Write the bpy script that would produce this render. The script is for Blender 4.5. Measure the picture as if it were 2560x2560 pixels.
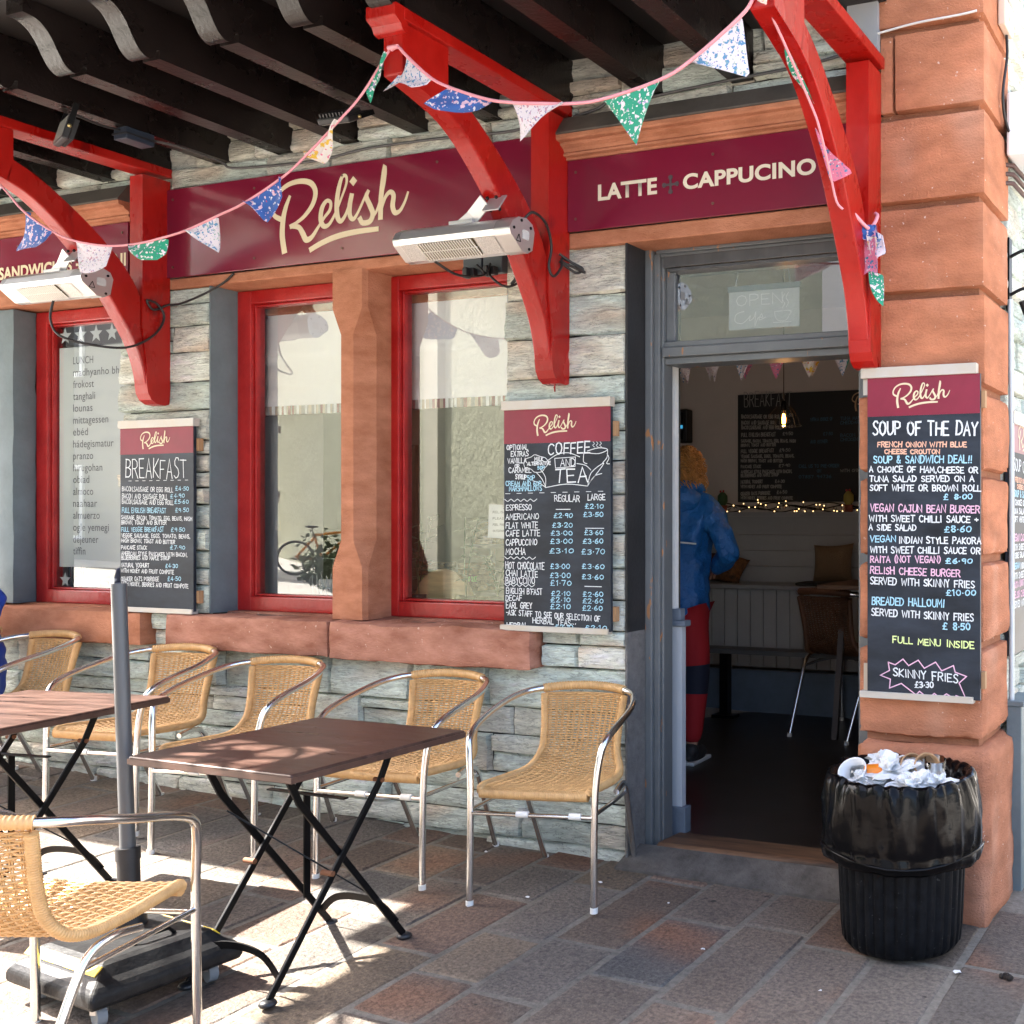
import bpy, bmesh, math, random
import numpy as np
from mathutils import Vector, Matrix, noise

for o in list(bpy.data.objects): bpy.data.objects.remove(o)
scene = bpy.context.scene
COL = scene.collection
R = math.radians
rnd = random.Random(7)

# ------------------------------------------------------------------ camera, sky, sun, exposure
cam_d = bpy.data.cameras.new('camera'); cam = bpy.data.objects.new('camera', cam_d); COL.objects.link(cam)
cam.location = (0, -3.85, 1.394); cam.rotation_euler = (R(90), 0, R(20.92))
cam_d.sensor_width = 36; cam_d.sensor_fit = 'HORIZONTAL'
cam_d.lens = 36 * 2749.0 / 2560
cam_d.shift_x = (1280 - 2092) / 2560; cam_d.shift_y = (1294.6 - 1280) / 2560
cam_d.clip_start = .05; cam_d.clip_end = 600
scene.camera = cam
scene.render.resolution_x = scene.render.resolution_y = 1024
SUN = Vector((-.97 * .643, -.23 * .643, .766)).normalized()
w = bpy.data.worlds.new('World'); scene.world = w; w.use_nodes = True
nt = w.node_tree; bg = nt.nodes['Background']; sky = nt.nodes.new('ShaderNodeTexSky')
sky.sky_type = 'NISHITA'; sky.sun_disc = False
sky.sun_elevation = math.asin(SUN.z); sky.sun_rotation = math.atan2(SUN.x, SUN.y)
sky.air_density = .8; sky.dust_density = 4.0; sky.ozone_density = .4
nt.links.new(sky.outputs[0], bg.inputs[0]); bg.inputs[1].default_value = .12
sd = bpy.data.lights.new('sun', 'SUN'); sd.energy = 5.0; sd.angle = R(.5); sd.color = (1, .95, .87)
so = bpy.data.objects.new('sun', sd); COL.objects.link(so)
so.rotation_euler = SUN.to_track_quat('Z', 'Y').to_euler(); so.location = (-8, -3, 12)
vs = scene.view_settings
vs.view_transform = 'Standard'; vs.look = 'None'; vs.gamma = 1; vs.use_curve_mapping = False
vs.exposure = 3.15

# ------------------------------------------------------------------ helpers
def tag(o, label=None, cat=None, group=None, kind=None):
    if label: o['label'] = label
    if cat: o['category'] = cat
    if group: o['group'] = group
    if kind: o['kind'] = kind
    return o
def empty(name, loc=(0, 0, 0), label=None, cat=None, group=None, rz=0):
    o = bpy.data.objects.new(name, None); COL.objects.link(o)
    o.location = loc; o.rotation_euler = (0, 0, rz); o.empty_display_size = .1
    return tag(o, label, cat, group)
def gz(x, y): return -.033 * (x + 2.71) + .02 * y

class MB:
    """collects shapes and links them as one mesh object"""
    def __init__(s): s.v = []; s.f = []; s.m = []; s.c = []; s.sm = []
    def add(s, verts, faces, mi=0, col=None, smooth=False):
        b = len(s.v); s.v += [tuple(p) for p in verts]
        s.c += (col if isinstance(col, list) else [col or (1, 1, 1)] * len(verts))
        for f in faces: s.f.append(tuple(i + b for i in f)); s.m.append(mi); s.sm.append(smooth)
    def box(s, x0, x1, y0, y1, z0, z1, mi=0, col=None):
        v = [(x, y, z) for x in (x0, x1) for y in (y0, y1) for z in (z0, z1)]
        s.add(v, [(0, 1, 3, 2), (4, 6, 7, 5), (0, 4, 5, 1), (2, 3, 7, 6), (0, 2, 6, 4), (1, 5, 7, 3)], mi, col)
    def obox(s, c, size, rot=(0, 0, 0), mi=0, col=None):
        from mathutils import Euler
        M = Euler(rot).to_matrix(); c = Vector(c); h = Vector(size) / 2
        v = [c + M @ Vector((x * h.x, y * h.y, z * h.z)) for x in (-1, 1) for y in (-1, 1) for z in (-1, 1)]
        s.add(v, [(0, 1, 3, 2), (4, 6, 7, 5), (0, 4, 5, 1), (2, 3, 7, 6), (0, 2, 6, 4), (1, 5, 7, 3)], mi, col)
    def bar(s, a, b, wd, th, up=(0, 0, 1), mi=0):
        a = Vector(a); b = Vector(b); d = (b - a).normalized(); u = Vector(up)
        x = d.cross(u)
        if x.length < 1e-4: x = d.cross(Vector((1, 0, 0)))
        x.normalize(); y = x.cross(d).normalized()
        v = [p + x * (i * wd / 2) + y * (j * th / 2) for p in (a, b) for i, j in ((-1, -1), (1, -1), (1, 1), (-1, 1))]
        s.add(v, [(3, 2, 1, 0), (4, 5, 6, 7), (0, 1, 5, 4), (1, 2, 6, 5), (2, 3, 7, 6), (3, 0, 4, 7)], mi)
    def tube(s, pts, r, n=8, closed=False, mi=0, caps=True, col=None, flat=1.0):
        P = [Vector(p) for p in pts]; N = len(P)
        rr = r if isinstance(r, (list, tuple)) else [r] * N
        T = []
        for i in range(N):
            a = P[i - 1] if (i > 0 or closed) else P[i]; b = P[(i + 1) % N] if (i < N - 1 or closed) else P[i]
            t = b - a; T.append(t.normalized() if t.length > 1e-9 else Vector((0, 0, 1)))
        u = T[0].cross(Vector((0, 0, 1)))
        if u.length < 1e-3: u = T[0].cross(Vector((1, 0, 0)))
        u.normalize(); vs_ = []
        for i in range(N):
            u = (u - T[i] * u.dot(T[i]))
            if u.length < 1e-6: u = T[i].orthogonal()
            u.normalize(); v = T[i].cross(u)
            for k in range(n):
                a = 2 * math.pi * k / n
                vs_.append(P[i] + u * (rr[i] * math.cos(a)) + v * (rr[i] * flat * math.sin(a)))
        fs = []
        for i in range(N if closed else N - 1):
            j = (i + 1) % N
            for k in range(n):
                l = (k + 1) % n; fs.append((i * n + k, i * n + l, j * n + l, j * n + k))
        s.add(vs_, fs, mi, col, True)
        if caps and not closed:
            s.add(vs_[:n], [tuple(range(n - 1, -1, -1))], mi, col); s.add(vs_[-n:], [tuple(range(n))], mi, col)
    def prism(s, prof, axis, a, b, mi=0, smooth=False):
        """extrude a 2D outline: axis 'x' -> (y,z) outline, 'y' -> (x,z), 'z' -> (x,y)"""
        def P(p, t): return {'x': (t, p[0], p[1]), 'y': (p[0], t, p[1]), 'z': (p[0], p[1], t)}[axis]
        n = len(prof); v = [P(p, a) for p in prof] + [P(p, b) for p in prof]
        ar = sum(prof[i][0] * prof[(i + 1) % n][1] - prof[(i + 1) % n][0] * prof[i][1] for i in range(n))
        flip = (ar > 0) ^ (axis == 'y')
        q = [(i, (i + 1) % n, n + (i + 1) % n, n + i) for i in range(n)]
        c0 = tuple(range(n)); c1 = tuple(range(2 * n - 1, n - 1, -1))
        if (b > a) == flip: cc = [c0[::-1], c1[::-1]]
        else: q = [f[::-1] for f in q]; cc = [c0, c1]
        s.add(v, q, mi, None, smooth)
        s.add(v, cc, mi)
    def lathe(s, prof, c=(0, 0, 0), n=32, mi=0, fn=None, smooth=True, col=None):
        v = []; c = Vector(c)
        for i, (r, z) in enumerate(prof):
            for k in range(n):
                a = 2 * math.pi * k / n; q, dz = (r, 0) if not fn else fn(r, z, a, i)
                v.append(c + Vector((q * math.cos(a), q * math.sin(a), z + dz)))
        f = [(i * n + k, i * n + (k + 1) % n, (i + 1) * n + (k + 1) % n, (i + 1) * n + k) for i in range(len(prof) - 1) for k in range(n)]
        s.add(v, f, mi, col, smooth)
    def ball(s, c, r, n=10, mi=0, sc=(1, 1, 1), col=None):
        v = []; m = n // 2 + 1
        for i in range(m + 1):
            t = math.pi * i / m
            for k in range(n):
                a = 2 * math.pi * k / n
                v.append((c[0] + r * sc[0] * math.sin(t) * math.cos(a), c[1] + r * sc[1] * math.sin(t) * math.sin(a), c[2] + r * sc[2] * math.cos(t)))
        s.add(v, [(i * n + k, (i + 1) * n + k, (i + 1) * n + (k + 1) % n, i * n + (k + 1) % n) for i in range(m) for k in range(n)], mi, col, True)
    def ribbon(s, pts, wd, y, mi=0, fn=None, ramp=0):
        """flat brush stroke in the x-z plane at depth y, facing -y"""
        P = [Vector((p[0], p[1])) for p in pts]
        P = [p for i, p in enumerate(P) if i == 0 or (p - P[i - 1]).length > 1e-6]
        N = len(P)
        if N < 2: return
        w_ = wd if isinstance(wd, list) else [wd] * N
        if len(w_) != N: w_ = [w_[0]] * N
        P[0] = P[0] - (P[1] - P[0]).normalized() * w_[0] * .4; P[-1] = P[-1] + (P[-1] - P[-2]).normalized() * w_[-1] * .4
        L = []; Rr = []
        for i in range(N):
            d0 = (P[i] - P[i - 1]).normalized() if i else None; d1 = (P[i + 1] - P[i]).normalized() if i < N - 1 else None
            d0 = d0 or d1; d1 = d1 or d0
            t = d0 + d1; t = t.normalized() if t.length > 1e-3 else d1
            n = Vector((-t.y, t.x)); k = 1 / max(.55, n.dot(Vector((-d1.y, d1.x))))
            L.append(P[i] + n * w_[i] * .5 * k); Rr.append(P[i] - n * w_[i] * .5 * k)
        f3 = fn or (lambda p: (p[0], y, p[1]))
        v = [f3(p) for p in L] + [f3(p) for p in Rr]
        if ramp: v = [(p[0], p[1] - ramp * (i % N), p[2]) for i, p in enumerate(v)]
        s.add(v, [(i, N + i, N + i + 1, i + 1) for i in range(N - 1)], mi)
    def build(s, name, mats, parent=None, world=True, bevel=0, seg=2, subd=0, keepc=False):
        me = bpy.data.meshes.new(name); me.from_pydata(s.v, [], s.f)
        for m in (mats if isinstance(mats, (list, tuple)) else [mats]): me.materials.append(m)
        me.polygons.foreach_set('material_index', s.m); me.polygons.foreach_set('use_smooth', s.sm)
        if any(c != (1, 1, 1) for c in s.c):
            ca = me.color_attributes.new('col', 'FLOAT_COLOR', 'POINT')
            ca.data.foreach_set('color', [q for c in s.c for q in (c[0], c[1], c[2], 1)])
        me.update(); o = bpy.data.objects.new(name, me); COL.objects.link(o)
        put(o, parent, world)
        if bevel:
            b = o.modifiers.new('bevel', 'BEVEL'); b.width = bevel; b.segments = seg; b.limit_method = 'ANGLE'; b.angle_limit = R(35)
        if subd:
            b = o.modifiers.new('subd', 'SUBSURF'); b.levels = b.render_levels = subd
        return o
def put(o, parent, world=True):
    if parent:
        o.parent = parent
        if world:
            t = Vector((0, 0, 0)); p = parent
            while p: t += p.location; p = p.parent
            o.location = -t
def spline(pts, n=6, closed=False):
    P = [Vector(p) for p in pts]; N = len(P); out = []
    for i in range(N if closed else N - 1):
        a = P[i - 1] if (i or closed) else P[0]; b = P[i]; c = P[(i + 1) % N]; d = P[(i + 2) % N] if (closed or i + 2 < N) else P[-1]
        for k in range(n):
            t = k / n
            out.append(.5 * ((2 * b) + (c - a) * t + (2 * a - 5 * b + 4 * c - d) * t * t + (3 * b - a - 3 * c + d) * t ** 3))
    if not closed: out.append(P[-1])
    return out
def copy_tree(o, parent=None):
    c = o.copy(); COL.objects.link(c)
    if parent: c.parent = parent
    for ch in list(o.children): copy_tree(ch, c)
    return c

# ------------------------------------------------------------------ materials
MATS = {}
def mat(name, color, rough=.6, metal=0, var=0, vscale=8, vcol=None, bump=0, bscale=40, stretch=(1, 1, 1), attr=False, coat=0, detail=4, spec=.5, bstretch=None, rvar=0, sheen=0, bdist=.01):
    if name in MATS: return MATS[name]
    m = bpy.data.materials.new(name); m.use_nodes = True; n = m.node_tree.nodes; l = m.node_tree.links; b = n['Principled BSDF']
    b.inputs['Roughness'].default_value = rough; b.inputs['Metallic'].default_value = metal
    b.inputs['Specular IOR Level'].default_value = spec
    b.inputs['Coat Weight'].default_value = coat; b.inputs['Coat Roughness'].default_value = .08
    if sheen: b.inputs['Sheen Weight'].default_value = sheen
    c = (*color, 1); b.inputs['Base Color'].default_value = c
    tc = n.new('ShaderNodeTexCoord')
    src = None
    if attr:
        a = n.new('ShaderNodeAttribute'); a.attribute_name = 'col'; src = a.outputs['Color']
    if var:
        mp = n.new('ShaderNodeMapping'); mp.inputs['Scale'].default_value = stretch; l.new(tc.outputs['Object'], mp.inputs[0])
        t = n.new('ShaderNodeTexNoise'); t.inputs['Scale'].default_value = vscale; t.inputs['Detail'].default_value = detail; t.inputs['Roughness'].default_value = .65
        l.new(mp.outputs[0], t.inputs[0])
        r = n.new('ShaderNodeMapRange'); r.inputs[1].default_value = .3; r.inputs[2].default_value = .7; l.new(t.outputs[0], r.inputs[0])
        mx = n.new('ShaderNodeMix'); mx.data_type = 'RGBA'
        l.new(r.outputs[0], mx.inputs[0])
        if src:
            mm = n.new('ShaderNodeMix'); mm.data_type = 'RGBA'; mm.blend_type = 'MULTIPLY'; mm.inputs[0].default_value = 1
            lo = tuple(1 - var for _ in range(3)); hi = tuple(1 + var * .6 for _ in range(3))
            mx.inputs[6].default_value = (*lo, 1); mx.inputs[7].default_value = (*(vcol or hi), 1)
            l.new(src, mm.inputs[6]); l.new(mx.outputs[2], mm.inputs[7]); l.new(mm.outputs[2], b.inputs['Base Color'])
        else:
            mx.inputs[6].default_value = (*[q * (1 - var) for q in color], 1)
            mx.inputs[7].default_value = (*(vcol or [min(1, q * (1 + var)) for q in color]), 1)
            l.new(mx.outputs[2], b.inputs['Base Color'])
        if rvar:
            r2 = n.new('ShaderNodeMapRange'); r2.inputs[1].default_value = .3; r2.inputs[2].default_value = .7
            r2.inputs[3].default_value = max(.03, rough - rvar); r2.inputs[4].default_value = rough + rvar
            l.new(t.outputs[0], r2.inputs[0]); l.new(r2.outputs[0], b.inputs['Roughness'])
    elif src: l.new(src, b.inputs['Base Color'])
    if bump:
        mp2 = n.new('ShaderNodeMapping'); mp2.inputs['Scale'].default_value = bstretch or stretch; l.new(tc.outputs['Object'], mp2.inputs[0])
        t2 = n.new('ShaderNodeTexNoise'); t2.inputs['Scale'].default_value = bscale; t2.inputs['Detail'].default_value = 5; t2.inputs['Roughness'].default_value = .6
        l.new(mp2.outputs[0], t2.inputs[0])
        bp = n.new('ShaderNodeBump'); bp.inputs['Strength'].default_value = min(1, bump); bp.inputs['Distance'].default_value = bdist
        l.new(t2.outputs[0], bp.inputs['Height']); l.new(bp.outputs[0], b.inputs['Normal'])
    MATS[name] = m; return m
def emit(name, color, s):
    m = bpy.data.materials.new(name); m.use_nodes = True; b = m.node_tree.nodes['Principled BSDF']
    b.inputs['Base Color'].default_value = (*color, 1); b.inputs['Emission Color'].default_value = (*color, 1); b.inputs['Emission Strength'].default_value = s
    return m
def glass(name, refl=1.6, add=0.0, tint=(.99, 1, .995)):
    m = bpy.data.materials.new(name); m.use_nodes = True; n = m.node_tree.nodes; l = m.node_tree.links
    n.remove(n['Principled BSDF']); out = n['Material Output']
    tr = n.new('ShaderNodeBsdfTransparent'); tr.inputs[0].default_value = (*tint, 1)
    gl = n.new('ShaderNodeBsdfGlossy'); gl.inputs['Roughness'].default_value = .004; gl.inputs['Color'].default_value = (1, 1, 1, 1)
    fr = n.new('ShaderNodeFresnel'); fr.inputs[0].default_value = 1.5
    ma = n.new('ShaderNodeMath'); ma.operation = 'MULTIPLY_ADD'; ma.inputs[1].default_value = refl; ma.inputs[2].default_value = add; ma.use_clamp = True
    mx = n.new('ShaderNodeMixShader'); l.new(fr.outputs[0], ma.inputs[0]); l.new(ma.outputs[0], mx.inputs[0]); l.new(tr.outputs[0], mx.inputs[1]); l.new(gl.outputs[0], mx.inputs[2]); l.new(mx.outputs[0], out.inputs[0])
    return m
def veil(name, color, alpha, rough=.4):
    m = bpy.data.materials.new(name); m.use_nodes = True; b = m.node_tree.nodes['Principled BSDF']
    b.inputs['Base Color'].default_value = (*color, 1); b.inputs['Alpha'].default_value = alpha; b.inputs['Roughness'].default_value = rough
    return m
def floral(name, base, flowers, scale=55):
    m = bpy.data.materials.new(name); m.use_nodes = True; n = m.node_tree.nodes; l = m.node_tree.links; b = n['Principled BSDF']
    b.inputs['Roughness'].default_value = .85; b.inputs['Sheen Weight'].default_value = .2
    tc = n.new('ShaderNodeTexCoord'); col = None
    prev = None
    for i, (fc, sc, th) in enumerate(flowers):
        mp = n.new('ShaderNodeMapping'); mp.inputs['Location'].default_value = (i * 3.7, i * 1.9, i * 2.3); l.new(tc.outputs['Object'], mp.inputs[0])
        nz = n.new('ShaderNodeTexNoise'); nz.inputs['Scale'].default_value = scale * sc; nz.inputs['Detail'].default_value = 2; l.new(mp.outputs[0], nz.inputs[0])
        st = n.new('ShaderNodeMapRange'); st.inputs[1].default_value = th; st.inputs[2].default_value = th + .03; l.new(nz.outputs[0], st.inputs[0])
        mx = n.new('ShaderNodeMix'); mx.data_type = 'RGBA'; l.new(st.outputs[0], mx.inputs[0])
        if prev is None: mx.inputs[6].default_value = (*base, 1)
        else: l.new(prev, mx.inputs[6])
        mx.inputs[7].default_value = (*fc, 1); prev = mx.outputs[2]
    l.new(prev, b.inputs['Base Color'])
    # thin cloth lets some light through
    tl = n.new('ShaderNodeBsdfTranslucent'); l.new(prev, tl.inputs[0]); ms = n.new('ShaderNodeMixShader'); ms.inputs[0].default_value = .3
    l.new(b.outputs[0], ms.inputs[1]); l.new(tl.outputs[0], ms.inputs[2]); l.new(ms.outputs[0], n['Material Output'].inputs[0])
    return m
M_slate = mat('slate', (.4, .42, .4), .8, var=.24, vscale=22, stretch=(1, 1, 4), attr=True, bump=1, bscale=30, bstretch=(1, 1, 5), bdist=.016, spec=.15)
def slate_cracks(m):
    n = m.node_tree.nodes; l = m.node_tree.links; b = n['Principled BSDF']; src = b.inputs['Base Color'].links[0].from_socket
    tc = n.new('ShaderNodeTexCoord'); mp = n.new('ShaderNodeMapping'); mp.inputs['Scale'].default_value = (1, 1, 6.5); l.new(tc.outputs['Object'], mp.inputs[0])
    t = n.new('ShaderNodeTexNoise'); t.inputs['Scale'].default_value = 6; t.inputs['Detail'].default_value = 6; t.inputs['Roughness'].default_value = .6; t.inputs['Distortion'].default_value = .4; l.new(mp.outputs[0], t.inputs[0])
    s = n.new('ShaderNodeMath'); s.operation = 'SUBTRACT'; s.inputs[1].default_value = .5; l.new(t.outputs[0], s.inputs[0])
    a = n.new('ShaderNodeMath'); a.operation = 'ABSOLUTE'; l.new(s.outputs[0], a.inputs[0])
    r = n.new('ShaderNodeMapRange'); r.inputs[1].default_value = .002; r.inputs[2].default_value = .014; r.inputs[3].default_value = .5; r.inputs[4].default_value = 1; l.new(a.outputs[0], r.inputs[0])
    mm = n.new('ShaderNodeMix'); mm.data_type = 'RGBA'; mm.blend_type = 'MULTIPLY'; mm.inputs[0].default_value = 1; l.new(src, mm.inputs[6]); l.new(r.outputs[0], mm.inputs[7]); l.new(mm.outputs[2], b.inputs['Base Color'])
slate_cracks(M_slate)
M_joint = mat('dark_joint', (.045, .042, .036), .95, var=.4, vscale=30)
M_sand = mat('red_sandstone', (.40, .155, .082), .88, var=.22, vscale=6, stretch=(1, 1, 2.2), vcol=(.52, .235, .14), detail=9, spec=.12, bump=.55, bscale=110, attr=False)
M_sandb = mat('sandstone_block', (.44, .185, .105), .88, var=.28, vscale=6, stretch=(.8, .8, 2.2), attr=True, bump=.7, bscale=110, bstretch=(1, 1, 1.3), detail=9, spec=.12)
M_sill = mat('worn_sandstone', (.36, .14, .085), .85, var=.35, vscale=5, vcol=(.47, .235, .17), stretch=(1, 1, 2.5), bump=.6, bscale=60, spec=.12)
M_red = mat('red_gloss_paint', (.31, .004, .003), .3, var=.22, vscale=5, bump=.25, bscale=28, coat=.06, stretch=(1, 1, .5), spec=.4, rvar=.1, vcol=(.38, .010, .006))
M_redf = mat('red_frame_paint', (.33, .005, .006), .32, var=.15, vscale=9, bump=.3, bscale=35, coat=.05, spec=.4, vcol=(.42, .02, .018))
M_raft = mat('dark_brown_paint', (.010, .007, .0065), .28, var=.25, vscale=4, bump=.2, bscale=50, coat=0, rvar=.06, spec=.4)
M_deck = mat('dark_boards', (.012, .010, .010), .6)
M_blue = mat('blue_grey_paint', (.125, .165, .18), .55, var=.15, vscale=6, bump=.3, bscale=20)
M_dark = mat('charcoal_paint', (.016, .017, .019), .55, var=.3, vscale=7, bump=.25, bscale=60)
M_rough = mat('grey_render', (.15, .145, .14), .9, var=.25, vscale=25, bump=.8, bscale=160)
M_door = mat('grey_frame_paint', (.115, .128, .135), .4, var=.12, vscale=5, bump=.1, bscale=50)
def flakes(m, col, lo, hi, sc, st):
    n = m.node_tree.nodes; l = m.node_tree.links; b = n['Principled BSDF']; src = b.inputs['Base Color'].links[0].from_socket
    tc = n.new('ShaderNodeTexCoord'); mp = n.new('ShaderNodeMapping'); mp.inputs['Scale'].default_value = st; l.new(tc.outputs['Object'], mp.inputs[0])
    t = n.new('ShaderNodeTexNoise'); t.inputs['Scale'].default_value = sc; t.inputs['Detail'].default_value = 5; l.new(mp.outputs[0], t.inputs[0])
    r = n.new('ShaderNodeMapRange'); r.inputs[1].default_value = lo; r.inputs[2].default_value = hi; l.new(t.outputs[0], r.inputs[0])
    mm = n.new('ShaderNodeMix'); mm.data_type = 'RGBA'; l.new(r.outputs[0], mm.inputs[0]); l.new(src, mm.inputs[6]); mm.inputs[7].default_value = (*col, 1); l.new(mm.outputs[2], b.inputs['Base Color'])
M_doord = mat('dark_frame_paint', (.07, .075, .08), .35, var=.3, vscale=10, stretch=(1, 1, .2))
M_white = mat('white_paint', (.72, .74, .74), .5, var=.05)
M_offw = mat('off_white_wall', (.56, .51, .47), .8, var=.06, vscale=3)
M_panel = mat('pale_panelling', (.36, .36, .355), .55, var=.05)
M_skirt = mat('blue_grey_skirting', (.12, .15, .19), .5, var=.15)
M_floor = mat('dark_floor', (.022, .018, .016), .35, var=.4, vscale=3)
M_wood = mat('worn_wood', (.045, .030, .022), .6, var=.5, vscale=6, stretch=(.5, 4, 4), vcol=(.20, .10, .05))
M_maroon = mat('maroon_sign_panel', (.165, .008, .030), .2, coat=.4, var=.06, vscale=2)
M_maroon2 = mat('maroon_board_header', (.20, .013, .036), .3, var=.12, vscale=6)
M_cream = mat('cream_vinyl', (.66, .57, .39), .5)
M_grey_ink = mat('dark_emblem', (.06, .05, .055), .5)
def chalkmat():
    m = mat('chalkboard', (.008, .012, .018), .5, var=.3, vscale=3.2, stretch=(1, 1, 2.6), vcol=(.028, .038, .055), detail=10, spec=.3)
    return m
M_chalk = chalkmat()
C_ = {'w': mat('chalk_white', (.68, .72, .74), .9, var=.15, vscale=300), 'b': mat('chalk_blue', (.36, .62, .76), .9, var=.2, vscale=200), 'p': mat('chalk_pink', (.72, .45, .60), .9, var=.15, vscale=200),
      'o': mat('chalk_orange', (.72, .42, .30), .9, var=.15, vscale=200), 'y': mat('chalk_yellow', (.70, .82, .35), .9, var=.15, vscale=200), 'g': mat('chalk_green', (.35, .75, .2), .9)}
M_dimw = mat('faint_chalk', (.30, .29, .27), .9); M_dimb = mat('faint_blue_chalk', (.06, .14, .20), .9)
M_alu = mat('brushed_aluminium', (.78, .78, .77), .22, metal=1, var=.06, vscale=20, bump=.03, bscale=120)
M_aluf = mat('white_metal_strip', (.52, .51, .48), .4, metal=.1, var=.1, vscale=9, vcol=(.46, .40, .32))
M_wick = mat('tan_wicker', (.61, .345, .13), .45, var=.18, vscale=25, vcol=(.68, .41, .17))
M_plast = mat('white_plastic', (.75, .74, .70), .45)
M_grey = mat('grey_plastic', (.22, .22, .22), .5)
M_black = mat('black_metal', (.003, .003, .0035), .4, spec=.22, var=.3, vscale=20)
M_blackp = mat('black_plastic', (.014, .014, .016), .45, var=.3, vscale=15)
M_rust = mat('rusty_bolt', (.16, .06, .025), .8)
M_table = mat('brown_laminate', (.026, .0135, .010), .34, var=.5, vscale=7, stretch=(.6, 3.5, 1), vcol=(.105, .058, .044), spec=.24, bump=.08, bscale=90, detail=8, rvar=.08)
M_tedge = mat('table_edge_band', (.075, .040, .030), .3, var=.3, vscale=14)
M_pole = mat('dark_grey_pole', (.075, .08, .085), .35)
M_bag = mat('black_bin_liner', (.0025, .0025, .003), .17, bump=.16, bscale=14, bdist=.012, spec=.16)
M_bin = mat('black_ribbed_plastic', (.003, .0035, .005), .5, spec=.14, var=.5, vscale=30, vcol=(.008, .009, .011), bump=.15, bscale=80)
M_paper = mat('white_paper', (.66, .66, .66), .8, bump=.2, bscale=25)
M_card = mat('brown_card', (.38, .22, .11), .8)
M_flag = mat('flagstone', (.16, .12, .09), .72, var=.5, vscale=70, attr=True, spec=.22, bump=.8, bscale=75, vcol=(1.5, 1.45, 1.4), detail=8)
M_mort = mat('mortar', (.155, .14, .118), .9, var=.3, vscale=40, bump=.4, bscale=120)
M_asph = mat('street_surface', (.44, .42, .385), .9, var=.2, vscale=2)
M_glass = glass('window_glass', 2.0, .035)
M_glass2 = glass('transom_glass', 2.2, .14)
M_cleargl = glass('clear_glass', 1.0, .02, (.95, .97, .97))
M_conc = mat('worn_concrete', (.098, .087, .077), .85, var=.4, vscale=12, bump=.6, bscale=70)
M_cable = mat('black_cable', (.015, .015, .016), .5)
M_skin = mat('skin', (.55, .30, .21), .55)
M_jacket = mat('blue_rain_jacket', (.010, .115, .36), .5, var=.15, vscale=8, bump=.9, bscale=7, bdist=.05, detail=2)
M_trous = mat('red_trousers', (.42, .012, .018), .8, bump=.4, bscale=14)
M_navy = mat('navy_cloth', (.012, .016, .035), .8)
M_hair = mat('fair_curly_hair', (.42, .20, .055), .5, var=.45, vscale=30)
M_shoe = mat('dark_shoe', (.03, .03, .03), .6)
flakes(M_door, (.33, .15, .06), .66, .69, 26, (1, 1, .35))
flakes(M_red, (.16, .004, .004), .62, .72, 9, (1, 1, .5))
flakes(M_sandb, (.62, .47, .40), .70, .73, 60, (1, 1, 1))
flakes(M_sill, (.56, .38, .30), .67, .74, 55, (1, 1, 1))
flakes(M_flag, (.045, .04, .036), .70, .74, 17, (1, 1, 1))
flakes(M_bin, (.06, .06, .06), .68, .71, 90, (1, 1, 1))

# ------------------------------------------------------------------ ground
def eu(i, n, e):
    return 0 if i == 0 else 1 if i == n else e + (1 - 2 * e) * (i - 1) / (n - 2)
def sheet(name, x0, x1, y0, y1, dz, m, parent=None):
    b = MB(); b.add([(x, y, gz(x, y) + dz) for x, y in ((x0, y0), (x1, y0), (x1, y1), (x0, y1))], [(0, 1, 2, 3)])
    return b.build(name, m, parent)
tag(sheet('street', -90, 60, -70, 40, -.03, M_asph), kind='structure')
tag(sheet('pavement_bed', -9, 3, -6.5, .6, -.0035, M_mort), kind='structure')
pv = MB(); fp = [(.185, .145, .118), (.165, .145, .128), (.19, .135, .108), (.155, .150, .146), (.215, .17, .128), (.18, .148, .125), (.165, .138, .118)]
x = -9.0
rows = []
for k in range(60):
    wd = rnd.uniform(.245, .285); rows.append((x, x + wd)); x += wd
    if x > 2.6: break
sh = -2.235 - min((r[0] for r in rows), key=lambda q: abs(q + 2.235))
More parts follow.
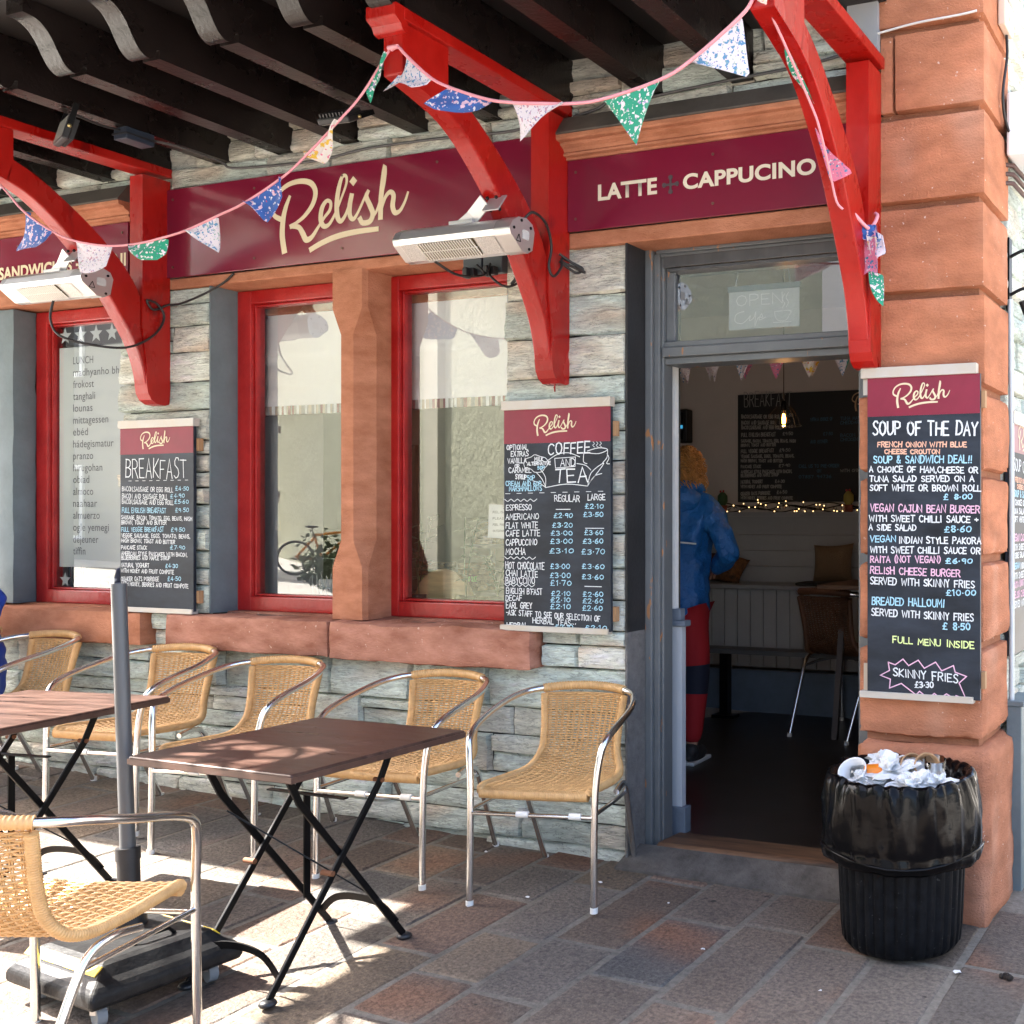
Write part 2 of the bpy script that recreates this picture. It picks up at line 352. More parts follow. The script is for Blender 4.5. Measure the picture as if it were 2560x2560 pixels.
for (a, b_) in rows:
    a += sh; b_ += sh; y = -6 + rnd.uniform(0, .4)
    while y < .1:
        L = rnd.choice((.28, .34, .42, .5, .55, .62)); y1 = min(y + L, .18)
        if y1 - y > .08:
            j = .007; c = rnd.choice(fp); q = rnd.uniform(.58, .90); c = tuple(v * q for v in c)
            x0, x1, ya, yb = a + j + rnd.uniform(-.003, .003), b_ - j + rnd.uniform(-.003, .003), y + j, y1 - j
            nx, ny = 6, max(4, int((yb - ya) / .05)); tx, ty = rnd.uniform(-.005, .005), rnd.uniform(-.004, .004); sd_ = rnd.uniform(0, 99)
            vv = []; cc = []
            for iy in range(ny + 1):
                for ix in range(nx + 1):
                    u, v = eu(ix, nx, .010 / (x1 - x0)), eu(iy, ny, .010 / (yb - ya)); e = ix in (0, nx) or iy in (0, ny)
                    px = x0 + (x1 - x0) * u; py = ya + (yb - ya) * v
                    if e:
                        px += .004 * noise.noise((px * 14, py * 14, sd_)); py += .004 * noise.noise((px * 14, py * 14, sd_ + 9))
                    h = -.006 if e else .0022 * noise.noise((px * 9, py * 9, sd_)) + tx * (u - .5) + ty * (v - .5)
                    vv.append((px, py, gz(px, py) + h))
                    t = .5 + .5 * noise.noise((px * 4.5, py * 4.5, 3.1)); t2 = max(0, noise.noise((px * 3.1, py * 3.1, 8.7 + sd_ * .01)) - .22) * 1.2
                    k = .82 + .36 * t
                    cc.append(tuple(min(1, ci * k * (1 - t2) + ri * t2) for ci, ri in zip(c, (.22, .10, .055))))
            # small chamfer ring
            pv.add(vv, [(iy * (nx + 1) + ix, iy * (nx + 1) + ix + 1, (iy + 1) * (nx + 1) + ix + 1, (iy + 1) * (nx + 1) + ix) for iy in range(ny) for ix in range(nx)], 0, cc)
        y = y1
tag(pv.build('pavement', M_flag), kind='structure')

# ------------------------------------------------------------------ the cafe building
bld = empty('cafe_building', (-2.7, .3, 0), 'grey slate stone cafe with red sandstone dressings, maroon fascia and open doorway', 'building')
SP = [(.59, .66, .60), (.55, .625, .565), (.63, .67, .61), (.51, .575, .52), (.61, .62, .54), (.57, .65, .60), (.63, .64, .57), (.50, .56, .52)]
def stone(mb, x0, x1, z0, z1, yo, warm=.25, fn=None, seed=None):
    sd_ = rnd.uniform(0, 500); c = rnd.choice(SP); q = rnd.uniform(.98, 1.28)
    g = .0022; x0 += g; x1 -= g; z0 += g * .8; z1 -= g * .8
    nx = max(4, int((x1 - x0) / .018)); nz = max(4, int((z1 - z0) / .012)); off = rnd.uniform(-.016, .010); tl = rnd.uniform(-.10, .10); tl2 = rnd.uniform(-.05, .05)
    vv = []; cc = []; cx = (x0 + x1) / 2; cz = (z0 + z1) / 2; ph = rnd.uniform(-.12, .12)
    for iz in range(nz + 1):
        for ix in range(nx + 1):
            u, v = eu(ix, nx, .008 / (x1 - x0)), eu(iz, nz, .006 / (z1 - z0)); x = x0 + (x1 - x0) * u; z = z0 + (z1 - z0) * v
            e = ix in (0, nx) or iz in (0, nz); d = min(u * (x1 - x0), (1 - u) * (x1 - x0), v * (z1 - z0), (1 - v) * (z1 - z0))
            zz = z + ph * (x - cx)
            s1 = noise.noise((x * 5 + sd_, zz * 34 + 1.2 * noise.noise((x * 9, z * 9, sd_)), sd_))
            s2 = noise.noise((x * 16 + sd_, zz * 85, sd_ + 5))
            st = math.floor(3.2 * noise.noise((x * 3.2 + sd_, zz * 14, sd_ + 2)) + .5) / 3.2
            yy = yo + off + tl * (z - cz) + tl2 * (x - cx) - .007 * s1 - .0028 * s2 - .008 * st
            if e:
                yy = yo + .024; x += .0040 * noise.noise((x * 16, z * 16, sd_)); z += .0045 * noise.noise((x * 10, z * 16, sd_ + 3))
            elif d < .016: yy += (.016 - d) * .5
            vv.append(fn(x, yy, z) if fn else (x, yy, z))
            t = max(0, noise.noise((x * 4 + sd_, z * 11, sd_)) * 1.3 + warm - .22); t = min(.7, t)
            k = q * (1 + .22 * s1 + .12 * s2)
            rc = (.56, .44, .34) if sd_ % 3 > 1 else (.54, .52, .42)
            cc.append(tuple(min(.84, max(0, (ci * (1 - t) + ri * t) * k)) for ci, ri in zip(c, rc)))
    mb.add(vv, [(iz * (nx + 1) + ix, iz * (nx + 1) + ix + 1, (iz + 1) * (nx + 1) + ix + 1, (iz + 1) * (nx + 1) + ix) for iz in range(nz) for ix in range(nx)], 0, cc, False)
def stones(mb, x0, x1, z0, z1, yo=0, hmin=.06, hmax=.13, wmin=.16, wmax=.46, warm=.25, fn=None):
    z = z0
    while z < z1 - .01:
        h = rnd.uniform(hmin, hmax)
        if z1 - z - h < hmin * .8: h = z1 - z
        x = x0
        while x < x1 - .01:
            wd = rnd.uniform(wmin, wmax) * (1.15 if h > .09 else .9)
            if x1 - x - wd < wmin * .8: wd = x1 - x
            if h > .105 and rnd.random() < .3 and wd > .2:
                hh = h * rnd.uniform(.4, .6); stone(mb, x, x + wd, z, z + hh, yo, warm, fn); stone(mb, x, x + wd, z + hh, z + h, yo, warm, fn)
            else: stone(mb, x, x + wd, z, z + h, yo, warm, fn)
            x += wd
        z += h
wl = MB()
stones(wl, -8.2, -2.385, -.12, .772, .02, .085, .165, .24, .6, .02)
wl.build('stone_wall', M_slate, bld); wl = MB()
stones(wl, -5.082, -4.912, .772, .93, 0, .06, .09, .17, .2, .1)
stones(wl, -2.798, -2.385, .772, .93, .005, .07, .12, .15, .3, .1)
stones(wl, -5.30, -4.695, .93, 2.508, 0, .10, .17, .3, .62, .3)
stones(wl, -2.984, -2.385, .93, 2.508, 0, .10, .17, .26, .6, .18)
wl.build('stone_wall', M_slate, bld); wl = MB()
stones(wl, -8.2, -1.31, 2.99, 3.34, .01, .09, .14, .25, .55, .42)
stones(wl, -8.2, -4.96, 2.86, 2.99, .01, .1, .14, .25, .5, .42)
stones(wl, -8.2, -6.905, .772, 2.86, 0, .10, .17, .26, .6, .2)
wl.build('stone_wall', M_slate, bld)
jb = MB()
for r in ((-8.2, -2.385, -.4, .93), (-5.30, -4.695, .93, 2.508), (-2.984, -2.385, .93, 2.508)): jb.box(r[0], r[1], .055, .45, r[2], r[3])
jb.box(-8.2, -1.31, .05, .45, 2.53, 4.2)
jb.box(-8.2, -6.6, .032, .45, .93, 2.508)
jb.box(-2.385, -1.38, .30, .45, -.4, .02)
jb.build('wall_core', M_joint, bld)

# ------- sandstone dressings
def roughbox(mb, x0, x1, y0, y1, z0, z1, amp=.008, step=.03, mi=0, colf=None, edge=.010):
    """box with worn, slightly uneven front/top/side faces"""
    sd_ = rnd.uniform(0, 99); nx = max(2, int((x1 - x0) / step)); nz = max(2, int((z1 - z0) / step)); ny = max(2, int((y1 - y0) / step))
    def P(x, y, z):
        n = Vector((noise.noise((x * 6, y * 6, z * 6 + sd_)), noise.noise((x * 6 + 7, y * 6, z * 6 + sd_)), noise.noise((x * 6, y * 6 + 5, z * 6 + sd_))))
        n2 = Vector((noise.noise((x * 22, y * 22, z * 22 + sd_)), noise.noise((x * 22 + 7, y * 22, z * 22 + sd_)), noise.noise((x * 22, y * 22 + 5, z * 22 + sd_))))
        cx = 0 if x0 + edge < x < x1 - edge else 1; cy = 0 if y0 + edge < y < y1 - edge else 1; cz = 0 if z0 + edge < z < z1 - edge else 1
        p = Vector((x, y, z))
        if cx + cy + cz >= 2:
            c = Vector(((x0 + x1) / 2, (y0 + y1) / 2, (z0 + z1) / 2)); k = edge * (.55 + .6 * abs(n2.x))
            if cx: p.x += k * (1 if x < c.x else -1)
            if cy: p.y += k * (1 if y < c.y else -1)
            if cz: p.z += k * (1 if z < c.z else -1)
        return p + n * amp + n2 * amp * .45
    def face(f, nu, nv):
        vv = [P(*f(i / nu, j / nv)) for j in range(nv + 1) for i in range(nu + 1)]
        cc = [colf(p) for p in vv] if colf else None
        mb.add(vv, [(j * (nu + 1) + i, j * (nu + 1) + i + 1, (j + 1) * (nu + 1) + i + 1, (j + 1) * (nu + 1) + i) for j in range(nv) for i in range(nu)], mi, cc, True)
    X = lambda u: x0 + (x1 - x0) * u; Y = lambda u: y0 + (y1 - y0) * u; Z = lambda u: z0 + (z1 - z0) * u
    face(lambda u, v: (X(u), y0, Z(v)), nx, nz); face(lambda u, v: (X(u), Y(v), z1), nx, ny); face(lambda u, v: (X(u), Y(1 - v), z0), nx, ny)
    face(lambda u, v: (x1, Y(u), Z(v)), ny, nz); face(lambda u, v: (x0, Y(1 - u), Z(v)), ny, nz)
sl = MB()
roughbox(sl, -4.912, -3.89, -.07, .16, .765, .932, .008)
roughbox(sl, -3.884, -2.80, -.07, .16, .758, .932, .009)
sl.box(-4.9, -2.81, .1, .2, .80, .94)
sl.build('window_sill', M_sill, bld)
sl = MB(); roughbox(sl, -6.9, -5.084, -.06, .16, .768, .932, .005); sl.box(-6.8, -5.1, .1, .2, .80, .94); sl.build('window_sill', M_sand, bld)
lt = MB()
lt.box(-4.96, -2.66, -.004, .30, 2.508, 2.556); lt.box(-2.655, -1.30, -.004, .30, 2.505, 2.568); lt.box(-6.9, -5.20, -.004, .30, 2.506, 2.62)
lt.box(-4.96, -2.66, .25, .30, 2.40, 2.508); lt.box(-6.9, -5.2, .25, .30, 2.42, 2.506)
lt.build('lintel', M_sand, bld, bevel=.006)
# moulded cornices over the side signs, dark weathered tops
cpf = [(.03, 2.862), (-.026, 2.862), (-.026, 2.872), (-.046, 2.874), (-.048, 2.882), (-.040, 2.890), (-.048, 2.902), (-.066, 2.910), (-.070, 2.914), (-.070, 2.921), (-.092, 2.923), (-.098, 2.930), (-.098, 2.944), (.03, 2.944)]
for x0, x1 in ((-2.705, -1.31), (-6.9, -5.18)):
    c = MB(); c.prism(cpf, 'x', x0, x1); co = c.build('cornice', M_sand, bld)
    t = MB(); t.prism([(.03, 2.9455), (-.101, 2.9455), (-.101, 2.953), (-.045, 3.03), (.03, 3.05)], 'x', x0 - .004, x1); t.build('weathered_top', mat('weathered_lead', (.075, .065, .055), .7, var=.3), co)
# mullion with chamfer stops
ml = MB()
yb = .26
def mull(z0, z1, c0, c1):
    a = lambda c: [(-3.925, yb), (-3.925, c), (-3.925 + c, -.012), (-3.73 - c, -.012), (-3.73, c), (-3.73, yb)]
    A, B = a(c0), a(c1); v = [(p[0], p[1], z0) for p in A] + [(p[0], p[1], z1) for p in B]
    ml.add(v, [(i, i + 1, 7 + i, 6 + i) for i in range(5)])
mull(.935, 1.17, .012, .012); mull(1.17, 1.29, .012, .062); mull(1.29, 2.22, .062, .062); mull(2.22, 2.34, .062, .012); mull(2.34, 2.512, .012, .012)
ml.build('window_mullion', M_sand, bld)
# blue-grey painted reveals
for q in ((-4.697, -4.69, .004, .30), (-2.99, -2.983, .034, .30)):
    rv = MB(); rv.box(*q, .936, 2.508); rv.build('painted_reveal', M_blue, bld)
rv = MB(); roughbox(rv, -6.9, -6.155, .03, .16, .935, 2.506, .004, .05); rv.build('painted_jamb', M_blue, bld)

def window(x0, x1, z0, z1, y=.153, fw=.088, label=None, gm=None):
    f = MB(); d = .085
    f.box(x0, x0 + fw, y, y + d, z0, z1); f.box(x1 - fw, x1, y, y + d, z0, z1); f.box(x0 + fw, x1 - fw, y, y + d, z1 - fw * .75, z1); f.box(x0 + fw, x1 - fw, y - .004, y + d, z0, z0 + fw * .8)
    # inner bead
    b = .012
    f.box(x0 + fw, x0 + fw + b, y + .022, y + d - .01, z0 + fw * .8, z1 - fw * .75); f.box(x1 - fw - b, x1 - fw, y + .022, y + d - .01, z0 + fw * .8, z1 - fw * .75)
    f.box(x0 + fw + b, x1 - fw - b, y + .022, y + d - .01, z1 - fw * .75 - b, z1 - fw * .75); f.box(x0 + fw + b, x1 - fw - b, y + .022, y + d - .01, z0 + fw * .8, z0 + fw * .8 + b)
    o = f.build('window', M_redf, bld, bevel=.005)
    p = MB(); yy = y + .045; p.add([(x0 + fw, yy, z0 + fw * .8), (x1 - fw, yy, z0 + fw * .8), (x1 - fw, yy, z1 - fw * .75), (x0 + fw, yy, z1 - fw * .75)], [(0, 1, 2, 3)])
    p.build('glass_pane', gm or M_glass, o)
    return o
win1 = window(-4.69, -3.86, .94, 2.506); win2 = window(-3.775, -2.93, .94, 2.506); win0 = window(-6.16, -5.21, .94, 2.50)

# ------- doorway
dj = MB(); dj.box(-2.388, -2.3785, .0, .158, -.1, .93); dj.build('rendered_jamb', M_rough, bld)
dj = MB(); dj.box(-2.388, -2.3785, .0, .158, .93, 2.506); dj.build('painted_jamb', M_dark, bld)
df = MB()
df.box(-2.378, -2.345, .135, .24, .0, 2.506); df.box(-2.345, -2.318, .152, .24, .0, 2.49); df.box(-2.318, -2.305, .165, .24, .0, 2.484)
df.box(-1.443, -1.40, .16, .30, .0, 2.49); df.box(-1.40, -1.36, .135, .30, .0, 2.506)
df.box(-2.335, -1.40, .150, .30, 2.49, 2.506); df.box(-2.318, -1.40, .158, .30, 2.476, 2.49)
df.box(-2.305, -1.443, .162, .30, 2.10, 2.125); df.box(-2.305, -1.443, .150, .30, 2.06, 2.10); df.box(-2.305, -1.443, .175, .30, 2.032, 2.06)
df.box(-2.305, -2.265, .185, .24, 2.125, 2.476)
df.box(-2.378, -1.36, .14, .30, 2.5065, 2.53)
dfo = df.build('door_frame', M_door, bld, bevel=.004)
hd = MB(); hd.box(-2.30, -1.41, .1525, .1575, 2.43, 2.476); hd.box(-2.285, -1.443, .1645, .29, 2.415, 2.43); hd.build('head_moulding', M_doord, dfo, bevel=.003)
tp = MB(); tp.add([(-2.265, .2, 2.125), (-1.443, .2, 2.125), (-1.443, .2, 2.415), (-2.265, .2, 2.415)], [(0, 1, 2, 3)]); tp.build('transom_pane', M_glass2, dfo)
th = MB(); th.prism([(.10, -.1), (.10, .052), (.115, .060), (.16, .058), (.30, .052), (.30, -.1)], 'x', -2.30, -1.38); th.build('threshold', M_wood, bld, bevel=.004)
st = MB(); v = []
F = [(-2.40 + 1.1 * i / 24, -.062 + .05 * i / 24 + .006 * noise.noise((i * .8, 2, 2))) for i in range(25)]
st.add([(x, y, gz(x, y) - .05) for x, y in F] + [(x, y, gz(x, y) + .010) for x, y in F] + [(x, y + .016, gz(x, y) + .016) for x, y in F] + [(x, .102, .050 - .006 * i / 24) for i, (x, y) in enumerate(F)], [(r * 25 + i, r * 25 + i + 1, (r + 1) * 25 + i + 1, (r + 1) * 25 + i) for r in range(3) for i in range(24)])
st.build('door_step', M_conc, bld)
# inner lining beside the door: white boards above, grey wainscot below
li = MB(); li.box(-2.50, -2.327, .302, .33, .94, 2.9); li.build('inner_lining', M_white, bld)
li = MB(); li.box(-2.5, -2.295, .302, .335, .16, .93); li.build('inner_wainscot', mat('pale_blue_paint', (.42, .46, .50), .5), bld)
li = MB(); li.box(-2.5, -2.275, .290, .345, .93, .955); li.box(-2.5, -2.30, .298, .34, .955, 1.005); li.box(-2.5, -2.275, .292, .345, .03, .16); li.build('wainscot_rail', M_skirt, bld, bevel=.004)

# ------- sandstone corner pier, rusticated blocks with recessed joints
pr_ = MB()
def pcol(p):
    k = .82 + .30 * (.5 + .5 * noise.noise((p.x * 2.1, p.y * 2.1, p.z * 1.9 + 4))) + .10 * noise.noise((p.x * 1.5 + p.z * 3, p.y * 3, p.z * 22 - p.x * 6))
    wv = max(0, noise.noise((p.x * 7 + 3, p.y * 7, p.z * 3)) - .12) * .7
    b = (1.0, 1.0, 1.0)
    low = min(1, max(0, (1.6 - p.z) / 1.3)) * .35
    c = Vector((.46, .185, .10)); c = c.lerp(Vector((.43, .205, .135)), low); c = c.lerp(Vector((.60, .37, .27)), wv)
    return tuple(c * k)
zs = [.585, .932, 1.243, 1.554, 1.859, 2.208, 2.538, 2.868, 3.178, 3.5, 3.85]
for i in range(len(zs) - 1):
    a, b = zs[i] + .012, zs[i + 1] - .014
    lx = -1.385 if b < 1.95 else -1.312
    if i == 7 or False: 
        roughbox(pr_, -1.30, -1.247, -.006, .40, a, b, .003, .03, 0, pcol, .005); roughbox(pr_, -1.243, -.905, -.012, .405, a, b, .0025, .03, 0, pcol, .006)
    else: roughbox(pr_, lx, -.905 + rnd.uniform(-.004, .006), -.010 + rnd.uniform(-.006, .004), .405, a, b, .0025 if i > 3 else .006, .025, 0, pcol, .006 if i > 3 else .012)
roughbox(pr_, -1.385, -.89, -.02, .42, -.09, .57, .010, .03, 0, pcol, .022)
for z in zs: pr_.box(-1.36, -.935, .028, .38, z - .016, z + .016, 0, (.30, .135, .08))
pr_.build('corner_pier', M_sandb, bld)
# return wall of slate round the corner
rw = MB(); stones(rw, .42, 2.2, -.12, 4.0, 0, .08, .17, .2, .5, .1, fn=lambda x, y, z: (-.925 - y, x, z)); rw.build('return_wall', M_slate, bld)
rc = MB(); rc.box(-1.3, -.965, .42, 2.2, -.3, 4.2); rc.build('return_wall_core', M_joint, bld)

# ------- room behind the doorway
rm = MB()
rm.box(-7.6, -1.0, 3.5, 3.6, -.1, 2.9); rm.box(-7.7, -7.6, .45, 3.6, -.1, 2.9); rm.box(-1.42, -1.32, .46, 3.5, -.1, 2.9)
rm.box(-7.6, -1.0, .45, 3.6, 2.9, 3.0)
rm.build('interior_wall', M_offw, bld)
fl = MB(); fl.box(-7.6, -1.0, .30, 3.6, -.05, .05); fl.build('interior_floor', M_floor, bld)
pn = MB()
for za, zb in ((1.275, 1.405), (1.160, 1.271), (1.045, 1.156), (.93, 1.041)): pn.box(-4.6, -1.42, 3.44, 3.498, za, zb)
pn.box(-4.6, -1.42, 3.40, 3.498, 1.407, 1.435)
x = -4.6
while x < -1.5: pn.box(x, x + .094, 3.10, 3.16, .36, .90); x += .1
pn.build('wall_panelling', M_panel, bld)
bt = MB(); bt.box(-4.6, -1.42, 3.04, 3.43, .90, .93); bt.build('bench_seat', mat('grey_bench_paint', (.28, .28, .28), .45), bld, bevel=.005)
bt = MB(); bt.box(-4.6, -1.42, 3.06, 3.15, .05, .34); bt.build('bench_plinth', M_skirt, bld)

# ------------------------------------------------------------------ timber canopy
can = empty('timber_canopy', (-3.8, -.6, 3.09), 'dark timber canopy over the pavement on curved red brackets', 'canopy')
HT = .2
dk = MB(); dk.box(-9, -1.27, -1.26, .03, 3.09 + HT + .0, 3.12 + HT); dk.build('roof_boards', M_deck, can)
sc = [(-.945, 3.091), (-.945, 3.122), (-.957, 3.118)] + [(p.x, p.y) for p in spline([(-.957, 3.118), (-.97, 3.092), (-.99, 3.078), (-1.022, 3.092), (-1.05, 3.13), (-1.075, 3.175), (-1.105, 3.21), (-1.14, 3.228), (-1.178, 3.232)], 4)]
prof = [(.02, 3.091)] + sc + [(-1.178, 3.09 + HT - .004), (.02, 3.09 + HT - .004)]
for k in range(-9, 9):
    xc = -3.05 + .393 * k
    if xc > -1.5 or xc < -8.6: continue
    if abs(xc + 2.66) < .1: xc = -2.695
    r = MB(); r.prism(prof, 'x', xc - .045, xc + .045); r.build('rafter', M_raft, can, bevel=.004)
fb = MB(); fb.box(-1.42, -1.3, -.03, .0, 3.10, 3.6); fb.build('end_board', mat('pale_grey_board', (.26, .27, .28), .5), can)
fa = MB(); fa.box(-9, -1.2, -1.29, -1.262, 3.24, 3.36); fa.build('fascia', M_raft, can)
def bracket(xr):
    """one red bracket whose right-hand face is at x = xr"""
    xl = xr - .078
    b = MB()
    up = spline([(-.722, 2.925), (-.606, 2.873), (-.438, 2.762), (-.28, 2.630), (-.185, 2.515), (-.148, 2.44)], 6)
    lo = spline([(-.124, 2.03), (-.134, 2.09), (-.165, 2.19), (-.215, 2.285), (-.326, 2.457), (-.435, 2.600), (-.606, 2.755), (-.742, 2.825), (-.945, 2.875)], 6)
    out = [(p.x, p.y) for p in up] + [(-.148, 2.3), (-.10, 2.1), (-.10, 1.99)] + [(p.x, p.y) for p in lo]
    hd_ = [(-.945, 2.876), (-.945, 3.045), (-.722, 3.045)]
    foot = [(-.10, 1.945), (-.122, 1.99)]
    # brace as quads between lower and upper outlines, head and foot closed
    U = [(-.722, 3.045)] + [(p.x, p.y) for p in up] + [(-.148, 2.3), (-.10, 2.1), (-.10, 1.98)]
    Lw = [(p.x, p.y) for p in lo][::-1]
    def resamp(P, n):
        d = [0]
        for i in range(1, len(P)): d.append(d[-1] + math.dist(P[i], P[i - 1]))
        o = []
        for k in range(n):
            t = d[-1] * k / (n - 1); i = max(j for j in range(len(d)) if d[j] <= t + 1e-9); i = min(i, len(P) - 2); f = (t - d[i]) / max(1e-9, d[i + 1] - d[i]); o.append((P[i][0] + (P[i + 1][0] - P[i][0]) * f, P[i][1] + (P[i + 1][1] - P[i][1]) * f))
        return o
    n = 44
    lo_r = resamp(Lw, n)
    # upper edge: point on U nearest along the normal of the lower edge
    up_r = resamp([(p.x, p.y) for p in up] + [(-.148, 2.3), (-.118, 2.1), (-.112, 2.03)], n)
    k0 = min(range(n), key=lambda i: abs(lo_r[i][0] + .742)); lo2 = resamp(lo_r[k0:], n)
    v = [(xl, *p) for p in lo2] + [(xl, *p) for p in up_r] + [(xr, *p) for p in lo2] + [(xr, *p) for p in up_r]
    f = []
    for i in range(n - 1):
        f += [(i, i + 1, n + i + 1, n + i), (2 * n + i + 1, 2 * n + i, 3 * n + i, 3 * n + i + 1), (i + 1, i, 2 * n + i, 2 * n + i + 1), (n + i, n + i + 1, 3 * n + i + 1, 3 * n + i)]
    f += [(n - 1, 3 * n - 1, 4 * n - 1, 2 * n - 1)]
    b.add(v, f)
    hp = [(p[0], p[1]) for p in lo_r[:k0 + 1]] + [(-.735, 2.93), (-.722, 3.046), (-.945, 3.046)]
    b.prism([(-.742, 2.826)] + [(-.722, 2.928), (-.722, 3.046), (-.945, 3.046), (-.945, 2.876)] + [p for p in lo_r[1:k0]], 'x', xl, xr)
    root = b.build('bracket', M_red, can, bevel=.005)
    p = MB(); p.prism([(-.146, 3.03), (-.146, 2.30), (-.124, 2.12), (-.1235, 2.03), (-.117, 1.99), (-.10, 1.960), (-.07, 1.942), (-.03, 1.938), (-.008, 1.945), (-.004, 1.99), (-.004, 3.03)], 'x', xl + .001, xr + .008); p.build('post', M_red, root, bevel=.005)
    p = MB(); p.box(xl - .018, xr + .022, -.96, -.002, 3.046, 3.088); p.prism([(-.95, 3.005), (-.965, 3.01), (-.975, 3.03), (-1.0, 3.045), (-1.0, 3.0885), (-.94, 3.0885), (-.94, 3.005)], 'x', xl - .024, xr + .02); p.build('top_plate', M_red, root, bevel=.004)
    return root
for xr in (-7.22, -4.957, -2.660, -1.303): bracket(xr)
lr = MB(); lr.prism([(-1.32, 3.325), (.0, 4.25), (.0, 3.325)], 'x', -9, -1.272); lr.build('added_shade_roof', M_deck, can)  # unseen roof slope added to keep the sun off the pier top
shd = MB(); shd.box(-5.62, -2.2, -1.66, -1.15, 3.365, 3.40); shd.box(-4.84, -2.2, -2.25, -1.66, 3.365, 3.40); shd.box(-5.42, -5.29, -2.25, -1.66, 3.365, 3.40); shd.box(-5.42, -2.2, -2.95, -2.25, 3.365, 3.40); shd.build('sun_shade_boards', M_deck, can)  # unseen boards with gaps, added to shape the sun patches below
# the added wheel that patterns the sunlight between these boards is built last

# ------------------------------------------------------------------ lettering
GL = {
 'A': (6, "0,0 3,10 6,0;1.2,3.6 4.8,3.6"), 'B': (5.6, "0,0 0,10;0,10 3,10 4.8,9 4.8,6.6 3,5.4 0,5.3;3,5.4 5.4,4.2 5.5,1.6 3.6,0 0,0"), 'C': (6, "5.8,8.4 4.6,9.8 2.6,10 .7,8.2 0,5 .7,1.8 2.6,0 4.6,.2 5.9,1.6"),
 'D': (6, "0,0 0,10;-.4,10 2.6,10 5,8.4 6,5.4 5.2,2 3,.2 -.3,0"), 'E': (5, "5,10 0,10 0,0 5.2,0;0,5.1 4.2,5.1"), 'F': (5, "5.2,10 0,10 0,0;0,5.2 4,5.2"), 'G': (6.2, "5.8,8.4 4.6,9.8 2.6,10 .7,8.2 0,5 .7,1.8 2.6,0 4.8,.2 5.9,1.8 6,4.6 3.4,4.6"),
 'H': (6, "0,0 0,10;6,10 6,0;0,5.2 6,5.2"), 'I': (2, "1,10 1,0"), 'J': (5, "1,10 5,10;3.6,10 3.6,1.8 2.4,0 .8,.3 0,2"), 'K': (5.6, "0,0 0,10;5.4,10 0,4.6 5.6,0"), 'L': (4.8, "0,10 0,0 5,0"), 'M': (7, "0,0 .6,10 3.5,3.4 6.4,10 7,0"),
 'N': (6, "0,0 0,10 6,0 6,10"), 'O': (6.6, "3.3,10 1,8.6 0,5 1,1.4 3.3,0 5.6,1.4 6.6,5 5.6,8.6 3.3,10"), 'P': (5.4, "0,0 0,10 3.2,10 5.2,8.8 5.3,6.2 3.4,4.8 0,4.7"), 'Q': (6.6, "3.3,10 1,8.6 0,5 1,1.4 3.3,0 5.6,1.4 6.6,5 5.6,8.6 3.3,10;4,2.6 6.8,-.8"),
 'R': (5.8, "0,0 0,10 3.2,10 5.2,8.8 5.3,6.4 3.4,5 0,4.9;2.6,4.9 5.8,0"), 'S': (5.2, "5,8.8 3.8,10 1.6,10 .3,8.4 .8,6.3 3.8,4.4 5.2,2.4 4.2,.4 1.8,0 0,1.2"), 'T': (6, "0,10 6,10;3,10 3,0"), 'U': (6, "0,10 0,2.8 1.4,.3 3.2,0 5,.8 6,3 6,10"), 'V': (6, "0,10 3,0 6,10"),
 'W': (8.4, "0,10 1.8,0 4.2,7.4 6.4,0 8.4,10"), 'X': (5.6, "0,10 5.6,0;5.6,10 0,0"), 'Y': (5.6, "0,10 2.6,5 5.4,10;2.8,5 2.8,0"), 'Z': (5.6, "0,10 5.6,10 0,0 5.6,0"),
 '0': (5.6, "2.8,9 .8,7.4 0,4.4 1,1.2 2.8,0 4.8,1.2 5.6,4.6 4.8,7.6 2.8,9"), '1': (2.4, "0,7.6 1.6,9.2 1.6,0"), '2': (5, "0,7 1,9 3.6,9.2 4.8,7.2 3.6,4.4 0,0 5.2,0"), '3': (5, ".2,8.4 2.6,9.4 4.6,7.8 3.8,5.4 2,4.9 4.4,4.2 5,1.8 3,0 0,.8"),
 '4': (5.4, "3.8,0 3.8,9.4 0,3 5.4,3"), '5': (5, "4.8,9.2 .8,9.2 .5,5.4 3,5.8 5,4 4.6,1.2 2.4,0 0,.8"), '6': (5, "4,9.4 1.2,6.6 0,3 1.2,.4 3.4,0 5,2 4,4.4 1.8,4.8 .2,3.4"), '7': (5, "0,9.2 5,9.2 2,0"), '8': (5, "2.5,4.9 .4,6.8 1.2,9 3.8,9 4.6,6.8 2.5,4.9 .2,2.8 1.2,.2 3.8,.1 4.9,2.6 2.5,4.9"), '9': (4.8, "4.6,6 2.6,4.6 .4,5.6 .4,8.2 2.2,9.4 4.4,8.4 4.6,6 4.4,0"),
 '£': (6, "5,8 3.6,9.6 1.8,9 1.6,6 1.6,1 0,0 5.6,0;0,4.6 4,4.6"), '.': (1.6, ".6,3.8 1,4.2"), ',': (1.6, "1,.8 .4,-1.4"), '!': (1.8, "1,10 1,3;1,.6 1,0"), '&': (6, "5.6,0 1.4,7.4 1.8,9.6 3.6,9.6 4,7.6 .6,3.6 .4,1 2.2,0 4.4,1.2 5.6,4"), '+': (5, "2.5,7 2.5,2;0,4.5 5,4.5"), '-': (3, "0,4.5 3,4.5"), "'": (1.2, ".8,10 .4,8"), '(': (2.4, "2.2,11 .4,8 0,5 .4,2 2.2,-1"), ')': (2.4, "0,11 1.8,8 2.2,5 1.8,2 0,-1"), ' ': (4.2, "")}
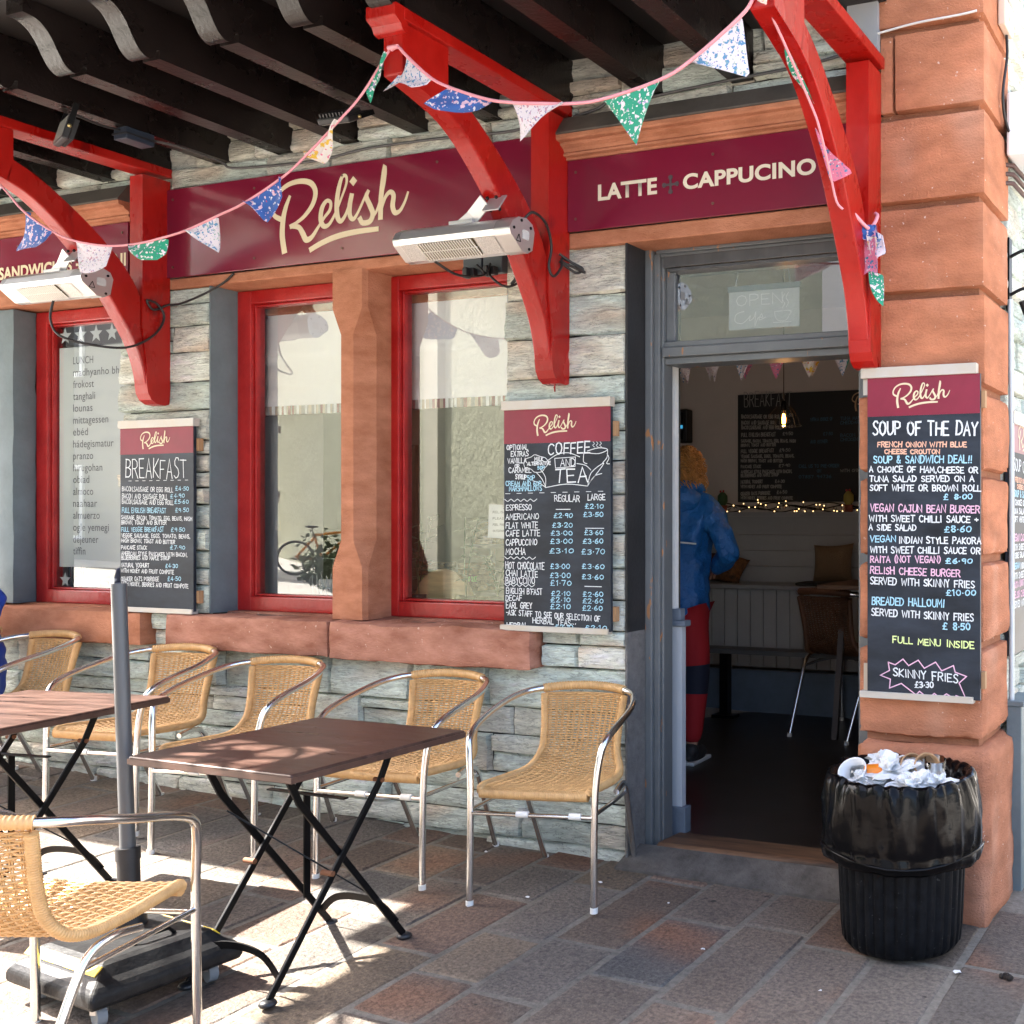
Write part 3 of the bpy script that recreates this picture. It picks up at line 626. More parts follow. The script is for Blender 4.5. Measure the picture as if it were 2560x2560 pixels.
def write(mb, txt, x0, z0, x1, z1, h, y, th, jr=None, fn=None, jit=.35):
    jr = jr or random.Random(len(txt) * 7 + int(abs(x0) * 1000))
    gap = 2.0; tot = sum(GL[c][0] + gap for c in txt) - gap; sx = (x1 - x0) / tot; cx = 0
    for ch in txt:
        wd, st = GL[ch]; dz = jr.uniform(-.35, .35); k = jr.uniform(.93, 1.07); sl = jr.uniform(-.05, .08)
        for s in st.split(';'):
            if not s: continue
            pts = []
            for q in s.split(' '):
                gx, gy = map(float, q.split(',')); gx += jr.uniform(-jit, jit) * .6; gy = gy * k + dz + jr.uniform(-jit, jit) * .6
                u = (cx + gx + sl * gy) / tot; pts.append((x0 + (x1 - x0) * u, z0 + (z1 - z0) * u + gy / 10 * h))
            mb.ribbon(pts, th * jr.uniform(.88, 1.1), y - jr.uniform(0, .0006), 0, fn)
        cx += wd + gap
RELISH = [  # script word, traced as pen strokes (x right, y down), with pen width
 ([(540, 345), (520, 385), (507, 430), (503, 490), (513, 548)], [12, 20, 24, 26, 26]),
 ([(492, 425), (462, 408), (455, 375), (480, 330), (530, 300), (592, 292), (645, 305), (668, 340), (655, 385), (615, 425), (575, 447), (548, 458)], [20, 18, 15, 16, 18, 20, 22, 22, 20, 16, 13, 18]),
 ([(548, 458), (585, 465), (605, 490), (622, 515), (650, 508), (685, 470), (712, 440), (738, 415), (742, 388), (722, 380), (700, 405), (694, 445), (708, 472), (735, 468), (765, 430), (795, 375), (818, 325), (816, 298), (797, 300), (780, 345), (772, 400), (776, 445), (792, 462), (815, 440), (838, 392)],
  [16, 20, 24, 24, 18, 12, 12, 14, 14, 15, 20, 22, 20, 14, 11, 10, 11, 12, 15, 20, 22, 22, 18, 13, 11]),
 ([(842, 372), (833, 410), (834, 445), (850, 460), (872, 438), (905, 385), (920, 365)], [20, 22, 20, 16, 11, 11, 14]),
 ([(920, 365), (912, 385), (930, 420), (942, 450), (928, 476), (895, 478), (882, 462)], [14, 20, 22, 22, 20, 20, 20]),
 ([(932, 470), (960, 440), (985, 380), (998, 320), (997, 288), (988, 340), (980, 400), (978, 466)], [11, 11, 12, 15, 20, 22, 22, 22]),
 ([(980, 440), (1000, 395), (1022, 378), (1038, 392), (1034, 430), (1045, 455), (1068, 450), (1090, 420), (1104, 388)], [12, 14, 17, 20, 22, 20, 14, 11, 9]),
 ([(645, 554), (700, 534), (770, 517), (860, 508), (962, 507)], [20, 21, 22, 21, 18]),
 ([(848, 318), (852, 322)], [26, 26])]
def relish(mb, xc, zc, width, y, tilt=0, fn=None):
    k = width / 650
    for pts, wd in RELISH:
        P = [Vector((xc + (p[0] - 780) * k, zc - (p[1] - 425) * k, 0)) for p in pts]
        Q = spline(P, 5); n = len(pts)
        W = []
        for i in range(len(Q)):
            t = i / 5; a = int(min(t, n - 1)); b = min(a + 1, n - 1); W.append((wd[a] + (wd[b] - wd[a]) * (t - a)) * k)
        mb.ribbon([(p.x, p.y) for p in Q], W, y, 0, fn, 0 if fn else 1.2e-5)
def bold(txt, x0, z0, x1, h, y, m, parent, off=.034, name='lettering', rot=None, loc=None):
    c = bpy.data.curves.new('txt', 'FONT'); c.body = txt; c.size = 1; c.offset = off; c.resolution_u = 6; c.space_character = 1.05
    o = bpy.data.objects.new('txt', c); COL.objects.link(o); bpy.context.view_layer.update()
    me = bpy.data.meshes.new_from_object(o.evaluated_get(bpy.context.evaluated_depsgraph_get())); bpy.data.objects.remove(o)
    xs = [v.co.x for v in me.vertices]; ys = [v.co.y for v in me.vertices]
    kx = (x1 - x0) / (max(xs) - min(xs)); ky = h / (max(ys) - min(ys) if not any(ch in 'gjpqy' for ch in txt) else .7)
    bx = min(xs); by = 0 if any(ch in 'gjpqy' for ch in txt) else min(ys)
    for v in me.vertices: v.co = Vector((x0 + (v.co.x - bx) * kx, y, z0 + (v.co.y - by) * ky))
    me.materials.clear(); me.materials.append(m); me.name = name
    o = bpy.data.objects.new(name, me); COL.objects.link(o); put(o, parent); return o
def screws(mb, pts, y, r=.006):
    for x, z in pts: mb.prism([(x + r * math.cos(a * math.pi / 4), z + r * math.sin(a * math.pi / 4)) for a in range(8)], 'y', y, y - .003)

# ------------------------------------------------------------------ fascia signs
def fascia(x0, x1, z0, z1, label, y=-.02):
    e = empty('fascia_sign', ((x0 + x1) / 2, y, z0), label, 'sign')
    p = MB(); p.box(x0, x1, y, -.008, z0, z1); p.build('sign_panel', M_maroon, e, bevel=.0015)
    s = MB(); n = max(2, int((x1 - x0) / .55))
    screws(s, [(x0 + .04 + (x1 - x0 - .08) * i / n, z) for i in range(n + 1) for z in (z0 + .05, z1 - .05)], y); s.build('screw', mat('brown_screw', (.10, .05, .03), .5), e)
    return e
sg = fascia(-4.950, -2.745, 2.558, 2.985, 'long maroon fascia sign with the cream script word Relish above the red windows')
t = MB(); relish(t, -3.868, 2.775, .79, -.0215); t.build('lettering', M_cream, sg)
sg = fascia(-2.650, -1.312, 2.569, 2.861, 'maroon fascia sign reading LATTE + CAPPUCINO above the doorway')
M_pale = mat('pale_cream_vinyl', (.70, .65, .52), .5)
bold('LATTE', -2.503, 2.682, -2.229, .066, -.0215, M_pale, sg); bold('CAPPUCINO', -2.112, 2.685, -1.548, .062, -.0215, M_pale, sg)
t = MB()
for a in range(4):
    th_ = a * math.pi / 2; c, s_ = math.cos(th_), math.sin(th_)
    P = [(.005, .004), (.018, .004), (.026, .009), (.034, .009), (.038, 0), (.034, -.009), (.026, -.009), (.018, -.004), (.005, -.004)]
    t.prism([(-2.168 + p[0] * c - p[1] * s_, 2.713 + p[0] * s_ + p[1] * c) for p in P], 'y', -.0195, -.0225)
t.prism([(-2.168 + .008 * math.cos(k * math.pi / 5), 2.713 + .008 * math.sin(k * math.pi / 5)) for k in range(10)], 'y', -.0195, -.0230)
t.build('emblem', M_grey_ink, sg)
sg = fascia(-6.85, -5.222, 2.60, 2.86, 'maroon fascia sign reading SANDWICHES + PANINI over the frosted window', -.018)
bold('SANDWICHES + PANINI', -6.185, 2.643, -5.235, .066, -.0195, M_cream, sg)

# ------------------------------------------------------------------ chalk menu boards
def board(name, label, x0, x1, z0, z1, zh, bar, rows, th, rel_w, yb=-.028, yf=-.044):
    """panel with maroon header, metal bars top and bottom, chalk rows by colour"""
    e = empty(name, ((x0 + x1) / 2, yf, z0), label, 'menu board')
    p = MB(); p.box(x0, x1, yf, yb, z0, z1); pa = p.build('panel', M_chalk, e, bevel=.001)
    h = MB(); h.box(x0 + .001, x1 - .001, yf - .0012, yf + .002, zh, z1 - .001); h.build('header', M_maroon2, e)
    t = MB(); relish(t, (x0 + x1) / 2 - .005, (zh + bar[2]) / 2 + .002, rel_w, yf - .0024); t.build('logo_lettering', M_cream, e)
    b = MB(); b.box(bar[0], bar[1], yf - .010, yb + .010, bar[2], bar[3]); b.build('top_bar', M_aluf, e, bevel=.002)
    b = MB(); b.box(bar[0] + bar[4], bar[1] - .012, yf - .009, yb + .012, z0 - .012, z0 + .012); b.build('bottom_bar', M_aluf, e, bevel=.002)
    for zz in (z0 + .07, z1 - .09):
        k = MB(); k.box(x1 - .01, x1 + .014, yb, -.002, zz - .03, zz + .03); k.build('fixing_batten', M_card, e)
    by = {}
    for (txt, c, xa, za, xb, zb, hh) in rows: by.setdefault(c, []).append((txt, xa, za, xb, zb, hh))
    out = {}
    for c, L in by.items():
        m = MB()
        for (txt, xa, za, xb, zb, hh) in L: write(m, txt, xa, za, xb, zb, hh, yf - .0016, th * (1.25 if hh > .035 else .82))
        out[c] = (m, e)
    return e, out, yf - .0016
def finish(out):
    for c, (m, e) in out.items(): m.build('chalk_lettering', C_[c], e)
SOUP_A =[
('SOUP OF THE DAY', 'w', -1.3125, 1.6978, -0.923, 1.6873, 0.0477) ,
('FRENCH ONION WITH BLUE', 'o', -1.2941, 1.6528, -0.9623, 1.6452, 0.0175) ,
('CHEESE CROUTON', 'o', -1.2673, 1.6275, -1.061, 1.6232, 0.0152) ,
('SOUP & SANDWICH DEAL!!', 'b', -1.3092, 1.5943, -0.9434, 1.5894, 0.0254) ,
('A CHOICE OF HAM,CHEESE OR', 'w', -1.326, 1.5618, -0.9214, 1.5521, 0.0207) ,
('TUNA SALAD SERVED ON A', 'w', -1.326, 1.5262, -0.9355, 1.5231, 0.0197) ,
('SOFT WHITE OR BROWN ROLL', 'w', -1.3243, 1.4934, -0.9104, 1.4882, 0.021) ,
('£ 8.00', 'b', -1.045, 1.4592, -0.9418, 1.4617, 0.0193) ,
('VEGAN CAJUN BEAN BURGER', 'p', -1.3226, 1.4179, -0.9151, 1.4109, 0.0255) ,
('WITH SWEET CHILLI SAUCE +', 'w', -1.326, 1.3813, -0.9198, 1.3771, 0.0217) ,
]
SOUP_B =[
('A SIDE SALAD', 'w', -1.3277, 1.3495, -1.1485, 1.348, 0.0204) ,
('£8.60', 'b', -1.0418, 1.3428, -0.9465, 1.3448, 0.0217) ,
('VEGAN', 'b', -1.3243, 1.3065, -1.2258, 1.3073, 0.0223) ,
('INDIAN STYLE PAKORA', 'w', -1.2126, 1.3026, -0.9104, 1.302, 0.0221) ,
('WITH SWEET CHILLI SAUCE OR', 'w', -1.3226, 1.2667, -0.9136, 1.2667, 0.0216) ,
('RAITA (NOT VEGAN)', 'p', -1.3226, 1.2307, -1.0578, 1.234, 0.0229) ,
('£6.90', 'b', -1.037, 1.2312, -0.9418, 1.2326, 0.0186) ,
('RELISH CHEESE BURGER', 'p', -1.3226, 1.1913, -0.986, 1.184, 0.0242) ,
('SERVED WITH SKINNY FRIES', 'w', -1.3226, 1.1521, -0.9339, 1.1457, 0.0242) ,
('£10.00', 'b', -1.0354, 1.117, -0.9292, 1.1197, 0.0205) ,
('BREADED HALLOUMI', 'b', -1.3159, 1.0775, -1.0434, 1.0749, 0.027) ,
('SERVED WITH SKINNY FRIES', 'w', -1.3176, 1.0377, -0.9371, 1.0282, 0.0242) ,
('£ 8.50', 'b', -1.0482, 0.9965, -0.949, 0.997, 0.0242) ,
('FULL MENU INSIDE', 'y', -1.2357, 0.9407, -0.9355, 0.9314, 0.0221) ,
('SKINNY FRIES', 'w', -1.2341, 0.8208, -0.9939, 0.8077, 0.0284) ,
('£3.30', 'w', -1.1518, 0.7827, -1.0836, 0.7855, 0.0213) ,
]
BURST= [(-1.254, 0.8688), (-1.2274, 0.8606), (-1.1977, 0.8825), (-1.1763, 0.8599), (-1.1404, 0.8813), (-1.1176, 0.8533), (-1.0755, 0.8772), (-1.053, 0.8472), (-1.0098, 0.8679), (-1.0035, 0.845), (-0.9623, 0.8316), (-0.9892, 0.8071), (-0.9639, 0.7514), (-1.0003, 0.7616), (-1.0035, 0.7491), (-1.0354, 0.7658), (-1.0578, 0.7505), (-1.0804, 0.7648), (-1.103, 0.7463), (-1.1355, 0.7695), (-1.1485, 0.7562), (-1.2043, 0.794), (-1.249, 0.7751), (-1.2457, 0.8075), (-1.284, 0.8198), (-1.249, 0.839)]
COFFEE =[
('OPTIONAL', 'w', -2.9323, 1.6784, -2.8267, 1.6776, 0.0203) ,
('EXTRAS', 'w', -2.9107, 1.6507, -2.8248, 1.6505, 0.0202) ,
('VANILLA', 'w', -2.9276, 1.6214, -2.8341, 1.6228, 0.0203) ,
('OR', 'w', -2.8919, 1.6013, -2.8695, 1.601, 0.0155) ,
('CARAMEL', 'w', -2.922, 1.5824, -2.8109, 1.5823, 0.0203) ,
('SYRUP', 'w', -2.8882, 1.5562, -2.8341, 1.554, 0.0186) ,
('50P', 'b', -2.8295, 1.5501, -2.7925, 1.5496, 0.0201) ,
('CREAM AND 60P', 'b', -2.9371, 1.528, -2.7621, 1.5277, 0.0187) ,
('MARSHMALLOWS', 'b', -2.9201, 1.506, -2.7584, 1.5069, 0.0202) ,
('COFFEE', 'w', -2.7282, 1.6547, -2.5261, 1.6581, 0.046) ,
('MILK', 'w', -2.7925, 1.6298, -2.7511, 1.629, 0.0154) ,
('ALTERNATIVE', 'w', -2.8295, 1.6119, -2.7146, 1.613, 0.0131) ,
('50P', 'b', -2.7787, 1.5941, -2.7438, 1.5951, 0.0139) ,
('AND', 'w', -2.6665, 1.6053, -2.5954, 1.6057, 0.0305) ,
('TEA', 'w', -2.6945, 1.5369, -2.5349, 1.5404, 0.0574) ,
('REGULAR', 'w', -2.6945, 1.4627, -2.5749, 1.459, 0.026) ,
('LARGE', 'w', -2.5349, 1.4656, -2.454, 1.4667, 0.0227) ,
('ESPRESSO', 'w', -2.9352, 1.4251, -2.8082, 1.4278, 0.0218) ,
('£2.10', 'b', -2.5473, 1.4317, -2.4619, 1.4329, 0.0181) ,
('AMERICANO', 'w', -2.9371, 1.3861, -2.7731, 1.3892, 0.0234) ,
('£2.90', 'b', -2.6982, 1.3939, -2.6089, 1.3954, 0.0191) ,
('£3.50', 'b', -2.5544, 1.3984, -2.4628, 1.3999, 0.0189) ,
('FLAT WHITE', 'w', -2.9371, 1.3502, -2.7787, 1.3523, 0.0234) ,
('£3.20', 'b', -2.7055, 1.354, -2.608, 1.3559, 0.0191) ,
('CAFE LATTE', 'w', -2.9371, 1.3174, -2.7676, 1.32, 0.0234) ,
('£3.00', 'b', -2.7118, 1.3226, -2.6089, 1.3232, 0.0192) ,
('£3.60', 'b', -2.55, 1.3258, -2.4628, 1.3263, 0.0197) ,
('CAPPUCCINO', 'w', -2.9371, 1.2785, -2.7823, 1.2814, 0.025) ,
('£3.00', 'b', -2.7146, 1.2881, -2.6089, 1.2905, 0.0192) ,
('£3.60', 'b', -2.558, 1.2894, -2.4628, 1.2917, 0.0197) ,
('MOCHA', 'w', -2.9371, 1.2395, -2.8388, 1.2422, 0.0265) ,
('£3.10', 'b', -2.7191, 1.2482, -2.6044, 1.2511, 0.0192) ,
('£3.70', 'b', -2.5633, 1.2455, -2.4558, 1.249, 0.0212) ,
('HOT CHOCOLATE', 'w', -2.9371, 1.1818, -2.7465, 1.1803, 0.0281) ,
('£3.00', 'b', -2.7146, 1.1854, -2.6223, 1.187, 0.0199) ,
('£3.60', 'b', -2.5616, 1.188, -2.4575, 1.1882, 0.0197) ,
('CHAI LATTE', 'w', -2.9371, 1.1521, -2.7787, 1.1489, 0.025) ,
('£3.00', 'b', -2.7164, 1.1471, -2.6196, 1.149, 0.0215) ,
('£3.60', 'b', -2.5616, 1.1456, -2.461, 1.1461, 0.0197) ,
('BABYCCINO', 'w', -2.9371, 1.1194, -2.7925, 1.1209, 0.0265) ,
('£1.70', 'b', -2.7146, 1.1165, -2.6151, 1.1186, 0.0215) ,
("ENGLISH B'FAST", 'w', -2.9352, 1.0773, -2.7566, 1.0771, 0.0234) ,
('£2.10', 'b', -2.71, 1.0737, -2.6187, 1.076, 0.0199) ,
('£2.60', 'b', -2.5571, 1.0745, -2.4628, 1.0769, 0.0197) ,
('DECAF', 'w', -2.9371, 1.0476, -2.8574, 1.0498, 0.0218) ,
('£2.10', 'b', -2.7127, 1.0475, -2.6187, 1.0501, 0.0199) ,
('£2.60', 'b', -2.5589, 1.0472, -2.4628, 1.0499, 0.0197) ,
('EARL GREY', 'w', -2.9352, 1.0165, -2.8063, 1.0187, 0.0249) ,
('£2.10', 'b', -2.7146, 1.0199, -2.6187, 1.0227, 0.0199) ,
('£2.60', 'b', -2.5598, 1.0184, -2.4663, 1.0212, 0.0197) ,
('-ASK STAFF TO SEE OUR SELECTION OF', 'w', -2.9352, 0.9884, -2.4776, 0.9758, 0.0218) ,
('HERBAL TEAS...', 'w', -2.8017, 0.9595, -2.5927, 0.9529, 0.0216) ,
('HERBAL', 'w', -2.9323, 0.9371, -2.8295, 0.9392, 0.0187) ,
('£2.10', 'b', -2.6918, 0.9395, -2.6062, 0.9411, 0.0168) ,
('£2.10', 'b', -2.5456, 0.9417, -2.447, 0.9438, 0.0166) ,
]
BREAK =[
('BREAKFAST', 'w', -5.199, 1.5928, -4.7869, 1.5829, 0.0917) ,
('BACON,SAUSAGE OR EGG ROLL', 'w', -5.2251, 1.5261, -4.8762, 1.5176, 0.022) ,
('£4.50', 'b', -4.8588, 1.5256, -4.7721, 1.5257, 0.0197) ,
('BACON AND SAUSAGE ROLL', 'w', -5.2251, 1.4912, -4.9138, 1.4838, 0.022) ,
('£4.90', 'b', -4.8925, 1.489, -4.7992, 1.492, 0.0198) ,
('BACON,SAUSAGE AND EGG ROLL', 'w', -5.2251, 1.4636, -4.8738, 1.4566, 0.022) ,
('£5.60', 'b', -4.8663, 1.462, -4.7721, 1.4633, 0.0197) ,
('FULL ENGLISH BREAKFAST', 'b', -5.2251, 1.4196, -4.9238, 1.4172, 0.0239) ,
('£9.50', 'b', -4.8588, 1.4207, -4.7721, 1.4224, 0.0197) ,
('SAUSAGE, BACON, TOMATO, EGG, BEANS, HASH', 'w', -5.2291, 1.3883, -4.75, 1.3796, 0.0184) ,
('BROWN, TOAST AND BUTTER', 'w', -5.2291, 1.3626, -4.9213, 1.3615, 0.0184) ,
('FULL VEGGIE BREAKFAST', 'b', -5.2291, 1.3259, -4.9389, 1.3272, 0.022) ,
('£9.50', 'b', -4.8887, 1.3274, -4.7968, 1.3296, 0.0198) ,
('VEGGIE SAUSAGE, EGGS, TOMATO, BEANS,', 'w', -5.2291, 1.2983, -4.7623, 1.2959, 0.0184) ,
('HASH BROWN, TOAST AND BUTTER', 'w', -5.2291, 1.2744, -4.8638, 1.2684, 0.0184) ,
('PANCAKE STACK', 'w', -5.2291, 1.2395, -5.0531, 1.2395, 0.0184) ,
('£7.90', 'b', -4.8937, 1.2412, -4.7968, 1.2439, 0.018) ,
('AMERICAN STYLE PANCAKES WITH BACON,', 'w', -5.2291, 1.2102, -4.7807, 1.2085, 0.0184) ,
('BLUEBERRIES AND MAPLE SYRUP', 'w', -5.2291, 1.1881, -4.8963, 1.1908, 0.0184) ,
('NATURAL YOGHURT', 'w', -5.2317, 1.1513, -5.0378, 1.1526, 0.0202) ,
('£4.30', 'b', -4.9264, 1.1526, -4.8439, 1.154, 0.0198) ,
('WITH HONEY AND FRUIT COMPOTE', 'w', -5.2317, 1.1256, -4.8713, 1.123, 0.0184) ,
('QUAKER OATS PORRIDGE', 'w', -5.2317, 1.0834, -4.9718, 1.0869, 0.0202) ,
('£4.50', 'b', -4.9113, 1.0899, -4.824, 1.0935, 0.0198) ,
('WITH HONEY, BERRIES AND FRUIT COMPOTE', 'w', -5.2317, 1.0613, -4.7746, 1.0571, 0.0184) ,
]
e, out, y = board('menu_board', 'chalk board on the sandstone pier listing soup of the day and burgers', -1.335, -.913, .748, 1.905, 1.764, (-1.358, -.925, 1.904, 1.942, -.005), SOUP_A + SOUP_B, .0052, .212)
out['p'][0].ribbon(BURST + [BURST[0]], .004, y)
k = MB(); k.box(-1.354, -1.334, -.036, -.03, 1.845, 1.903); k.build('corner_plate', M_aluf, e); k = MB(); k.box(-1.352, -1.324, -.036, -.03, .76, .86); k.build('wooden_batten', mat('pale_batten', (.40, .33, .25), .7), e)
finish(out)
e, out, y = board('menu_board', 'chalk board headed Coffee and Tea hanging between window and doorway', -2.948, -2.428, .935, 1.845, 1.703, (-2.957, -2.425, 1.843, 1.882, -.006), COFFEE, .0042, .205)
W_ = out['w'][0]
def px2(px_, py_): return (-2.948 + (px_ - 890) / 570 * .52, 1.703 - (py_ - 656) / (1640 - 656) * .758)
def dr(pts, th=.003, sp=True, c='w'):
    P = [Vector((*px2(*p), 0)) for p in pts]; P = spline(P, 4) if sp and len(P) > 2 else P
    out[c][0].ribbon([(p.x, p.y) for p in P], th, y)
dr([(1340, 705), (1400, 690), (1445, 700), (1400, 720), (1340, 715)]); dr([(1322, 712), (1320, 760), (1338, 772)]); dr([(1445, 700), (1442, 740), (1420, 768)]); dr([(1442, 722), (1452, 745), (1440, 772), (1455, 775)])
for xx in (1370, 1388, 1406): dr([(xx, 658), (xx + 7, 668), (xx - 2, 676), (xx + 8, 686)], .002)
dr([(1168, 740), (1278, 735), (1276, 785), (1172, 792), (1168, 740)], .0028, False)
dr([(1120, 895), (1100, 850), (1068, 812)]); dr([(1120, 895), (1085, 870), (1050, 858)]); dr([(1118, 895), (1118, 840), (1090, 795)]); dr([(1342, 890), (1375, 840), (1415, 825)]); dr([(1342, 890), (1360, 820), (1424, 770), (1400, 810), (1345, 880)]); dr([(1120, 895), (1230, 878), (1342, 890)]); dr([(1125, 755), (1180, 720), (1240, 712), (1300, 735)]); dr([(1285, 770), (1330, 780), (1358, 805)])
dr([(1000, 765), (1012, 740), (1040, 730), (1060, 718), (1090, 728), (1120, 738), (1134, 765), (1115, 790), (1098, 810), (1060, 812), (1040, 795), (1010, 790), (1000, 765)], .0026)
for (zz, x2) in ((962, 1072), (1274, 1065), (1422, 1060)): dr([(895 + i * (x2 - 895) / 10, zz + (6 if i % 2 else -6)) for i in range(11)], .0028)
for (xa, xb, zz) in ((1175, 1250, 1012), (1330, 1425, 1112), (1327, 1413, 1418)): dr([(xa, zz), (xb, zz)], .003, False)
for i in range(9): dr([(900 + i * 62, 926 - i), (925 + i * 62, 926 - i)], .0022, False)
finish(out)
e, out, y = board('menu_board', 'chalk board headed Breakfast hanging between the two red windows', -5.24, -4.742, .945, 1.835, 1.705, (-5.247, -4.732, 1.832, 1.871, .0), BREAK, .0036, .2)
for i in range(9): out['w'][0].ribbon([(-5.18 + i * .048, 1.575), (-5.16 + i * .048, 1.575)], .0022, y)
finish(out)
# the same soup menu on a board round the corner, seen edge-on
SIDE = lambda p: (-.898, .43 + (p[0] + 1.335) * 1.35, p[1] - .115)
e = empty('menu_board', (-.9, .43, .86), 'narrow-looking soup menu board on the side wall round the corner', 'menu board')
sb = MB(); sb.box(-.925, -.9, .425, 1.02, .85, 1.80); sb.build('panel', M_chalk, e)
sb = MB(); sb.box(-.9, -.8988, .428, 1.018, 1.655, 1.798); sb.build('header', M_maroon2, e)
sb = MB(); sb.box(-.93, -.888, .42, 1.03, 1.765, 1.815); sb.build('top_bar', M_aluf, e)
sb = MB(); relish(sb, -1.13, 1.832, .24, 0, fn=lambda p: (-.8975, .43 + (p[0] + 1.335) * 1.35, p[1] - .115)); sb.build('logo_lettering', M_cream, e)
by = {}
for (txt, c, xa, za, xb, zb, hh) in SOUP_A + SOUP_B[:9]: write(by.setdefault(c, MB()), txt, xa, za, xb, zb, hh, 0, .005, fn=SIDE)
for c, m in by.items(): m.build('chalk_lettering', C_[c], e)

# ------------------------------------------------------------------ wicker bistro chair (local: front is -y, floor z = 0)
def catm(P, t):
    n = len(P) - 1; s = min(max(t, 0), 1) * n; i = min(int(s), n - 1); f = s - i
    a = P[max(i - 1, 0)]; b = P[i]; c = P[i + 1]; d = P[min(i + 2, n)]
    return [.5 * (2 * b[k] + (c[k] - a[k]) * f + (2 * a[k] - 5 * b[k] + 4 * c[k] - d[k]) * f * f + (3 * b[k] - a[k] - 3 * c[k] + d[k]) * f ** 3) for k in range(len(b))]
# (y, z, half width, sag)
CP = [(-.262, .410, .205, .002), (-.242, .426, .214, .006), (-.15, .421, .216, .012), (-.03, .414, .212, .016), (.07, .413, .200, .012), (.128, .432, .182, -.004), (.160, .485, .160, -.018), (.180, .56, .158, -.028), (.198, .64, .165, -.032), (.212, .700, .172, -.030)]
def SF(u, v):
    y, z, hw, sg_ = catm(CP, v); q = 1 - u * u
    if v < .55: return Vector((u * hw, y, z - sg_ * q))
    k = min(1, (v - .5) / .2)
    return Vector((u * hw, y - sg_ * q * k, z - max(0, sg_) * q))
def SN(u, v):
    e = 1e-3; a = SF(min(1, u + e), v) - SF(max(-1, u - e), v); b = SF(u, min(1, v + e)) - SF(u, max(0, v - e)); n = a.cross(b); return n.normalized()
def make_chair(label, group, wm=None, fm=None):
    wm = wm or M_wick; fm = fm or M_alu
    root = empty('wicker_chair', (0, 0, 0), label, 'chair', group)
    # aluminium loop: front legs, arms and top of the back in one bent tube
    half = [(-.237, -.285, .0), (-.236, -.282, .2), (-.238, -.276, .42), (-.250, -.262, .55), (-.262, -.228, .605), (-.270, -.14, .640), (-.268, .0, .672), (-.245, .11, .698), (-.20, .185, .712), (-.10, .236, .722), (0, .250, .725)]
    pts = spline([Vector(p) for p in half] + [Vector((-p[0], p[1], p[2])) for p in half[-2::-1]], 6)
    f = MB(); f.tube(pts, .0125, 10); f.build('arm_tube', fm, root, world=False)
    for s in (-1, 1):
        l = MB(); l.tube(spline([(s * .236, -.06, .375), (s * .228, .03, .385), (s * .214, .10, .352), (s * .204, .17, .22), (s * .192, .272, .0)], 6), .0115, 10); l.tube([(s * .236, -.28, .345), (s * .234, -.06, .345), (s * .212, .118, .335)], .008, 8); l.build('rear_leg', fm, root, world=False)
    st_ = MB(); st_.tube([(-.236, -.281, .335), (.236, -.281, .335)], .0085, 8); st_.tube([(-.2, .19, .19), (.2, .19, .19)], .007, 8) if False else None
    so_ = st_.build('stretcher', fm, root, world=False)
    cl = MB()
    for x in (-.035, .165): cl.tube([(x - .022, -.281, .337), (x + .022, -.281, .337)], .0125, 8)
    cl.build('plastic_clip', M_plast, so_, world=False)
    ft = MB()
    for p in ((-.237, -.285), (.237, -.285), (-.192, .272), (.192, .272)): ft.tube([(p[0], p[1], -.002), (p[0], p[1], .018)], .0138, 10)
    ft.build('foot_cap', M_plast, root, world=False)
    # woven seat and back: weft strands over paired warps
    wv = MB(); NV = 74; NU = 30; nc = 14
    for j in range(2, NV):
        v = j / NV; P = []
        for i in range(NU + 1):
            u = -.97 + 1.94 * i / NU; P.append(SF(u, v) + SN(u, v) * (.0040 * math.cos(math.pi * (nc * (u + 1) / 2 + j))))
        wv.tube(P, .0036, 4, caps=False)
    for c in range(1, nc):
        u0 = -1 + 2 * c / nc
        for d in (-.016, .016):
            P = [SF(u0 + d, .02 + .97 * k / 46) for k in range(47)]; wv.tube(P, .0026, 4, caps=False)
    wv.build('woven_seat', wm, root, world=False)
    # wrapped rims: closely wound cane round both sides and the front edge
    rm_ = MB()
    def wrap(path, r, pitch=.0062, amp=.0011):
        L = [0]
        for i in range(1, len(path)): L.append(L[-1] + (path[i] - path[i - 1]).length)
        n = int(L[-1] / pitch * 4); P = []; rr = []; k = 0
        for i in range(n + 1):
            t = L[-1] * i / n
            while k < len(L) - 2 and L[k + 1] < t: k += 1
            f_ = (t - L[k]) / max(1e-9, L[k + 1] - L[k]); P.append(path[k].lerp(path[k + 1], f_)); rr.append(r + amp * (1, 0, -1, 0)[i % 4])
        rm_.tube(P, rr, 8)
    for s in (-1, 1):
        wrap([SF(s * .985, .03 + .96 * k / 60) + Vector((0, 0, -.004)) for k in range(61)], .0155, .0068, .0013)
    wrap([SF(-1 + 2 * k / 30, .02) + Vector((0, .0, -.008)) for k in range(31)], .0185, .0068, .0013)
    top = [p for p in pts if abs(p.x) < .178 and p.z > .70]
    wrap(top, .0175, .011, .0014)
    rm_.build('wrapped_rim', wm, root, world=False)
    return root
GRP = 'wicker and aluminium cafe chairs'
base_chair = make_chair('wicker chair right of the nearer table, nothing in front of it, beside the doorway', GRP)
def place(o, x, y, r, z=None):
    o.location = (x, y, gz(x, y) if z is None else z)
    # stand on the sloping pavement
    q = Matrix.Rotation(r, 3, 'Z'); n = Vector((.033, -.02, 1)).normalized()
    o.rotation_euler = (n.to_track_quat('Z', 'Y').to_matrix() @ Matrix.Identity(3)).to_euler() if False else (0, 0, r)
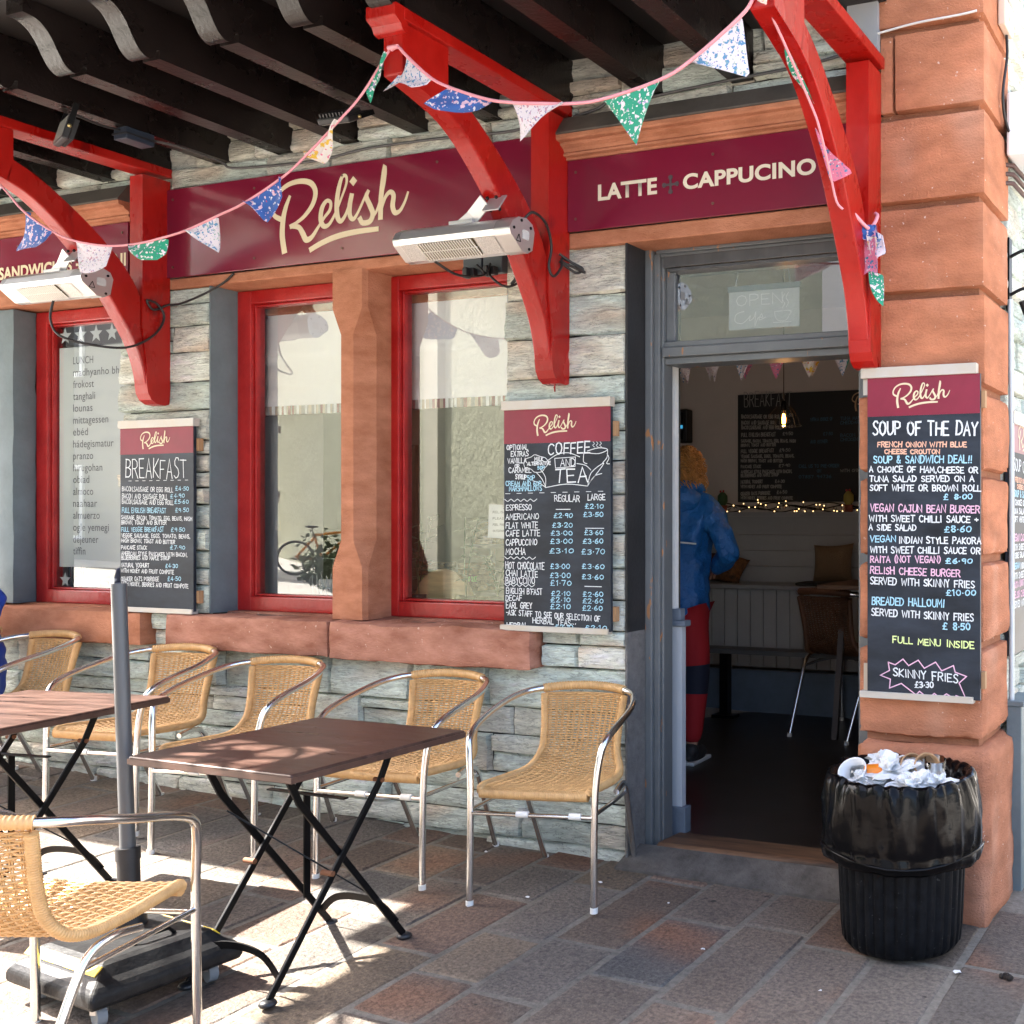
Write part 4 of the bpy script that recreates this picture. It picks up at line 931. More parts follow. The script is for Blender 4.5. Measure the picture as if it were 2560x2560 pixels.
chairs = [(base_chair, -2.497, -.27, .207, None),
          (None, -3.172, -.31, .096, 'wicker chair by the wall partly behind the nearer brown table'),
          (None, -3.996, -.365, .175, 'wicker chair under the window sill just left of the nearer table'),
          (None, -4.68, -.33, .13, 'wicker chair by the wall behind the umbrella pole, turned to the farther table'),
          (None, -5.60, -.33, .0, 'wicker chair by the wall at the left edge next to the blue jacket'),
          (None, -6.14, -.36, .0, 'wicker chair under the person in the bright blue jacket, mostly out of frame'),
          (None, -2.89, -1.975, 3.438, 'sunlit wicker chair in the left foreground seen from behind, cut by the frame')]
for o, x, y, r, lb in chairs:
    if o is None: o = copy_tree(base_chair); o['label'] = lb
    place(o, x, y, r)

# ------------------------------------------------------------------ folding table
def make_table(label):
    root = empty('folding_table', (0, 0, 0), label, 'table', 'brown folding cafe tables')
    hx, hy, H = .33, .352, .70
    t = MB(); t.box(-hx, hx, -hy, hy, H - .028, H); t.build('tabletop', [M_table], root, world=False, bevel=.007, seg=3)
    e = MB(); w_ = .0012
    e.box(-hx - w_, hx + w_, -hy - w_, -hy + .001, H - .024, H - .008); e.box(hx - .001, hx + w_, -hy, hy, H - .024, H - .008); e.box(-hx - w_, -hx + .001, -hy, hy, H - .024, H - .008); e.box(-hx, hx, hy - .001, hy + w_, H - .024, H - .008)
    e.build('edge_band', M_tedge, root, world=False)
    for sx in (-.185, .145):
        for s in (1, -1):
            l = MB(); x = sx + s * .008
            a = (x, s * -.272, .015); b = (x, s * .09, .52) ; c = (x, s * .255, H - .03)
            l.bar(a, (x, s * .155, .56), .022, .010, (1, 0, 0)); l.bar((x, s * .150, .553), (x, s * .21, H - .028), .022, .010, (1, 0, 0))
            lo = l.build('leg', M_black, root, world=False, bevel=.002)
            f = MB(); f.lathe([(.002, .0), (.022, .0), (.026, .006), (.022, .014), (.010, .018), (.0, .018)], (x, s * -.276, 0), 14); f.build('foot_pad', M_blackp, lo, world=False)
        p = MB(); p.tube([(sx - .022, -.052, .317), (sx + .022, -.052, .317)], .009, 8); p.tube([(sx - .018, .155, .56), (sx + .018, .155, .56)], .008, 8); p.build('pivot_bolt', M_rust, root, world=False)
    br = MB()
    for s in (-1, 1):
        P = spline([(-.185, s * .235, .068), (-.12, s * .232, .118), (-.02, s * .230, .132), (.08, s * .232, .118), (.145, s * .235, .068)], 5)
        for i in range(len(P) - 1): br.bar(P[i], P[i + 1], .024, .005, (0, 0, 1) if False else (0, 1, .2))
    br.bar((-.19, .20, .60), (.15, -.19, .12), .024, .006, (0, 1, 0)) if False else None
    br.bar((-.18, -.14, .50), (.14, .17, .16), .024, .005, (0, .3, 1))
    br.bar((-.02, .02, .53), (-.02, .02, .20), .024, .005, (1, 0, 0))
    br.bar((-.185, .02, .53), (.145, .02, .53), .02, .005, (0, 0, 1))
    br.build('brace', M_black, root, world=False)
    for s in (-1, 1):
        r = MB(); r.bar((-.27, s * .20, H - .036), (.25, s * .20, H - .036), .022, .014, (0, 0, 1)); r.build('top_rail', M_black, root, world=False)
    return root
T1 = make_table('nearer brown folding table with a patch of sun, in front of three wicker chairs')
place(T1, -2.825, -1.185, R(-1)); 
T2 = copy_tree(T1); T2['label'] = 'farther brown folding table at the left edge behind the umbrella pole, top in sunlight'; place(T2, -4.12, -1.26, R(7.5))

# ------------------------------------------------------------------ umbrella stand
us = empty('umbrella_stand', (-3.22, -1.47, gz(-3.2, -1.47)), 'black wheeled umbrella base with a bare grey pole standing up', 'umbrella stand')
Rm = Matrix.Rotation(R(-7), 4, 'Z'); bc = Vector((-3.15, -1.54, 0)); g0 = gz(-3.15, -1.54)
b = MB(); hw = .215
prf = [(hw, .06), (hw + .006, .075), (hw + .006, .10), (hw - .01, .118), (hw - .03, .13), (hw - .055, .158), (hw - .075, .165)]
v = []
for (r_, z) in prf:
    c = .03
    for (sx, sy) in ((1, -1), (1, 1), (-1, 1), (-1, -1)):
        for (ax, ay) in (((1, 0), (0, 1)) if sx * sy < 0 else ((0, 1), (1, 0))) if False else ((0, 0),):
            p = Rm @ Vector((sx * r_, sy * r_, z)); v.append((bc.x + p.x, bc.y + p.y, g0 + z))
n = 4; f = [(i * n + k, i * n + (k + 1) % n, (i + 1) * n + (k + 1) % n, (i + 1) * n + k) for i in range(len(prf) - 1) for k in range(n)] + [tuple(range((len(prf) - 1) * n, len(prf) * n)), (3, 2, 1, 0)]
b.add(v, f); b.build('weighted_base', mat('scuffed_black_plastic', (.013, .013, .015), .4, var=.5, vscale=16, vcol=(.022, .022, .022), bump=.2, bscale=60, spec=.15), us, bevel=.010, seg=3)
tp = MB(); strp = []
for s in (-1, 1):
    a = Rm @ Vector((-hw + .02, s * (hw - .045), .1475)); c = Rm @ Vector((hw - .05, s * (hw - .045), .1475))
    for k in range(7):
        p = a.lerp(c, k / 7); q = a.lerp(c, (k + 1) / 7); d = (q - p)
        tp.obox((bc.x + (p.x + q.x) / 2, bc.y + (p.y + q.y) / 2, g0 + .1475), (d.length * .98, .03, .004), (R(45 * -s) if s > 0 else R(45), 0, R(-7)), k % 2)
tp.build('hazard_tape', [mat('yellow_tape', (.75, .52, .03), .5), mat('black_tape', (.03, .03, .03), .5)], us)
h = MB(); P = [bc + Rm @ Vector(p) for p in ((.10, -.04, .165), (.105, -.02, .185), (.105, .06, .185), (.10, .08, .165))]; h.tube([(p.x, p.y, p.z + g0) for p in P], .006, 6); h.build('handle', M_black, us)
for sx, sy in ((.15, -.16), (-.16, -.16), (.15, .16), (-.16, .16)):
    p = bc + Rm @ Vector((sx, sy, 0)); wz = gz(p.x, p.y) + .03
    c = MB(); c.obox((p.x, p.y, wz + .025), (.03, .034, .04), (0, 0, .3)); co = c.build('caster', mat('zinc', (.5, .5, .5), .35, metal=1), us)
    c = MB(); c.tube([(p.x - .004, p.y - .012, wz), (p.x + .004, p.y + .012, wz)], .03, 16); c.build('wheel', mat('grey_rubber', (.17, .19, .21), .6), co)
p0 = Vector((-3.225, -1.475, g0 + .15)); p1 = Vector((-3.298, -1.46, 1.190)); d = p1 - p0
c = MB(); c.tube([p0, p0 + d * .05], .045, 16); c.tube([p0 + d * .04, p0 + d * .20], .031, 16); c.tube([p0 + d * .20, p0 + d * .235], .034, 16); c.build('socket', M_blackp, us)
c = MB(); c.tube([p0 + d * .2, p1], .0215, 18); c.build('pole', M_pole, us)

# ------------------------------------------------------------------ rubbish bin
bx, by_ = -1.135, -.262; bz = gz(bx, by_)
bn = empty('rubbish_bin', (bx, by_, bz), 'black ribbed round litter bin with a black bin liner, beside the sandstone pier', 'bin')
m = MB()
def rib(r, z, a, i): return (r + (.003 if (a / (2 * math.pi) * 36) % 1 > .26 else -.006) * (1 if .02 < z < .5 else 0), 0)
m.lathe([(.02, .004), (.165, .004), (.185, .012), (.200, .035), (.206, .09), (.213, .25), (.221, .42), (.224, .55), (.216, .55), (.205, .1)], (bx, by_, bz), 216, fn=rib)
m.build('bucket', M_bin, bn)
m = MB()
def fold(r, z, a, i):
    k = 0 if i < 2 else min(1, (i - 1) / 3)
    n1 = noise.noise((math.cos(a) * 3.2, math.sin(a) * 3.2, z * 6)); n2 = noise.noise((math.cos(a) * 9, math.sin(a) * 9, z * 3 + 4)); n3 = noise.noise((math.cos(a) * 22, math.sin(a) * 22, z * 9))
    k *= (1, 1, 1, 1, 1, .95, .9, .85, .85, .85, .8, .7, .5, .3, .3, .3, .5)[i]; n1 *= (1 if i < 10 else .6)
    rg = 1 - 2 * abs(noise.noise((math.cos(a) * 4.3 + 5 + z * 2.5, math.sin(a) * 4.3, z * 5 - 3))); rg2 = 1 - 2 * abs(noise.noise((math.cos(a) * 7 + z * 9, math.sin(a) * 7 - z * 6, z * 4)))
    return (r + .016 * n1 + .004 * n2 * (.4 + k) + .010 * rg * k * max(0, rg) + .006 * max(0, rg2) * k + .002 * n3, .010 * n2 * (1 if i < 7 else .45) + .012 * noise.noise((math.cos(a) * 2, math.sin(a) * 2, 9)))
pf = [(.19, .44), (.207, .50), (.216, .555), (.224, .585), (.237, .594), (.249, .585), (.256, .555), (.260, .50), (.263, .45), (.265, .40), (.263, .37), (.262, .36), (.270, .345), (.268, .325), (.262, .312), (.248, .318), (.225, .335)]
m.lathe(pf, (bx, by_, bz), 260, fn=fold); m.build('liner', M_bag, bn)
k = MB(); P = []
for i in range(24):
    a = R(-170 + 290 * i / 23); r = .272 + .004 * noise.noise((i * .7, 1, 1)); P.append((bx + r * math.cos(a), by_ + r * math.sin(a), bz + .345 + .012 * math.sin(i * .6)))
k.tube(P, .011, 6, flat=.4); k.build('liner_tie', M_bag, bn)
def crumple(name, c, r, m_, label, sd_, flat=.6, cat='paper napkin', group='crumpled white napkins in the bin'):
    b = MB(); bm = bmesh.new(); bmesh.ops.create_icosphere(bm, subdivisions=4, radius=1)
    for v in bm.verts:
        n1 = noise.noise(v.co * 1.2 + Vector((sd_, 0, 0))); n2 = abs(noise.noise(v.co * 2.1 + Vector((0, sd_, 0)))); n3 = abs(noise.noise(v.co * 4.2 + Vector((0, 0, sd_))))
        v.co = v.co * (1 + .75 * n1 - 1.0 * n2 - .35 * n3); v.co = Vector((v.co.x * r, v.co.y * r, v.co.z * r * flat)) + Vector(c)
    b.add([v.co[:] for v in bm.verts], [tuple(v.index for v in f.verts) for f in bm.faces]); bm.free()
    o = b.build(name, m_); tag(o, label, cat, group); return o
rz_ = bz + .53
dm = MB(); dm.lathe([(.215, -.05), (.15, -.02), (.0, .0)], (bx, by_, rz_ - .01), 24); dmo = dm.build('packed_litter', M_bag, bn)
crumple('paper_napkin', (bx - .02, by_ - .06, rz_ + .065), .11, M_paper, 'largest crumpled white napkin in the middle of the bin', 1)
crumple('paper_napkin', (bx - .11, by_ - .12, rz_ + .04), .07, M_paper, 'crumpled napkin below the orange bottle label, at the bin rim', 2)
crumple('paper_napkin', (bx + .08, by_ - .11, rz_ + .04), .085, M_paper, 'crumpled napkin right of centre at the front rim of the bin', 5)
crumple('paper_napkin', (bx + .15, by_ - .07, rz_ + .04), .07, M_paper, 'crumpled napkin at the right end of the bin by the glass', 9)
crumple('paper_napkin', (bx - .09, by_ + .09, rz_ + .065), .06, M_paper, 'crumpled napkin at the back left of the bin above the cup rim', 13)
def cup(label, c, rot, m1, band=None, r0=.03, r1=.042, h=.10):
    e = empty('paper_cup', c, label, 'cup', 'used cups in the bin'); e.rotation_euler = rot
    b = MB(); b.lathe([(0, 0), (r0, 0), (r1, h), (r1 + .003, h), (r1 + .003, h + .004), (r1 - .002, h + .002), (r0 - .001, .004), (0, .004)], (0, 0, 0), 24); b.build('cup_wall', m1, e, world=False)
    if band: b = MB(); b.lathe([(r0 + (r1 - r0) * .35 + .0008, h * .35), (r0 + (r1 - r0) * .5 + .0008, h * .5)], (0, 0, 0), 24); b.build('band', band, e, world=False)
    return e
gr_ = mat('green_band', (.08, .22, .06), .6)
cup('brown paper cup with green band lying behind the largest napkin', (bx - .02, by_ + .03, rz_ + .06), (R(75), R(20), R(40)), M_card, gr_)
cup('brown paper cup lying open towards the viewer left of the glass', (bx + .06, by_ + .03, rz_ + .05), (R(65), 0, R(30)), M_card)
cup('white paper cup showing its round rim behind the orange bottle label', (bx - .12, by_ - .06, rz_ + .0), (R(40), R(-10), 0), M_paper, None, .034, .048, .10)
cup('white paper cup with green band poking out below the largest napkin', (bx + .02, by_ - .15, rz_ - .02), (R(20), R(15), 0), M_paper, gr_, .03, .036, .06)
e = empty('drinks_bottle', (bx - .15, by_ - .09, rz_ + .05), 'clear plastic drinks bottle with an orange and blue label lying in the bin', 'bottle'); e.rotation_euler = (R(84), 0, R(100))
b = MB(); b.lathe([(0, 0), (.03, .002), (.031, .02), (.031, .13), (.022, .17), (.013, .19), (.013, .205), (0, .205)], (0, 0, 0), 20); b.build('bottle_body', M_cleargl, e, world=False)
b = MB(); b.lathe([(.0316, .05), (.0316, .115)], (0, 0, 0), 24, col=(1, 1, 1)); b.build('label', mat('orange_label', (.80, .22, .01), .4), e, world=False)
b = MB(); b.lathe([(.0320, .065), (.0320, .10)], (0, 0, 0), 24); 
lb_ = MB()
for k in range(24):
    a0, a1 = 2 * math.pi * k / 24, 2 * math.pi * (k + 1) / 24
    if 14 <= k <= 20: lb_.add([(.0321 * math.cos(a0), .0321 * math.sin(a0), .064), (.0321 * math.cos(a1), .0321 * math.sin(a1), .064), (.0321 * math.cos(a1), .0321 * math.sin(a1), .102), (.0321 * math.cos(a0), .0321 * math.sin(a0), .102)], [(0, 1, 2, 3)])
lb_.build('blue_patch', mat('blue_label', (.01, .03, .30), .4), e, world=False)
lt_ = MB(); write(lt_, 'FANTA', .0, .0, .05, .0, .02, 0, .0045, fn=lambda p: (.0326 * math.cos(R(212) + p[0] / .0322), .0326 * math.sin(R(212) + p[0] / .0322), .073 + p[1])); lt_.build('label_lettering', M_paper, e, world=False)
e = empty('plastic_tumbler', (bx + .12, by_ - .02, rz_ + .01), 'clear ridged plastic tumbler standing up at the right of the bin', 'tumbler'); e.rotation_euler = (R(12), R(6), 0)
b = MB(); b.lathe([(0, 0), (.028, 0), (.036, .11), (.0345, .11), (.027, .004), (0, .004)], (0, 0, 0), 24, fn=lambda r, z, a, i: (r * (1 + (.02 if int(a * 24 / 6.2832) % 2 else 0)), 0)); b.build('tumbler_wall', M_cleargl, e, world=False)

# ------------------------------------------------------------------ patio heaters
def heater(xc, label, plate_x):
    e = empty('patio_heater', (xc, -.42, 2.45), label, 'heater', 'silver electric patio heaters on the red brackets')
    x0, x1 = xc - .275, xc + .275
    pf = [(-.352, 2.478), (-.365, 2.505), (-.40, 2.52), (-.445, 2.515), (-.480, 2.495), (-.496, 2.465), (-.490, 2.445), (-.425, 2.395), (-.395, 2.392), (-.365, 2.410)]
    b = MB(); b.prism(pf, 'x', x0 + .03, x1 - .075, smooth=False)
    for i in range(8):
        for sx in (x0 + .06, x1 - .22): b.obox((sx + i * .014, -.405, 2.5205), (.004, .05, .003), (R(8), 0, 0))
    bo = b.build('body', mat('heater_aluminium', (.86, .86, .85), .42, metal=.9), e, bevel=.004)
    def scale(pf, k): 
        cy = sum(p[0] for p in pf) / len(pf); cz = sum(p[1] for p in pf) / len(pf); return [(cy + (p[0] - cy) * k, cz + (p[1] - cz) * k) for p in pf]
    c = MB(); c.prism(scale(pf, 1.04), 'x', x1 - .075, x1); c.prism(scale(pf, 1.0), 'x', x0, x0 + .03); co = c.build('end_cap', mat('cast_aluminium', (.62, .62, .61), .38, metal=.85), e, bevel=.005)
    s = MB(); 
    for (yy, zz) in ((-.375, 2.49), (-.475, 2.47), (-.385, 2.408), (-.43, 2.507)): s.tube([(x1 - .001, yy, zz), (x1 + .003, yy, zz)], .006, 8)
    s.build('screw', M_black, co)
    tr = MB(); P = [(-.462, 2.425), (-.436, 2.425), (-.446, 2.452)]
    for i in range(3):
        a, b2 = P[i], P[(i + 1) % 3]; tr.bar((x1 + .0015, a[0], a[1]), (x1 + .0015, b2[0], b2[1]), .0028, .001, (1, 0, 0))
    tr.box(x1 + .001, x1 + .0018, -.425, -.385, 2.44, 2.475, 1)
    tr.build('warning_mark', [M_black, mat('printed_plate', (.45, .45, .45), .5)], co)
    # front reflector opening with louvres, facing down and out
    a = Vector((0, -.490, 2.445)); d = Vector((0, .065, -.05)); nrm = Vector((0, -.05, -.065)).normalized()
    g = MB(); ga, gb = x0 + .115, x1 - .175
    q = [a + d * .04, a + d * .96]
    o_ = nrm * .0025
    g.add([(ga, q[0].y + o_.y, q[0].z + o_.z), (gb, q[0].y + o_.y, q[0].z + o_.z), (gb, q[1].y + o_.y, q[1].z + o_.z), (ga, q[1].y + o_.y, q[1].z + o_.z)], [(0, 1, 2, 3)])
    go = g.build('reflector', mat('dark_gold_reflector', (.10, .075, .032), .4, metal=.3), e)
    l = MB()
    for i in range(21):
        x = ga + (gb - ga) * (i + .5) / 21; p = a + nrm * .008
        l.bar((x - .004, p.y, p.z), (x + .004, (p + d).y, (p + d).z), .004, .0042, (1, 0, 0))
    l.bar((ga, (a + nrm * .008 + d * .5).y, (a + nrm * .006 + d * .5).z), (gb, (a + nrm * .008 + d * .5).y, (a + nrm * .006 + d * .5).z), .003, .003)
    l.build('louvre', mat('louvre_metal', (.85, .83, .78), .35, metal=.7), go)
    h = MB()
    for (sx0, sx1) in ((x0 + .034, ga - .004), (gb + .004, x1 - .08)):
        h.add([(sx0, q[0].y + o_.y, q[0].z + o_.z), (sx1, q[0].y + o_.y, q[0].z + o_.z), (sx1, q[1].y + o_.y, q[1].z + o_.z), (sx0, q[1].y + o_.y, q[1].z + o_.z)], [(0, 1, 2, 3)])
    h.build('perforated_plate', mat('perforated_metal', (.55, .54, .52), .45, metal=.6, var=.35, vscale=260), e)
    k = MB(); px_ = plate_x
    k.obox((px_ - .02, -.452, 2.575), (.075, .006, .085), (R(-38), 0, 0)); k.bar((px_ - .055, -.462, 2.585), (px_ - .15, -.425, 2.535), .055, .006, (0, 1, .4)); k.bar((px_ - .14, -.428, 2.545), (px_ - .20, -.42, 2.515), .045, .012, (0, 1, .4))
    k.box(px_ - .24, px_ - .13, -.445, -.40, 2.516, 2.53)
    ko = k.build('mount', mat('galvanised', (.5, .5, .5), .45, metal=.7), e, bevel=.002)
    s = MB()
    for (dx, dz) in ((-.04, .02), (0, .02), (-.04, -.02), (0, -.02)): s.ball((px_ + dx, -.458 - dz * .5, 2.572 + dz), .007, 8)
    s.build('bolt', M_black, ko)
    return e
h1 = heater(-2.845, 'silver patio heater on the middle red bracket in front of the long fascia sign', -2.655)
h2 = heater(-5.14, 'silver patio heater on the left red bracket in front of the SANDWICHES sign', -4.952)
def cable(name, pts, label, r=.0055, cat='cable', n=6, m=None):
    b = MB(); b.tube(spline([Vector(p) for p in pts], 7), r, n); o = b.build(name, m or M_cable); return tag(o, label, cat)
cable('power_cable', [(-2.59, -.39, 2.52), (-2.57, -.36, 2.555), (-2.59, -.25, 2.54), (-2.615, -.18, 2.47), (-2.62, -.19, 2.39), (-2.615, -.165, 2.355), (-2.61, -.12, 2.40), (-2.62, -.10, 2.44), (-2.60, -.06, 2.43), (-2.57, -.03, 2.41), (-2.60, -.035, 2.395), (-2.63, -.10, 2.43), (-2.60, -.06, 2.415), (-2.56, -.03, 2.395), (-2.62, -.12, 2.455)], 'black power cable looped from the middle heater round its bracket')
cable('power_cable', [(-5.16, -.42, 2.392), (-5.15, -.44, 2.30), (-5.08, -.44, 2.22), (-4.98, -.34, 2.185), (-4.935, -.22, 2.195), (-4.93, -.10, 2.27), (-4.93, -.05, 2.36), (-4.935, -.08, 2.42), (-4.94, -.13, 2.43), (-4.935, -.10, 2.39), (-4.93, -.03, 2.425), (-4.85, -.02, 2.43), (-4.70, -.02, 2.465), (-4.58, -.015, 2.51), (-4.52, -.012, 2.55)], 'black power cable hanging from the left heater and running to the fascia sign')
cable('power_cable', [(-2.99, -.41, 2.392), (-2.97, -.30, 2.36), (-2.99, -.12, 2.40), (-3.06, -.075, 2.455)], 'short black cable from the middle heater down to the twin socket')
cable('power_cable', [(-2.99, -.08, 2.455), (-2.97, -.11, 2.40), (-2.90, -.09, 2.35), (-2.84, -.05, 2.385), (-2.80, -.05, 2.42), (-2.85, -.07, 2.39), (-2.89, -.07, 2.365), (-2.83, -.06, 2.43)], 'coiled black cable between the twin socket and the bracket')
e = empty('outdoor_socket', (-3.06, -.03, 2.41), 'black weatherproof twin socket with two plugs above the right-hand red window', 'socket')
for q in ((-3.16, -3.062), (-3.056, -2.955)):
    b = MB(); b.box(*q, -.045, -.006, 2.425, 2.512); b.build('socket_box', mat('slate_plastic', (.045, .055, .065), .4), e, bevel=.006)
for x in (-3.11, -3.005):
    b = MB(); b.box(x - .03, x + .03, -.075, -.045, 2.412, 2.448)
    b.obox((x, -.08, 2.425), (.022, .03, .045)); b.build('plug', M_blackp, e, bevel=.004)

# ------------------------------------------------------------------ floodlights, junction box, wiring under the canopy
def flood(c, label, rot):
    e = empty('floodlight', c, label, 'floodlight', 'black floodlights under the canopy'); e.rotation_euler = rot
    b = MB(); b.box(-.075, .075, -.012, .014, -.055, .055); b.build('lamp_body', M_blackp, e, world=False, bevel=.006)
    f = MB()
    for i in range(9): f.box(-.066 + i * .0155, -.060 + i * .0155, .014, .03, -.045, .045)
    f.build('cooling_fin', M_blackp, e, world=False)
    f = MB(); f.box(-.066, .066, -.0135, -.0125, -.045, .045); f.build('lens', mat('lamp_lens', (.35, .35, .33), .15), e, world=False)
    f = MB(); f.bar((-.083, 0, 0), (-.083, 0, .10), .02, .003, (1, 0, 0)); f.bar((.083, 0, 0), (.083, 0, .10), .02, .003, (1, 0, 0)); f.box(-.084, .084, -.01, .01, .098, .102); f.ball((-.086, 0, 0), .008, 8, 1); f.ball((.086, 0, 0), .008, 8, 1); f.build('yoke', [M_black, mat('yellow_zinc', (.55, .45, .2), .35, metal=1)], e, world=False)
    return e
flood((-4.62, -.735, 3.0), 'small black floodlight hanging edge-on under the leftmost rafters', (R(-15), 0, R(-22)))
flood((-3.45, -.42, 3.005), 'larger black finned floodlight near the middle bracket under the rafters', (R(60), 0, R(185)))
e = empty('junction_box', (-4.6, -.44, 3.06), 'small dark junction box on the underside of a left rafter', 'junction box')
b = MB(); b.box(-4.64, -4.56, -.51, -.38, 3.035, 3.088); b.build('box_body', mat('navy_plastic', (.02, .03, .05), .4), e, bevel=.004)
b = MB(); b.box(-4.645, -4.555, -.515, -.375, 3.055, 3.062); b.build('lid_rim', M_blackp, e)
cable('wiring', [(-4.62, -.72, 3.085), (-4.61, -.6, 3.07), (-4.60, -.5, 3.075)], 'short black wire from floodlight to junction box', .005)
cable('wiring', [(-4.59, -.38, 3.07), (-4.57, -.25, 3.078), (-4.56, -.05, 3.072), (-4.54, -.02, 3.05), (-4.4, -.02, 3.035), (-4.0, -.02, 3.02), (-3.7, -.02, 3.04), (-3.3, -.02, 3.035), (-2.95, -.02, 3.02), (-2.78, -.02, 3.035)], 'long grey wire along the stone wall above the Relish sign', .006, m=mat('grey_cable', (.07, .07, .07), .5))
cable('wiring', [(-2.62, -.02, 3.04), (-2.5, -.02, 3.06), (-2.42, -.02, 3.10), (-2.38, -.02, 3.06), (-2.2, -.02, 3.075), (-1.9, -.02, 3.09), (-1.6, -.02, 3.10), (-1.42, -.02, 3.12)], 'grey wire along the stone wall above the LATTE sign', .006, m=mat('grey_cable', (.07, .07, .07), .5))

# ------------------------------------------------------------------ bunting
FL = {'blue': floral('blue_floral', (.035, .12, .42), [((.75, .55, .66), .9, .57), ((.75, .78, .85), 1.3, .62), ((.5, .08, .16), 2.0, .70)]),
      'white': floral('white_blue_floral', (.72, .68, .73), [((.10, .28, .48), 1.3, .57), ((.25, .42, .36), 1.9, .64), ((.08, .12, .40), 1.8, .64)]),
      'green': floral('green_floral', (.02, .33, .20), [((.80, .70, .78), .9, .58), ((.85, .84, .85), 1.6, .61), ((.42, .28, .60), 1.2, .67)]),
      'pale': floral('pale_pink_floral', (.74, .70, .74), [((.50, .28, .36), 1.7, .61), ((.28, .26, .46), 2.1, .62), ((.35, .40, .33), 2.3, .66)]),
      'pink': floral('pink_floral', (.66, .20, .33), [((.06, .22, .42), 1.3, .58), ((.75, .62, .70), 1.7, .62), ((.06, .25, .22), 2.0, .66)]),
      'yellow': floral('yellow_floral', (.76, .72, .68), [((.75, .50, .06), 1.0, .55), ((.70, .18, .30), 1.6, .63)])}
M_tape = mat('pink_bunting_tape', (.68, .28, .32), .8, bump=.3, bscale=60)
def flag(parent, pts, kind, ph, y0=-.95, amp=.02, yoff=None):
    """cloth pennant: first two points on the tape, the rest its lower outline (x, z)"""
    m = MB(); n = 14
    A, B = Vector((*pts[0], 0)), Vector((*pts[1], 0)); low = [Vector((*p, 0)) for p in pts[2:]]
    lowc = [A] + low[::-1] + [B]
    Ls = [0]
    for i in range(1, len(lowc)): Ls.append(Ls[-1] + (lowc[i] - lowc[i - 1]).length)
    def L(t):
        d = t * Ls[-1]; i = 0
        while i < len(Ls) - 2 and Ls[i + 1] < d: i += 1
        return lowc[i].lerp(lowc[i + 1], (d - Ls[i]) / max(1e-9, Ls[i + 1] - Ls[i]))
    v = []
    for j in range(n + 1):
        for i in range(n + 1):
            t = i / n; s = j / n; p = A.lerp(B, t).lerp(L(t), s)
            yy = y0 + amp * s * (math.sin(t * 5 + ph) + .5 * math.sin(s * 6 + t * 3 + ph * 2))
            if yoff: yy = y0 + yoff(p) + amp * s * math.sin(t * 5 + ph)
            v.append((p.x, yy, p.y))
    m.add(v, [(j * (n + 1) + i, j * (n + 1) + i + 1, (j + 1) * (n + 1) + i + 1, (j + 1) * (n + 1) + i) for j in range(n) for i in range(n)], 0, None, True)
    return m.build('pennant', FL[kind], parent)
bu = empty('bunting', (-3.9, -.95, 2.4), 'bunting of floral pennants sagging from the left edge up to the middle bracket', 'bunting')
S1 = [(-5.03, 2.98), (-4.85, 2.84), (-4.653, 2.704), (-4.532, 2.60), (-4.37, 2.507), (-4.243, 2.458), (-4.059, 2.422), (-3.90, 2.416), (-3.773, 2.426), (-3.649, 2.442), (-3.483, 2.482), (-3.365, 2.512), (-3.181, 2.585), (-3.078, 2.645), (-2.928, 2.748), (-2.826, 2.825), (-2.71, 2.955)]
t = MB(); t.tube(spline([(x, -.952, z) for x, z in S1], 4), .0042, 6); t.build('tape', M_tape, bu)
flag(bu, [(-4.80, 2.80), (-4.655, 2.705), (-4.70, 2.62)], 'white', .3)
flag(bu, [(-4.532, 2.600), (-4.365, 2.505), (-4.40, 2.448), (-4.425, 2.443), (-4.598, 2.448)], 'blue', 1)
flag(bu, [(-4.254, 2.462), (-4.059, 2.422), (-4.056, 2.338), (-4.11, 2.318), (-4.171, 2.322)], 'pale', 2)
flag(bu, [(-3.944, 2.418), (-3.773, 2.426), (-3.782, 2.372), (-3.81, 2.350), (-3.87, 2.350), (-3.93, 2.39)], 'green', 3)
flag(bu, [(-3.649, 2.442), (-3.500, 2.475), (-3.498, 2.349), (-3.60, 2.41)], 'white', 4)
flag(bu, [(-3.350, 2.515), (-3.185, 2.583), (-3.19, 2.52), (-3.263, 2.431), (-3.31, 2.49)], 'blue', 5)
flag(bu, [(-3.06, 2.655), (-2.925, 2.748), (-2.98, 2.672), (-3.03, 2.625), (-3.09, 2.648)], 'yellow', 6, amp=.035)
flag(bu, [(-2.815, 2.838), (-2.715, 2.948), (-2.745, 2.86), (-2.79, 2.845), (-2.822, 2.80)], 'green', 7)
bu = empty('bunting', (-2.0, -.95, 2.7), 'bunting of floral pennants from the middle bracket across to the right bracket', 'bunting')
S2 = [(-2.70, 2.955), (-2.671, 2.961), (-2.636, 2.927), (-2.543, 2.845), (-2.467, 2.801), (-2.315, 2.74), (-2.21, 2.714), (-2.09, 2.695), (-2.004, 2.683), (-1.886, 2.679), (-1.689, 2.708), (-1.575, 2.752), (-1.41, 2.857), (-1.368, 2.905), (-1.345, 2.96)]
t = MB(); t.tube(spline([(x, -.952, z) for x, z in S2], 4), .0055, 6); t.tube([(-2.71, -.955, 2.962), (-2.67, -.955, 2.962)], .008, 8); t.build('tape', M_tape, bu)
flag(bu, [(-2.642, 2.933), (-2.530, 2.838), (-2.545, 2.815), (-2.59, 2.805), (-2.635, 2.83), (-2.68, 2.825), (-2.73, 2.812), (-2.70, 2.85)], 'white', 1.5)
flag(bu, [(-2.467, 2.800), (-2.315, 2.740), (-2.37, 2.712), (-2.42, 2.708), (-2.50, 2.722), (-2.551, 2.752), (-2.51, 2.775)], 'blue', 2.5)
